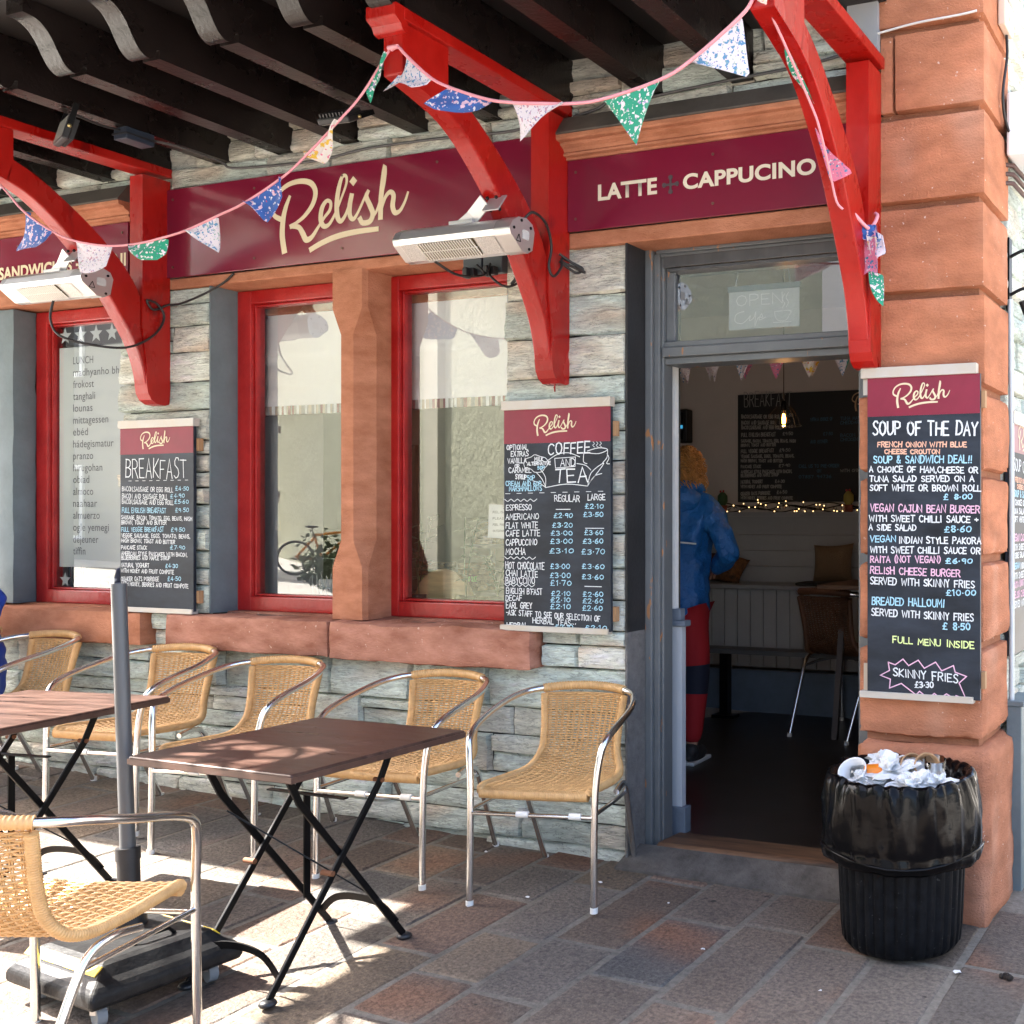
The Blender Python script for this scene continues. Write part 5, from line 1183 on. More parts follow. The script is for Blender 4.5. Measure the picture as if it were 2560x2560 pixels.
flag(bu, [(-2.214, 2.714), (-2.014, 2.685), (-2.203, 2.598)], 'pale', .5)
flag(bu, [(-1.882, 2.679), (-1.676, 2.710), (-1.754, 2.520)], 'green', 1.2, amp=.012)
flag(bu, [(-1.576, 2.752), (-1.410, 2.857), (-1.371, 2.667)], 'white', 2.2, amp=.012)
bu = empty('bunting', (-1.34, -.5, 2.6), 'twisted end of bunting draped down the right red bracket and knotted in a bundle', 'bunting')
def ry(z):   # front of the right bracket at height z
    T_ = [(2.0, -.075), (2.19, -.14), (2.285, -.19), (2.457, -.30), (2.60, -.41), (2.755, -.58), (2.825, -.72), (2.88, -.92), (3.1, -.955)]
    for (a, b_), (c, d_) in zip(T_, T_[1:]):
        if z <= c: return b_ + (d_ - b_) * (z - a) / (c - a) - .035
    return -.99
S3 = [(-1.35, 2.97), (-1.335, 2.955), (-1.33, 2.90), (-1.335, 2.84), (-1.335, 2.72), (-1.33, 2.66), (-1.335, 2.55), (-1.335, 2.47), (-1.318, 2.445)]
t = MB(); t.tube(spline([(x, ry(z) - .016, z) for x, z in S3], 4), .0042, 6); t.tube(spline([(-1.309, -.26, 2.451), (-1.285, -.18, 2.418), (-1.272, -.15, 2.44), (-1.270, -.12, 2.475), (-1.285, -.10, 2.49)], 4), .007, 8); t.build('tape', M_tape, bu)
def dflag(pts, kind, ph, amp=.02):
    m = flag(bu, pts, kind, ph, 0, amp, lambda p: ry(p.y))
dflag([(-1.375, 3.00), (-1.335, 2.955), (-1.345, 2.93), (-1.37, 2.95)], 'blue', 1)
dflag([(-1.345, 2.965), (-1.325, 2.93), (-1.295, 2.905), (-1.32, 2.875), (-1.345, 2.88)], 'yellow', 2)
dflag([(-1.34, 2.835), (-1.33, 2.725), (-1.338, 2.73), (-1.360, 2.78), (-1.352, 2.82)], 'green', 3, .03)
dflag([(-1.345, 2.665), (-1.325, 2.60), (-1.262, 2.552), (-1.345, 2.525)], 'pink', 4)
for pts, kd, yy, ph in (([(-1.312, 2.420), (-1.262, 2.408), (-1.240, 2.25), (-1.285, 2.268), (-1.340, 2.230)], 'pink', -.165, 1), ([(-1.276, 2.420), (-1.246, 2.400), (-1.218, 2.325), (-1.256, 2.308)], 'white', -.15, 2),
                        ([(-1.290, 2.275), (-1.246, 2.258), (-1.236, 2.140), (-1.262, 2.17), (-1.280, 2.21)], 'green', -.155, 3), ([(-1.316, 2.432), (-1.258, 2.428), (-1.250, 2.37), (-1.305, 2.378)], 'blue', -.18, 4), ([(-1.286, 2.39), (-1.255, 2.385), (-1.254, 2.31), (-1.278, 2.325)], 'yellow', -.172, 5)):
    flag(bu, pts, kd, ph, yy, .022)
hk = MB(); hk.tube(spline([(-2.69, -.05, 1.945), (-2.69, -.052, 1.925), (-2.685, -.058, 1.912), (-2.68, -.066, 1.918), (-2.682, -.068, 1.928)], 4), .003, 6); tag(hk.build('hook', M_red), 'small red hook under the foot of the middle bracket', 'hook')

# ------------------------------------------------------------------ things at the right-hand edge
e = empty('wall_cabinet', (-.86, .35, 2.75), 'white cabinet on brown pipes high on the wall at the right edge', 'cabinet')
b = MB(); b.box(-.895, -.80, .30, .75, 2.775, 3.02); b.build('cabinet_body', mat('white_enamel', (.78, .79, .80), .35), e, bevel=.012)
b = MB()
for z, y1 in ((2.83, .5), (2.80, .5), (2.755, .62), (2.72, .62), (2.685, .62)): b.tube([(-.925, .33, z), (-.88, .36, z), (-.86, y1, z - .01)], .009, 8)
b.build('pipe', mat('brown_pipe', (.07, .03, .025), .5), e)
e = empty('junction_box', (-.9, .24, 3.25), 'cream electrical box high on the sandstone pier', 'junction box')
b = MB(); b.box(-.905, -.875, .20, .345, 3.235, 3.34); b.build('box_body', mat('cream_plastic', (.62, .50, .40), .45), e, bevel=.006)
b = MB(); b.tube([(-.876, .27, 3.29), (-.872, .27, 3.29)], .018, 14); b.build('knockout', mat('cream_plastic', (.62, .50, .40), .45), e)
cable('wiring', [(-.893, .27, 3.36), (-.893, .28, 3.45), (-.893, .26, 3.6)], 'black wire rising from the cream box', .006)
cable('wiring', [(-.893, .30, 3.24), (-.89, .295, 3.15), (-.89, .225, 3.0), (-.89, .24, 2.92), (-.885, .30, 2.87), (-.88, .34, 2.885)], 'black wire dropping from the cream box to the pipes', .006)
cable('wiring', [(-1.30, -.026, 3.172), (-1.15, -.028, 3.186), (-1.0, -.026, 3.19), (-.93, -.024, 3.196)], 'thin white wire in the top joint of the pier', .004, m=mat('white_cable', (.6, .6, .58), .5))
cable('conduit', [(-.905, .425, 2.25), (-.9, .425, 1.6), (-.9, .425, .9), (-.9, .425, .58)], 'pale grey conduit running down behind the pier', .011, 'conduit', 10, mat('pale_conduit', (.50, .55, .57), .45))
e = empty('hook_bracket', (-.9, .43, 2.35), 'black iron hooks and cable on the wall behind the pier', 'bracket')
b = MB()
for z in (2.42, 2.27):
    b.tube(spline([(-.925, .46, z), (-.86, .47, z + .03), (-.84, .52, z + .02), (-.86, .55, z - .02)], 5), .007, 6)
b.box(-.925, -.912, .44, .49, 2.2, 2.5); b.tube(spline([(-.87, .47, 2.25), (-.85, .52, 2.18), (-.84, .7, 2.12)], 5), .012, 6)
b.build('hook', M_black, e)
e = empty('grey_post', (-.85, .42, -.07), 'blue-grey painted board standing against the side wall at the right edge', 'post')
b = MB(); b.box(-.915, -.855, .395, .62, -.08, .66); b.build('board', M_blue, e, bevel=.004)
b = MB(); b.box(-.92, -.845, .39, .63, .66, .68); b.build('cap', M_blue, e, bevel=.003)

# ------------------------------------------------------------------ people
def skin_mesh(name, V, E, rad, mats, parent, root=0, subd=2, matfn=None):
    me = bpy.data.meshes.new(name); me.from_pydata([tuple(v) for v in V], E, []); o = bpy.data.objects.new(name, me); COL.objects.link(o)
    sk = o.modifiers.new('skin', 'SKIN'); sk.use_smooth_shade = True
    for i, v in enumerate(me.skin_vertices[0].data):
        r = rad[i]; v.radius = r if isinstance(r, tuple) else (r, r); v.use_root = (i == root)
    sb = o.modifiers.new('s', 'SUBSURF'); sb.levels = sb.render_levels = subd
    bpy.context.view_layer.update(); dg = bpy.context.evaluated_depsgraph_get()
    m2 = bpy.data.meshes.new_from_object(o.evaluated_get(dg)); bpy.data.objects.remove(o); m2.name = name
    m2.materials.clear()
    for m in mats: m2.materials.append(m)
    for p in m2.polygons:
        p.use_smooth = True
        p.material_index = matfn(p.center) if matfn else 0
    q = bpy.data.objects.new(name, m2); COL.objects.link(q); put(q, parent, False); return q
def person(name, loc, rz, label, J, jac, tro, hairm, cat='person'):
    """J: joints in local metres (figure faces +y)"""
    root = empty(name, loc, label, cat, rz=rz)
    V = []; E = []; Rd = []; ix = {}
    def pt(k, p, r, par=None):
        ix[k] = len(V); V.append(p); Rd.append(r)
        if par: E.append((ix[par], ix[k]))
    J = {k: Vector(v) for k, v in J.items()}
    pt('hip', J['hip'], (.13, .10)); pt('chest', J['chest'], (.14, .10), 'hip'); pt('neck0', J['neck'] - Vector((0, 0, .03)), .055, 'chest'); pt('neck', J['neck'] + Vector((0, 0, .03)), .05, 'neck0')
    hd = J['head']; pt('jaw', hd + Vector((0, .02, -.06)), (.068, .075), 'neck'); pt('skull', hd + Vector((0, 0, .02)), (.078, .092), 'jaw'); pt('crown', hd + Vector((0, -.005, .085)), (.06, .07), 'skull')
    pt('nose', hd + Vector((0, .105, -.01)), .014, 'skull')
    for s, n in ((-1, 'L'), (1, 'R')):
        pt('ear' + n, hd + Vector((s * .085, 0, 0)), .018, 'skull')
        pt('sh' + n, J['sh' + n], .045, 'chest'); pt('el' + n, J['el' + n], .03, 'sh' + n); pt('wr' + n, J['wr' + n], .027, 'el' + n)
        d = (J['wr' + n] - J['el' + n]).normalized(); u = d.cross(Vector((0, 0, 1))).normalized(); pm = J['wr' + n] + d * .06
        pt('pm' + n, pm, (.036, .018), 'wr' + n)
        for f in range(4):
            o_ = u * ((f - 1.5) * .019); ln = (.066, .078, .074, .058)[f]
            pt('f%d%s' % (f, n), pm + d * .035 + o_, .0092, 'pm' + n); pt('g%d%s' % (f, n), pm + d * (.035 + ln * .5) + o_ + Vector((0, 0, -.008)), .0085, 'f%d%s' % (f, n)); pt('h%d%s' % (f, n), pm + d * (.035 + ln) + o_ + Vector((0, 0, -.026)), .0075, 'g%d%s' % (f, n))
        pt('t0' + n, J['wr' + n] + d * .03 - u * .034 * s, .011, 'wr' + n); pt('t1' + n, J['wr' + n] + d * .065 - u * .055 * s, .009, 't0' + n)
        pt('th' + n, J['hip'].lerp(J['kn' + n], .12) + Vector((s * .07, 0, 0)), .085, 'hip'); pt('kn' + n, J['kn' + n], .055, 'th' + n); pt('an' + n, J['an' + n], .037, 'kn' + n)
    skin_mesh('body', V, E, Rd, [M_skin], root)
    # jacket
    V, E, Rd, ix = [], [], [], {}
    up = (J['chest'] - J['hip']).normalized()
    pt('a', J['hip'] - up * .17, (.195, .16)); pt('b0', J['hip'] + up * .02, (.19, .155), 'a'); pt('b', J['hip'].lerp(J['chest'], .45), (.178, .145), 'b0'); pt('c', J['chest'], (.185, .14), 'b'); pt('d', J['neck'] - up * .05, (.085, .08), 'c')
    for s, n in ((-1, 'L'), (1, 'R')):
        pt('sh' + n, J['sh' + n] + Vector((0, 0, -.005)), .082, 'c'); mid = J['sh' + n].lerp(J['el' + n], .5); pt('m' + n, mid, .078, 'sh' + n); pt('el' + n, J['el' + n], .068, 'm' + n); pt('wr' + n, J['wr' + n], .048, 'el' + n)
    jk = skin_mesh('jacket', V, E, Rd, [jac], root)
    b = MB(); hb = J['neck'] + Vector((0, -.085, -.03))
    bm = bmesh.new(); bmesh.ops.create_icosphere(bm, subdivisions=3, radius=1)
    for v in bm.verts:
        k = 1 + .16 * noise.noise(v.co * 2.3); v.co = Vector((v.co.x * .15 * k, v.co.y * .075 * k, v.co.z * .095 * k)) + hb
    b.add([v.co[:] for v in bm.verts], [tuple(v.index for v in f.verts) for f in bm.faces], 0, None, True); bm.free()
    b.tube(spline([J['neck'] + Vector((.12 * math.cos(a), .095 * math.sin(a) - .01, .03 - .02 * math.sin(a))) for a in [2 * math.pi * k / 12 for k in range(12)]], 3, True), .03, 8, True)
    b.build('hood', jac, jk, world=False)
    # trousers with a navy band at the knee, then shoes
    V, E, Rd, ix = [], [], [], {}
    pt('hip', J['hip'] + Vector((0, 0, .02)), (.145, .125))
    for s, n in ((-1, 'L'), (1, 'R')):
        pt('th' + n, J['hip'].lerp(J['kn' + n], .2) + Vector((s * .03, 0, 0)), .125, 'hip'); pt('kn' + n, J['kn' + n], .088, 'th' + n); pt('an' + n, J['an' + n] + Vector((0, 0, .02)), .058, 'kn' + n)
    kz = (J['knL'].z + J['knR'].z) / 2
    skin_mesh('trousers', V, E, Rd, tro, root, matfn=(lambda c: 1 if abs(c.z - kz + .03) < .07 else 0) if len(tro) > 1 else None)
    for n in 'LR':
        a = J['an' + n]; b = MB(); b.ball((a.x, a.y + .06, .045), .05, 12, 0, (.9, 2.6, .95)); b.ball((a.x, a.y - .01, .07), .05, 10); b.box(a.x - .045, a.x + .045, a.y - .07, a.y + .19, .0, .02, 1); b.build('shoe', [M_shoe, M_white], root, world=False, bevel=.006)
    # curly shoulder-length hair: many small ringlets
    hr = MB(); r2 = random.Random(3); bm = bmesh.new(); bmesh.ops.create_icosphere(bm, subdivisions=3, radius=1)
    for v in bm.verts:
        k = 1 + .12 * noise.noise(v.co * 4); back = v.co.y < .35
        v.co = Vector((v.co.x * .085 * k, v.co.y * .10 * k - .008, v.co.z * .108 * k + .03)) + hd
    hr.add([v.co[:] for v in bm.verts if True], [tuple(v.index for v in f.verts) for f in bm.faces if sum(v.co.y - hd.y for v in f.verts) / 3 < .055 or sum(v.co.z - hd.z for v in f.verts) / 3 > .06], 0, None, True); bm.free()
    for i in range(340):
        a = r2.uniform(math.pi * .93, math.pi * 2.07); zt = r2.uniform(-.06, .14); k = math.sqrt(max(.1, 1 - (zt - .035) ** 2 / .0145)) if abs(zt - .035) < .118 else .3
        p = hd + Vector((.10 * k * math.cos(a), .11 * k * math.sin(a) - .012, zt)); ln = r2.uniform(.07, .2); ph = r2.uniform(0, 6); rr = r2.uniform(.010, .020); out = Vector((math.cos(a), math.sin(a), 0)); P = []
        for t in range(15):
            u = t / 14; P.append(p + out * (.035 * math.sin(u * 1.9) + rr * math.cos(ph + u * 13)) + Vector((rr * math.sin(ph + u * 13), 0, .02 * u - ln * u * u * .8 - .03 * u)))
        hr.tube(P, [.005 - .0025 * t / 14 for t in range(15)], 4, caps=False)
    hr.build('hair', hairm, root, world=False)
    tx = bpy.data.textures.get('cloth_folds') or bpy.data.textures.new('cloth_folds', 'CLOUDS'); tx.noise_scale = .13; tx.noise_depth = 1
    for o in (jk,):
        sv = o.modifiers.new('fine', 'SUBSURF'); sv.levels = sv.render_levels = 2
        dm_ = o.modifiers.new('folds', 'DISPLACE'); dm_.texture = tx; dm_.strength = .06; dm_.mid_level = .36
    return root, jk
pj = {'hip': (0, 0, .93), 'chest': (0, .01, 1.31), 'neck': (0, .02, 1.475), 'head': (-.0, .04, 1.60), 'shL': (-.175, 0, 1.40), 'shR': (.175, 0, 1.40), 'elL': (-.32, -.02, 1.14), 'elR': (.335, -.03, 1.155), 'wrL': (-.20, .20, 1.08), 'wrR': (.16, .17, 1.07), 'knL': (-.095, .02, .50), 'knR': (.10, .01, .50), 'anL': (-.09, 0, .08), 'anR': (.085, -.03, .08)}
pn_, jk = person('person', (-2.965, 1.50, .05), R(4), 'person with curly fair hair in blue jacket and red trousers standing inside, seen from behind', pj, M_jacket, [M_trous, M_navy], M_hair)
pn_.scale = (.92, .92, 1.0)
b = MB(); P = [(-.17 + .34 * i / 14, -.155 - .03 * math.sin(math.pi * i / 14), 1.205 + .01 * math.sin(math.pi * i / 14)) for i in range(15)]
b.tube(P, .005, 6); b.build('reflective_piping', mat('reflective_tape', (.75, .75, .75), .4), jk, world=False)
ps = {'hip': (0, 0, .52), 'chest': (0, .06, .88), 'neck': (0, .1, 1.03), 'head': (0, .14, 1.15), 'shL': (-.18, .05, .96), 'shR': (.18, .05, .96), 'elL': (-.25, .16, .72), 'elR': (.25, .14, .72), 'wrL': (-.1, .36, .70), 'wrR': (.1, .36, .70), 'knL': (-.12, .44, .50), 'knR': (.12, .44, .50), 'anL': (-.12, .42, .08), 'anR': (.12, .42, .08)}
person('person', (-6.02, -.27, gz(-6.02, -.27)), R(180), 'person in a bright blue jacket seated at the left edge, mostly out of frame', ps, mat('bright_blue_jacket', (.008, .06, .42), .5, bump=.6, bscale=10), [M_navy], mat('brown_hair', (.05, .03, .02), .6))

# ------------------------------------------------------------------ inside the doorway
e = empty('wall_menu', (-3.1, 3.49, 1.5), 'large dark menu board on the back wall inside, behind the hanging bulb', 'menu board')
b = MB(); b.box(-3.58, -1.9, 3.47, 3.498, 1.509, 2.30); b.build('panel', mat('black_menu_board', (.009, .009, .010), .5), e)
b = MB(); relish(b, -2.52, 2.215, .32, 3.468); b.build('logo_lettering', mat('gold_lettering', (.55, .36, .20), .5), e)
b = MB(); b2 = MB()
bt_ = [r for r in BREAK]
def remap(r): 
    return (r[0], -3.56 + (r[2] + 5.237) / .495 * .45, 1.53 + (r[3] - 1.06) / .53 * .68, -3.56 + (r[4] + 5.237) / .495 * .45, 1.53 + (r[5] - 1.06) / .53 * .68, r[6] * 1.15)
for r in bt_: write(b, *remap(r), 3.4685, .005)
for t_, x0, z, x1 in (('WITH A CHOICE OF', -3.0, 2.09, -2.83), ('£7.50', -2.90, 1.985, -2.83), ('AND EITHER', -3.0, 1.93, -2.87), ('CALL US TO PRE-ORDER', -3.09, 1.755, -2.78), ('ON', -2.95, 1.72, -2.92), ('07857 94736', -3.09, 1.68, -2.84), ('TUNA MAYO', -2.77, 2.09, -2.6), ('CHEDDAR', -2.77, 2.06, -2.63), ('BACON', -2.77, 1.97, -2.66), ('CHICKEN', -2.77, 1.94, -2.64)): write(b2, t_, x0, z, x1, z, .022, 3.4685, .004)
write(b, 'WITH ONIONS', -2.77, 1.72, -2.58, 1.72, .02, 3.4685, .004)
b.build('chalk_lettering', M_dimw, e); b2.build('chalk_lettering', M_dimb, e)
e = empty('pendant_lamp', (-2.45, 1.74, 1.95), 'glowing filament bulb hanging on a cord in a wire cage inside the doorway', 'lamp')
lx, ly, lz = -2.452, 1.74, 1.935
b = MB(); b.tube([(lx, ly, lz + .10), (lx, ly, 2.9)], .003, 6); b.build('cord', mat('brown_cord', (.10, .07, .045), .7), e)
b = MB(); b.lathe([(.0, .11), (.016, .108), (.018, .06), (.015, .055), (0, .055)], (lx, ly, lz), 14); b.build('socket', M_black, e)
b = MB(); b.lathe([(.012, .056), (.014, .04), (.024, .01), (.026, -.01), (.018, -.03), (0, -.037)], (lx, ly, lz), 18); bo = b.build('bulb', glass('amber_glass', 1, .02, (1, .75, .40)), e)
b = MB()
for k in range(4):
    a = k * math.pi / 2; b.tube(spline([(lx + .004 * math.cos(a), ly + .004 * math.sin(a), lz + .035), (lx + .010 * math.cos(a), ly + .01 * math.sin(a), lz + .005), (lx + .005 * math.cos(a + .4), ly + .005 * math.sin(a + .4), lz - .022)], 4), .0026, 5)
b.build('filament', emit('filament_glow', (1, .42, .10), 8), bo)
b = MB()
for k in range(5):
    a = k * math.pi / 2.5; b.tube(spline([(lx + .018 * math.cos(a), ly + .018 * math.sin(a), lz + .09), (lx + .07 * math.cos(a), ly + .07 * math.sin(a), lz + .04), (lx + .10 * math.cos(a), ly + .10 * math.sin(a), lz - .03)], 5), .0014, 5)
b.tube([(lx + .10 * math.cos(a * math.pi / 12), ly + .10 * math.sin(a * math.pi / 12), lz - .03) for a in range(24)], .0014, 5, True)
b.build('wire_cage', M_black, e)
pl = bpy.data.lights.new('bulb_light', 'POINT'); pl.energy = .22; pl.color = (1, .55, .22); pl.shadow_soft_size = .03; plo = bpy.data.objects.new('bulb_light', pl); COL.objects.link(plo); plo.location = (lx, ly, lz - .07)
e = empty('fairy_lights', (-3.2, 3.43, 1.44), 'string of tiny warm fairy lights along the panelling ledge', 'fairy lights')
b = MB()
for s in range(3):
    P = [Vector((-3.95 + i * .06, 3.43 + .02 * math.sin(i * 1.3 + s), 1.452 + s * .018 + .016 * math.sin(i * .9 + s * 2))) for i in range(42)]; b.tube(spline(P, 2), .0042, 4)
tips = []
for i in range(78):
    x = -3.9 + i * .031 + rnd.uniform(-.012, .012); z = 1.45 + rnd.uniform(0, .03); d = rnd.choice((-1, 1, 1)) * rnd.uniform(.01, .075 if i % 4 == 0 else .03)
    t = (x + rnd.uniform(-.02, .02), 3.405, max(1.441, z + d)); b.tube([(x, 3.43, z), t], .0028, 4); tips.append(t)
b.build('wire', M_black, e)
b = MB(); b.ball((0, 0, 0), .0048, 6); gl_ = emit('fairy_glow', (1, .62, .25), .45)
f0 = b.build('bulb', gl_, e, world=False); f0.location = Vector(tips[0]) - e.location
for t in tips[1:]:
    c = f0.copy(); COL.objects.link(c); c.parent = e; c.location = Vector(t) - e.location
def cactus(x, label, m1, m2):
    e = empty('cactus_ornament', (x, 3.42, 1.436), label, 'ornament'); b = MB(); b.lathe([(0, 0), (.028, 0), (.036, .05), (0, .05)], (x, 3.42, 1.436), 14); b.build('pot', m1, e)
    b = MB(); b.lathe([(.02, .05), (.036, .08), (.034, .12), (.015, .145), (0, .15)], (x, 3.42, 1.436), 18, fn=lambda r, z, a, i: (r * (1 + .1 * math.cos(a * 8)), 0)); b.ball((x - .012, 3.41, 1.588), .009, 6, 1); b.ball((x + .012, 3.41, 1.590), .009, 6, 1); b.build('cactus', [m2, mat('red_flower', (.5, .05, .05), .6)], e)
cactus(-3.68, 'green cactus ornament in a red pot on the ledge beside the blue jacket', mat('terracotta', (.25, .07, .04), .7), mat('cactus_green', (.04, .10, .04), .7))
cactus(-2.69, 'yellowish cactus ornament with red flowers on the ledge near the pier', mat('terracotta', (.25, .07, .04), .7), mat('cactus_yellow', (.30, .24, .05), .7))
def cushion(x, y, z, w_, h_, rot, m_, label, tilt=R(-14)):
    b = MB(); n = 14; v = []
    for s in (-1, 1):
        for j in range(n + 1):
            for i in range(n + 1):
                u, t = 2 * i / n - 1, 2 * j / n - 1; k = (1 - u ** 4) * (1 - t ** 4); px_ = u * w_ / 2 * (1 - .10 * (1 - t * t)); pz = t * h_ / 2 * (1 - .10 * (1 - u * u)); v.append((px_, s * .075 * k ** .6, pz))
    f = [(s * (n + 1) ** 2 + j * (n + 1) + i, s * (n + 1) ** 2 + j * (n + 1) + i + 1, s * (n + 1) ** 2 + (j + 1) * (n + 1) + i + 1, s * (n + 1) ** 2 + (j + 1) * (n + 1) + i) for s in (0, 1) for j in range(n) for i in range(n)]
    b.add(v, f, 0, None, True); o = b.build('cushion', m_); o.location = (x, y, z); o.rotation_euler = (tilt, rot, 0); tag(o, label, 'cushion'); return o
cushion(-2.765, 3.31, 1.075, .30, .28, R(-3), mat('tan_hessian', (.24, .16, .09), .9, bump=.9, bscale=170), 'tan woven cushion leaning on the panelled wall above the bench')
cushion(-3.60, 3.28, 1.03, .34, .22, R(8), mat('brown_patterned_cloth', (.06, .035, .022), .9, var=.8, vscale=30, vcol=(.25, .10, .03)), 'dark brown patterned cushion lying beside the blue sleeve', R(-40))
sp = MB(); sp.box(-2.95, -2.30, 3.06, 3.3, .932, .952); tag(sp.build('seat_pad', mat('black_pad', (.02, .018, .018), .9)), 'thin dark seat pad on the bench below the tan cushion', 'seat pad').modifiers.new('b', 'BEVEL').width = .008
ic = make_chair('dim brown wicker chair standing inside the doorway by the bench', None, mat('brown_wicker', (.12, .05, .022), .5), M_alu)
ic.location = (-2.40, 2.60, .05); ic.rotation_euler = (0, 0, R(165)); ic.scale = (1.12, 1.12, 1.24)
it = empty('cafe_table', (-2.1, 2.35, .05), 'dark wooden table just visible inside at the door edge', 'table')
b = MB(); b.box(-2.36, -1.7, 2.0, 2.6, .985, 1.01); b.build('tabletop', M_wood, it, bevel=.004)
for (x, y) in ((-2.36, 2.38), (-1.75, 2.38), (-1.75, 2.05)):
    b = MB(); b.bar((x - .035, y, .05), (x + .03, y, .985), .035, .03, (0, 1, 0)); b.build('leg', mat('grey_wood', (.10, .085, .08), .6), it)
lb2 = empty('low_bench', (-3.0, 2.8, .05), 'low grey bench in front of the panelling inside', 'bench')
b = MB(); b.box(-3.9, -1.5, 2.72, 2.9, .49, .52); b.build('seat', mat('dim_grey_board', (.10, .10, .10), .5), lb2)
for x in (-3.7, -3.35, -2.2):
    b = MB(); b.box(x - .03, x + .03, 2.78, 2.84, .05, .49); b.box(x - .08, x + .08, 2.76, 2.86, .05, .07); b.build('leg', M_black, lb2)
e = empty('wall_display', (-4.0, 3.45, 2.0), 'black wall display with a blue lit screen at the left edge of the doorway', 'screen')
b = MB(); b.box(-4.22, -3.965, 3.40, 3.495, 1.955, 2.205); b.build('case', M_blackp, e, bevel=.012)
b = MB(); b.box(-4.2, -4.0, 3.396, 3.399, 1.98, 2.18, 0); b.box(-4.2, -4.0, 3.392, 3.395, 2.06, 2.085, 1); b.build('screen', [mat('dark_glass', (.02, .02, .025), .15), emit('screen_glow', (.05, .35, .6), .12)], e)
ib = empty('bunting', (-2.5, 1.2, 2.2), 'dim bunting of small pennants hung across the room inside', 'bunting')
b = MB(); b.tube(spline([(-3.4, 1.0, 2.22), (-2.7, 1.0, 2.172), (-2.2, 1.0, 2.17), (-1.5, 1.0, 2.22)], 6), .003, 5); b.tube(spline([(-4.4, 2.4, 2.45), (-3.4, 2.4, 2.38), (-2.6, 2.4, 2.36), (-1.6, 2.4, 2.42)], 6), .003, 5); b.build('tape', M_tape, ib)
for k, (x, kd) in enumerate(((-2.66, 'pale'), (-2.50, 'pale'), (-2.35, 'white'), (-2.17, 'pink'), (-2.0, 'yellow'), (-1.83, 'white'))):
    flag(ib, [(x - .045, 2.172), (x + .045, 2.172), (x + .004, 2.06)], kd, k, 1.0, .01)
for k, (x, kd) in enumerate(((-3.45, 'white'), (-3.25, 'pale'), (-3.0, 'pink'), (-2.55, 'yellow'), (-2.35, 'green'))):
    flag(ib, [(x - .05, 2.37), (x + .05, 2.37), (x, 2.26)], kd, k, 2.4, .01)
e = empty('neon_sign', (-1.91, .3, 2.18), 'unlit OPEN cafe neon sign on a clear board behind the transom glass', 'sign')
b = MB(); b.box(-2.07, -1.75, .298, .303, 2.18, 2.345); b.build('backing', veil('frosted_acrylic', (.62, .66, .67), .75), e)
b = MB(); b.box(-2.075, -1.745, .294, .308, 2.338, 2.362); b.build('top_strip', mat('grey_strip', (.12, .16, .19), .5), e)
b = MB(); write(b, 'OPEN', -2.035, 2.278, -1.825, 2.278, .045, .2965, .004, jit=.05)
for pts in ([(-2.00, 2.255), (-2.035, 2.245), (-2.04, 2.215), (-2.01, 2.205), (-1.985, 2.22), (-1.97, 2.235), (-1.975, 2.215), (-1.955, 2.225), (-1.945, 2.25), (-1.95, 2.19), (-1.935, 2.225), (-1.915, 2.225), (-1.92, 2.24), (-1.93, 2.215), (-1.9, 2.225)], [(-1.86, 2.245), (-1.855, 2.22), (-1.84, 2.207), (-1.81, 2.207), (-1.795, 2.225), (-1.79, 2.245), (-1.86, 2.245)], [(-1.865, 2.2), (-1.785, 2.2)], [(-1.825, 2.26), (-1.815, 2.275), (-1.825, 2.295), (-1.815, 2.315)], [(-1.808, 2.26), (-1.798, 2.28), (-1.808, 2.3), (-1.798, 2.32)]):
    P = spline([Vector((*p, 0)) for p in pts], 4); b.ribbon([(p.x, p.y) for p in P], .0035, .2965)
b.build('neon_tube', M_white, e)
b = MB(); b.tube([(-2.04, .3, 2.362), (-2.02, .3, 2.46)], .0025, 5); b.tube([(-1.79, .3, 2.362), (-1.81, .3, 2.46)], .0025, 5); b.build('chain', M_alu, e)

# ------------------------------------------------------------------ behind the red windows
for x0, x1, lab in ((-4.62, -3.93, 'white roman blind with striped hem half down in the left of the paired windows'), (-3.72, -2.95, 'white roman blind with striped hem half down in the right of the paired windows')):
    e = empty('roman_blind', ((x0 + x1) / 2, .36, 1.9), lab, 'blind', 'roman blinds in the paired windows')
    b = MB(); n = 12; v = []; pz = [(.262, 2.5), (.262, 2.22), (.250, 2.16), (.270, 2.15), (.255, 2.06), (.272, 2.05), (.250, 1.945)]
    for (y, z) in pz:
        for i in range(n + 1): v.append((x0 + (x1 - x0) * i / n, y + .006 * noise.noise((i * .8, z * 5, x0)), z))
    b.add(v, [(j * (n + 1) + i, j * (n + 1) + i + 1, (j + 1) * (n + 1) + i + 1, (j + 1) * (n + 1) + i) for j in range(len(pz) - 1) for i in range(n)], 0, None, True); b.build('blind_cloth', mat('white_blind_cloth', (.86, .86, .86), .9), e)
    s = MB(); k = 0; x = x0
    while x < x1:
        w_ = rnd.uniform(.008, .022); s.box(x, min(x1, x + w_), .243, .258, 1.902, 1.945, k % 4); k += rnd.choice((1, 1, 2, 3)); x += w_
    s.build('striped_hem', [M_white, mat('stripe_red', (.20, .03, .05), .8), mat('stripe_beige', (.45, .36, .28), .8), mat('stripe_grey', (.30, .28, .27), .8)], e)
b = MB(); b.box(-4.78, -4.60, .31, .60, .95, 2.5); b.build('inner_reveal', M_white, bld)
b = MB(); b.box(-4.75, -2.9, .26, .62, .93, .965); b.build('inner_sill', mat('grey_sill', (.16, .19, .22), .5), bld)
b = MB(); b.tube([(-4.585, .30, 2.48), (-4.585, .30, 1.38)], .003, 5); b.box(-4.595, -4.575, .292, .308, 1.33, 1.38); tag(b.build('blind_chain', M_plast), 'white bead chain of the blind beside the left pane', 'blind chain')
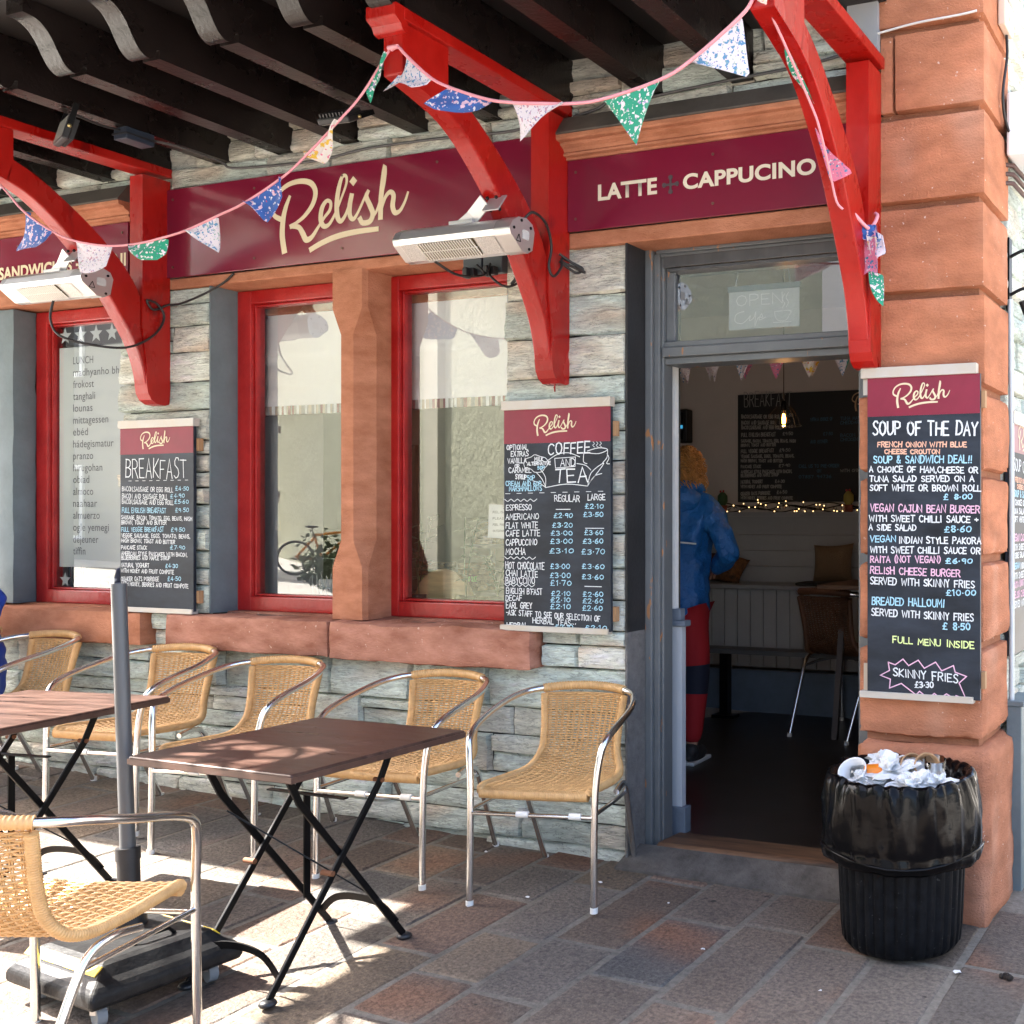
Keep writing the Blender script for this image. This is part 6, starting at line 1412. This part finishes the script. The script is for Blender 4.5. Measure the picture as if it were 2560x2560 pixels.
# display in the right-hand window
M_cake = mat('cake_brown', (.16, .075, .03), .8, var=.6, vscale=60, vcol=(.40, .24, .10), bump=.8, bscale=90)
e = empty('cake_counter', (-3.4, .8, 0), 'glass cake counter seen through the right-hand window', 'counter')
b = MB(); b.box(-4.2, -2.9, .44, 1.0, .05, 1.02); b.build('base', M_dark, e); b = MB(); b.box(-4.2, -2.9, .42, 1.0, 1.02, 1.04); b.build('shelf', mat('pale_shelf', (.3, .3, .3), .4), e)
for k, (x, lab) in enumerate(((-3.98, 'stack of fruity slices at the left of the cake counter'), (-3.78, 'stack of shortbread in the middle of the cake counter'), (-3.55, 'stack of cherry almond slices right of the shortbread'))):
    e = empty('cake_stack', (x, .52, 1.04), lab, 'cakes')
    for j in range(5):
        b = MB(); b.obox((x + rnd.uniform(-.01, .01), .52, 1.055 + j * .027), (.13, .12, .024), (0, 0, rnd.uniform(-.2, .2))); b.build('slice', M_cake, e, bevel=.004)
    t = MB(); write(t, ('FRUITY TIFFIN', 'SHORTBREAD', 'CHERRY ALMOND SLICE')[k], x - .07, 1.09, x + .07, 1.09, .022, .44, .003); t.build('chalk_label', C_['g'], e)
e = empty('cake_stand', (-3.45, .75, 1.2), 'cake under a dark dome on a stand at the back of the counter', 'cake stand')
b = MB(); b.lathe([(0, 0), (.05, 0), (.015, .02), (.015, .10), (.11, .115), (.11, .125), (0, .125)], (-3.5, .58, 1.14), 24); b.build('stand', M_grey, e)
b = MB(); b.lathe([(.095, .0), (.09, .06), (0, .075)], (-3.5, .58, 1.268), 24); b.build('cake', M_cake, e); b = MB(); b.lathe([(.105, .0), (.10, .08), (.05, .115), (.012, .12), (.012, .14), (0, .145)], (-3.5, .58, 1.266), 24); b.build('dome', M_cleargl, e)
def crisp(x, y, z, m_, label, txt, rot):
    b = MB(); n = 10; v = []
    for s in (-1, 1):
        for j in range(n + 1):
            for i in range(n + 1):
                u, t = 2 * i / n - 1, 2 * j / n - 1; k = max(0, (1 - u ** 4) * (1 - t ** 4)); v.append((u * .07, s * .022 * k + .004 * noise.noise((u * 3, t * 3, x * 9)), t * .10))
    b.add(v, [(s * (n + 1) ** 2 + j * (n + 1) + i, s * (n + 1) ** 2 + j * (n + 1) + i + 1, s * (n + 1) ** 2 + (j + 1) * (n + 1) + i + 1, s * (n + 1) ** 2 + (j + 1) * (n + 1) + i) for s in (0, 1) for j in range(n) for i in range(n)], 0, None, True)
    e = empty('crisp_packet', (x, y, z), label, 'crisp packet', 'crisp packets on the rack in the window'); e.rotation_euler = (0, rot, 0); b.build('bag', m_, e, world=False)
    t = MB(); write(t, txt, -.05, -.02, .05, -.02, .03, -.029, .007); t.build('bag_lettering', M_navy, e, world=False)
my = mat('yellow_foil', (.70, .52, .03), .3); mb_ = mat('blue_foil', (.03, .25, .60), .3)
crisp(-4.03, .33, 1.46, my, 'yellow crisp packet, upper left of the window rack', 'PIPERS', .2); crisp(-3.92, .31, 1.42, mb_, 'blue crisp packet, upper right of the window rack', 'PIPERS', -.1); crisp(-4.0, .30, 1.28, mb_, 'blue crisp packet, lower left of the window rack', 'PIPERS', .1); crisp(-3.88, .30, 1.26, my, 'yellow crisp packet, lower right of the window rack', 'PIPERS', -.15)
b = MB(); b.box(-4.2, -3.83, .34, .42, 1.135, 1.15); b.box(-4.2, -3.83, .42, .44, 1.04, 1.75); b.box(-4.2, -3.83, .33, .42, 1.04, 1.134); tag(b.build('crisp_rack', mat('dark_wood', (.06, .035, .02), .6)), 'dark wooden rack holding crisp packets behind the right-hand window', 'rack')
b = MB(); b.tube([(-3.56, .300, .985), (-3.56, .317, .985)], .17, 40); o = b.build('serving_board', mat('pale_wood', (.42, .27, .13), .6, var=.2, vscale=9, stretch=(1, 1, 8))); tag(o, 'round pale wooden board propped behind the newspapers', 'serving board')
M_news = mat('newsprint', (.62, .62, .60), .8, var=.25, vscale=60)
nw = empty('newspaper', (-3.45, .28, .97), 'folded newspapers lying on the sill of the right-hand window', 'newspaper')
b = MB(); b.obox((-3.50, .30, .978), (.30, .16, .018), (0, 0, .1)); b.obox((-3.38, .30, .988), (.26, .15, .02), (0, R(-3), -.12)); b.build('paper', M_news, nw, bevel=.005)
t = MB(); 
for k in range(3): t.box(-3.62 + k * .03, -3.60 + k * .03, .214, .216, .975, .99)
t.build('print', M_black, nw)
e = empty('paper_notice', (-3.15, .21, 1.3), 'white printed notice stuck inside the right-hand window by the chalk board', 'notice')
b = MB(); b.obox((-3.12, .205, 1.375), (.21, .001, .15), (0, R(3), 0)); b.build('sheet', M_paper, e)
t = MB()
for j, s in enumerate(('RELISH', 'PLEASE', 'FEEL FREE', 'OUTDOORS')): write(t, s, -3.20, 1.415 - j * .028, -3.13, 1.415 - j * .028, .009, .2035, .002, jit=.05)
t.build('print', M_grey, e)
# leafy stems in a pot, standing in the window
M_leaf = mat('leaf_green', (.03, .075, .015), .5, var=.4, vscale=20)
def plant(x, y, z, h, n, label, m_=None, pot=None):
    e = empty('potted_plant', (x, y, z), label, 'plant'); b = MB(); b.lathe([(0, 0), (.035, 0), (.045, .07), (0, .068)], (x, y, z), 16); b.build('pot', pot or M_dark, e)
    s = MB(); l = MB(); q = random.Random(int(abs(x) * 100))
    for k in range(n):
        a = q.uniform(0, 6.28); dx, dy = .07 * math.cos(a), .04 * math.sin(a); P = [Vector((x + dx * t * t, y + dy * t, z + .06 + (h - .06) * t * q.uniform(.95, 1))) for t in [i / 8 for i in range(9)]]; s.tube(P, .0025, 5)
        for i in range(2, 9):
            for sd_ in (-1, 1):
                p = P[i]; a2 = q.uniform(0, 6.28); ln = q.uniform(.045, .085); d = Vector((math.cos(a2), math.sin(a2) * .6, q.uniform(-.3, .4))) * ln; u = Vector((-d.y, d.x, 0)).normalized() * ln * .24
                l.add([p, p + d * .5 + u, p + d, p + d * .5 - u], [(0, 1, 2, 3)])
    s.build('stem', M_leaf, e); l.build('leaves', m_ or M_leaf, e); return e
plant(-3.70, .30, .965, .42, 4, 'leafy green plant in the right-hand window left of the round board'); plant(-3.42, .29, .965, .44, 3, 'tall leafy plant in the right-hand window beside the notice'); plant(-3.25, .30, .965, .25, 4, 'low bushy plant at the right end of the window display')
# left window of the pair: wire basket with papers
e = empty('wire_rack', (-4.2, .35, .965), 'white wire rack of papers at the bottom of the left pane', 'rack')
b = MB()
for k in range(12): b.tube([(-4.36 + k * .03, .30, .965), (-4.36 + k * .03, .30, 1.11 + .01 * (k % 3))], .0025, 5)
b.tube([(-4.37, .30, 1.05), (-4.02, .30, 1.05)], .0025, 5); b.build('wires', M_white, e); b = MB(); b.box(-4.34, -4.2, .32, .34, .966, 1.09); b.box(-4.18, -4.06, .33, .35, .966, 1.06); b.build('papers', M_paper, e)
# frosted film, stars and shelves in the far left window
e = empty('window_film', (-5.8, .205, 1.1), 'frosted film with words for lunch in many languages on the left window', 'window film')
b = MB(); b.add([(-6.05, .204, 1.13), (-5.20, .204, 1.13), (-5.20, .204, 2.31), (-6.05, .204, 2.31)], [(0, 1, 2, 3)]); b.build('film', veil('frosted_film', (.86, .89, .87), .86, .6), e)
words = ['LUNCH', 'madhyanho bhoj', 'frokost', 'tanghali', 'lounas', 'mittagessen', 'eb\u00e9d', 'h\u00e1degismatur', 'pranzo', 'hirugohan', 'obiad', 'almoco', 'naahaar', 'almuerzo', 'ogle yemegi', 'd\u00e9jeuner', 'tiffin']
wl_ = [.155, .40, .16, .17, .15, .27, .115, .31, .155, .225, .125, .155, .185, .205, .275, .195, .095]
M_word = mat('film_lettering', (.16, .17, .17), .6)
for k, (wd, wl1) in enumerate(zip(words, wl_)): bold(wd, -5.941, 2.218 - k * .0638, -5.941 + wl1, .040, .2028, M_word, e, .002)
b = MB()
def star(cx, cz, r, mi=0):
    P = [(cx + (r if k % 2 == 0 else r * .42) * math.sin(k * math.pi / 5), cz + (r if k % 2 == 0 else r * .42) * math.cos(k * math.pi / 5)) for k in range(10)]
    b.add([(p[0], .2005, p[1]) for p in P], [tuple(range(10))], mi)
b.add([(-6.0, .2035, 2.315), (-5.2, .2035, 2.315), (-5.2, .2035, 2.43), (-6.0, .2035, 2.43)], [(0, 1, 2, 3)], 1)
for k in range(5): star(-6.12 + k * .12, 2.372, .05); star(-6.12 + k * .12, 1.06, .045)
for k in range(3): star(-6.11, 2.2 - k * .2, .045)
b.build('star', [mat('white_star_film', (.70, .72, .72), .5), mat('dark_film', (.07, .065, .07), .6)], e)
e = empty('shelf_unit', (-6.1, .5, .95), 'pale shelves stacked with cups and boxes behind the left window', 'shelves')
b = MB()
for z in (2.26, 1.86, 1.52, 1.22, 1.02): b.box(-6.5, -5.2, .38, .62, z - .012, z); 
b.build('shelf', mat('grey_shelf', (.20, .22, .24), .5), e); b = MB(); b.box(-6.5, -5.2, .63, .65, .93, 2.5); b.build('back_panel', mat('dim_back', (.33, .34, .33), .8), e)
tag(None or (lambda o: o)((lambda m: (m.box(-6.28, -6.12, .40, .5, 2.262, 2.40), m.build('storage_box', M_white))[1])(MB())), 'white box on the top shelf of the left window', 'box')
o = MB(); o.box(-6.27, -6.14, .40, .5, 1.862, 1.93); tag(o.build('tissue_box', mat('lilac_box', (.35, .25, .45), .6)), 'small lilac and white box on the second shelf', 'box')
o = empty('takeaway_cup', (-6.14, .42, 1.522), 'red and cream takeaway cup on the middle shelf', 'cup'); b = MB(); b.lathe([(0, 0), (.03, 0), (.034, .05)], (-6.14, .42, 1.522), 20); b.build('sleeve', mat('red_card', (.55, .03, .02), .6), o); b = MB(); b.lathe([(.034, .05), (.038, .11)], (-6.14, .42, 1.522), 20); b.build('cup_wall', mat('cream_card', (.70, .58, .36), .6), o); b = MB(); b.lathe([(.041, .108), (.041, .125), (.035, .13), (0, .13)], (-6.14, .42, 1.522), 20); b.build('lid', mat('red_card', (.55, .03, .02), .6), o)
plant(-6.17, .40, 1.222, .20, 7, 'grey-green sprigs in a metal pot on the lower shelf', mat('grey_leaf', (.16, .24, .18), .6), M_alu)
for k in range(3):
    o = MB(); o.tube([(-6.25 + k * .055, .40, 1.02), (-6.27 + k * .055, .42, 1.20 - .03 * k)], .014, 10); tag(o.build('steel_flask', M_alu), ('leftmost', 'middle', 'rightmost')[k] + ' of three shiny steel tubes at the bottom of the left window', 'tube', 'steel tubes in the left window')
for k in range(4):
    o = MB(); x = -5.95 + k * .17; o.lathe([(0, 0), (.05, 0), (.062, .07), (.066, .07), (.066, .08), (.06, .08)], (x, .36, .965), 20); tag(o.build('bowl', mat('grey_bowl', (.12, .14, .16), .5)), ('leftmost', 'second', 'third', 'rightmost')[k] + ' grey bowl in the row at the foot of the left window', 'bowl', 'grey bowls in the left window')

# ------------------------------------------------------------------ across the street: what the panes reflect
M_harl = mat('cream_harling', (.37, .385, .275), .9, var=.12, vscale=3, bump=1, bscale=9, bdist=.06)
ob = empty('house_opposite', (-14.5, -14.5, 0), 'cream harled house across the street, sunlit, seen in the window reflections', 'building', rz=0)
def wallq(mb, p, d, L, h, t, z0=0, mi=0):
    n = Vector((-d.y, d.x, 0)); v = []
    for a, b_ in ((0, 0), (L, 0), (L, t), (0, t)): v.append(p + d * a - n * b_)
    vv = [(q.x, q.y, z0) for q in v] + [(q.x, q.y, z0 + h) for q in v]
    mb.add(vv, [(3, 2, 1, 0), (4, 5, 6, 7), (0, 1, 5, 4), (1, 2, 6, 5), (2, 3, 7, 6), (3, 0, 4, 7)], mi)
d_ = Vector((.84, .543, 0)).normalized()    # wall facing north-west towards the sun and the cafe
m = MB(); wallq(m, Vector((-36.8, -25.9, 0)), d_, 32.5, 11, 6, -.6); m.build('wall', M_harl, ob)
nn = Vector((-d_.y, d_.x, 0))
m = MB(); wallq(m, Vector((-36.8, -25.9, 0)) + d_ * 28.6 + nn * .12, d_, .75, 11, .13, -.6); m.build('pilaster', mat('smooth_cream_render', (.46, .45, .35), .9), ob)
m = MB(); m.tube([tuple(Vector((-36.8, -25.9, -.5)) + d_ * 23.5 + nn * .12), tuple(Vector((-36.8, -25.9, 10)) + d_ * 23.5 + nn * .12)], .055, 8); m.build('downpipe', mat('iron_downpipe', (.03, .03, .03), .5), ob)
for k, (a, z, w_, h_) in enumerate(((-9, 3.6, 1.1, 1.6), (-5, 3.6, 1.1, 1.6))):
    p = Vector((-36.8, -25.9, 0)) + d_ * (a + 13) + nn * .06; f_ = MB(); wallq(f_, p, d_, w_, h_, .10, z); wo = f_.build('window', M_white, ob)
    g_ = MB(); wallq(g_, p + d_ * .1 + nn * .01, d_, w_ - .2, h_ - .2, .03, z + .1); g_.build('pane', mat('dark_pane', (.02, .025, .03), .1), wo)
m = MB(); wallq(m, Vector((-37, -26, 0)) + nn * .5, d_, 33, .3, 7, 10.4); m.build('roof', mat('slate_roof', (.06, .065, .07), .7), ob)
dh = empty('dark_reflection_house', (-34, -13, 0), 'grey house added across the street at the far left to darken the left window reflection', 'building')  # invented house, put here to darken what the left pane reflects
m = MB(); m.box(-46, -23.3, -14.6, -13, -.6, 8.5); m.build('wall', mat('grey_render', (.30, .30, .29), .9, var=.15, vscale=2), dh)
m = MB(); m.prism([(-14.8, 8.4), (-12.6, 8.4), (-13.7, 10.5)], 'x', -46.3, -23.0); m.build('roof', mat('slate_roof', (.06, .065, .07), .7), dh)
for x in (-25.5, -28.5, -31.5, -35):
    for z in (.9, 4.6):
        m = MB(); m.box(x - .6, x + .6, -13.0, -12.94, z, z + 1.7); wo = m.build('window', M_white, dh); m = MB(); m.box(x - .5, x + .5, -12.94, -12.92, z + .1, z + 1.6); m.build('pane', mat('dark_pane', (.02, .025, .03), .1), wo)
sh_ = empty('antique_shop', (-6.0, -13.5, 0), 'pale shop front across the street seen in the transom reflection', 'building')
m = MB(); m.box(-8.0, 4, -18, -12.6, -.6, 7.5); m.build('wall', mat('pale_render', (.62, .60, .55), .9), sh_)
m = MB(); m.box(-7.6, -4.6, -12.6, -12.5, .4, 2.6); wo = m.build('shop_window', M_doord, sh_)
m = MB(); m.box(-7.5, -4.7, -12.5, -12.45, .5, 2.5); m.build('pane', mat('dark_pane', (.02, .025, .03), .1), wo)
m = MB(); m.box(-8.0, -4.4, -12.6, -12.45, 2.75, 3.35); so_ = m.build('shop_sign', mat('sage_sign', (.30, .36, .28), .6), sh_)
t = MB(); write(t, 'ANTIQUES', 0, 0, 2.6, 0, .38, 0, .06, jit=.05, fn=lambda p: (-4.8 - p[0], -12.44, 2.86 + p[1])); t.build('lettering', M_dark, so_)
bk = empty('bicycle', (-17.9, -13.1, gz(-17.9, -13.1)), 'orange mountain bike leaning by the wall across the street, seen reflected', 'bicycle', rz=R(-47))
def wheel(x):
    w_ = MB(); P = [(x + .33 * math.cos(a * math.pi / 16), 0, .34 + .33 * math.sin(a * math.pi / 16)) for a in range(32)]; w_.tube(P, .026, 8, True); wo = w_.build('wheel', M_blackp, bk, world=False)
    s = MB(); 
    for a in range(14): s.tube([(x, 0, .34), (x + .31 * math.cos(a * math.pi / 7), 0, .34 + .31 * math.sin(a * math.pi / 7))], .003, 4)
    s.tube([(x, -.05, .34), (x, .05, .34)], .025, 8); s.build('spokes', M_alu, wo, world=False)
wheel(-.54); wheel(.54)
m = MB()
for a, b_ in (((-.54, 0, .34), (-.05, 0, .32)), ((-.05, 0, .32), (-.2, 0, .82)), ((-.2, 0, .80), (.36, 0, .86)), ((-.05, 0, .32), (.38, 0, .72)), ((-.54, 0, .34), (-.19, 0, .74)), ((.36, 0, .90), (.39, 0, .70))): m.tube([a, b_], .026, 8)
m.build('frame', mat('orange_paint', (.75, .27, .02), .35), bk, world=False)
m = MB(); m.tube([(.385, .05, .72), (.54, .05, .34)], .018, 6); m.tube([(.385, -.05, .72), (.54, -.05, .34)], .018, 6); m.tube([(.36, 0, .88), (.37, 0, 1.02)], .018, 6); m.build('fork', M_black, bk, world=False)
m = MB(); m.tube([(.33, -.32, 1.04), (.38, 0, 1.02), (.33, .32, 1.04)], .015, 6); m.build('handlebar', M_black, bk, world=False)
m = MB(); m.tube([(-.2, 0, .8), (-.225, 0, .95)], .014, 6); m.ball((-.24, 0, .97), .06, 10, 0, (2.1, 1.1, .5)); m.build('saddle', M_black, bk, world=False)
m = MB(); m.tube([(-.05, -.02, .32), (-.05, .02, .32)], .09, 18); m.tube([(-.05, .06, .32), (.1, .06, .25)], .012, 6); m.build('crank', M_black, bk, world=False)

hg = empty('hedge', (-13, -9, 0), 'dark clipped hedge in front of the cream house, seen low in the right-hand window reflection', 'hedge')
m = MB(); q = random.Random(5); o0 = Vector((-36.8, -25.9, 0)) + nn * 1.1
wallq(m, o0 + d_ * 24.6 - nn * .1, d_, 7.0, 1.15, .3, -.5)
for k in range(2600):
    s_ = q.uniform(24.5, 31.7); z = q.uniform(-.3, .62) + .30 * noise.noise((s_ * 1.3, 0, 0)) + (q.random() ** 5) * .7; p = o0 + d_ * s_ + nn * q.uniform(-.1, .25) + Vector((0, 0, z))
    a = Vector((q.uniform(-1, 1), q.uniform(-1, 1), q.uniform(-.6, 1))).normalized() * q.uniform(.07, .14); b_ = a.orthogonal().normalized() * a.length * .35
    m.add([p, p + a * .5 + b_, p + a, p + a * .5 - b_], [(0, 1, 2, 3)])
m.build('foliage', mat('hedge_green', (.022, .045, .012), .6, var=.5, vscale=3), hg)
nb = empty('sky_blocker', (6, 6, 0), 'unseen grey building added at the right to cut sky light on the side wall', 'building')  # unseen block added to hold sky light off the side wall
m = MB(); m.box(3.2, 9, 1.5, 16, -.8, 8); m.build('wall', mat('dark_stone', (.16, .155, .145), .9, var=.3, vscale=3), nb); m = MB(); m.box(3.0, 9.2, 1.3, 16.2, 8, 8.3); m.build('roof', mat('slate_roof', (.06, .065, .07), .7), nb)
for (px_, py_) in ((-2.36, -.22), (-2.98, -.12), (-2.52, -.46), (-1.72, -.60), (-.90, -.42), (-1.02, -.34), (-2.02, -.30), (-1.25, -.72), (-2.66, -.62)):
    m = MB(); g = gz(px_, py_); r_ = rnd.uniform(.006, .014)
    v = [(px_ + r_ * math.cos(a) * rnd.uniform(.5, 1.3), py_ + r_ * math.sin(a) * rnd.uniform(.5, 1.2), g + .004 + rnd.uniform(.001, .006)) for a in (0, 1.1, 2.3, 3.4, 4.6, 5.5)]
    m.add(v + [(px_, py_, g + .012)], [(i, (i + 1) % 6, 6) for i in range(6)]); tag(m.build('litter_scrap', M_paper), 'tiny white scrap of paper lying on the paving', 'litter', 'paper scraps on the paving')
m = MB(); 
for k in range(9): m.ball((-.745 + rnd.uniform(-.02, .02), -.385 + rnd.uniform(-.015, .015), gz(-.745, -.385) + .008), rnd.uniform(.006, .012), 7)
tag(m.build('dirt_clump', mat('dark_dirt', (.02, .014, .010), .9)), 'small dark clump of dirt on the paving right of the bin', 'dirt')
# unseen iron wheel and bars, added to throw a patterned patch of light
e = empty('sun_pattern_wheel', (-4.95, -1.9, 3.3), 'iron wheel added outside the view to pattern a patch of sunlight', 'ornament')
m = MB(); c0 = Vector((-5.07, -1.96, 3.38)); 
for r_ in (.20, .065): m.tube([(c0.x + r_ * math.cos(a * math.pi / 16), c0.y + r_ * math.sin(a * math.pi / 16), c0.z) for a in range(32)], .018, 6, True)
for a in range(6): m.tube([c0, c0 + Vector((.20 * math.cos(a * math.pi / 3 + .3), .20 * math.sin(a * math.pi / 3 + .3), 0))], .016, 6)
m.build('wheel', M_black, e)
m = MB(); m.box(-5.288, -4.842, -2.248, -2.16, 3.36, 3.41); m.box(-5.288, -4.842, -1.755, -1.662, 3.36, 3.41); m.build('shade_rail', M_black, e)
for o in list(bpy.data.objects):
    if o.type == 'CURVE' or o.name.startswith('txt'): bpy.data.objects.remove(o)
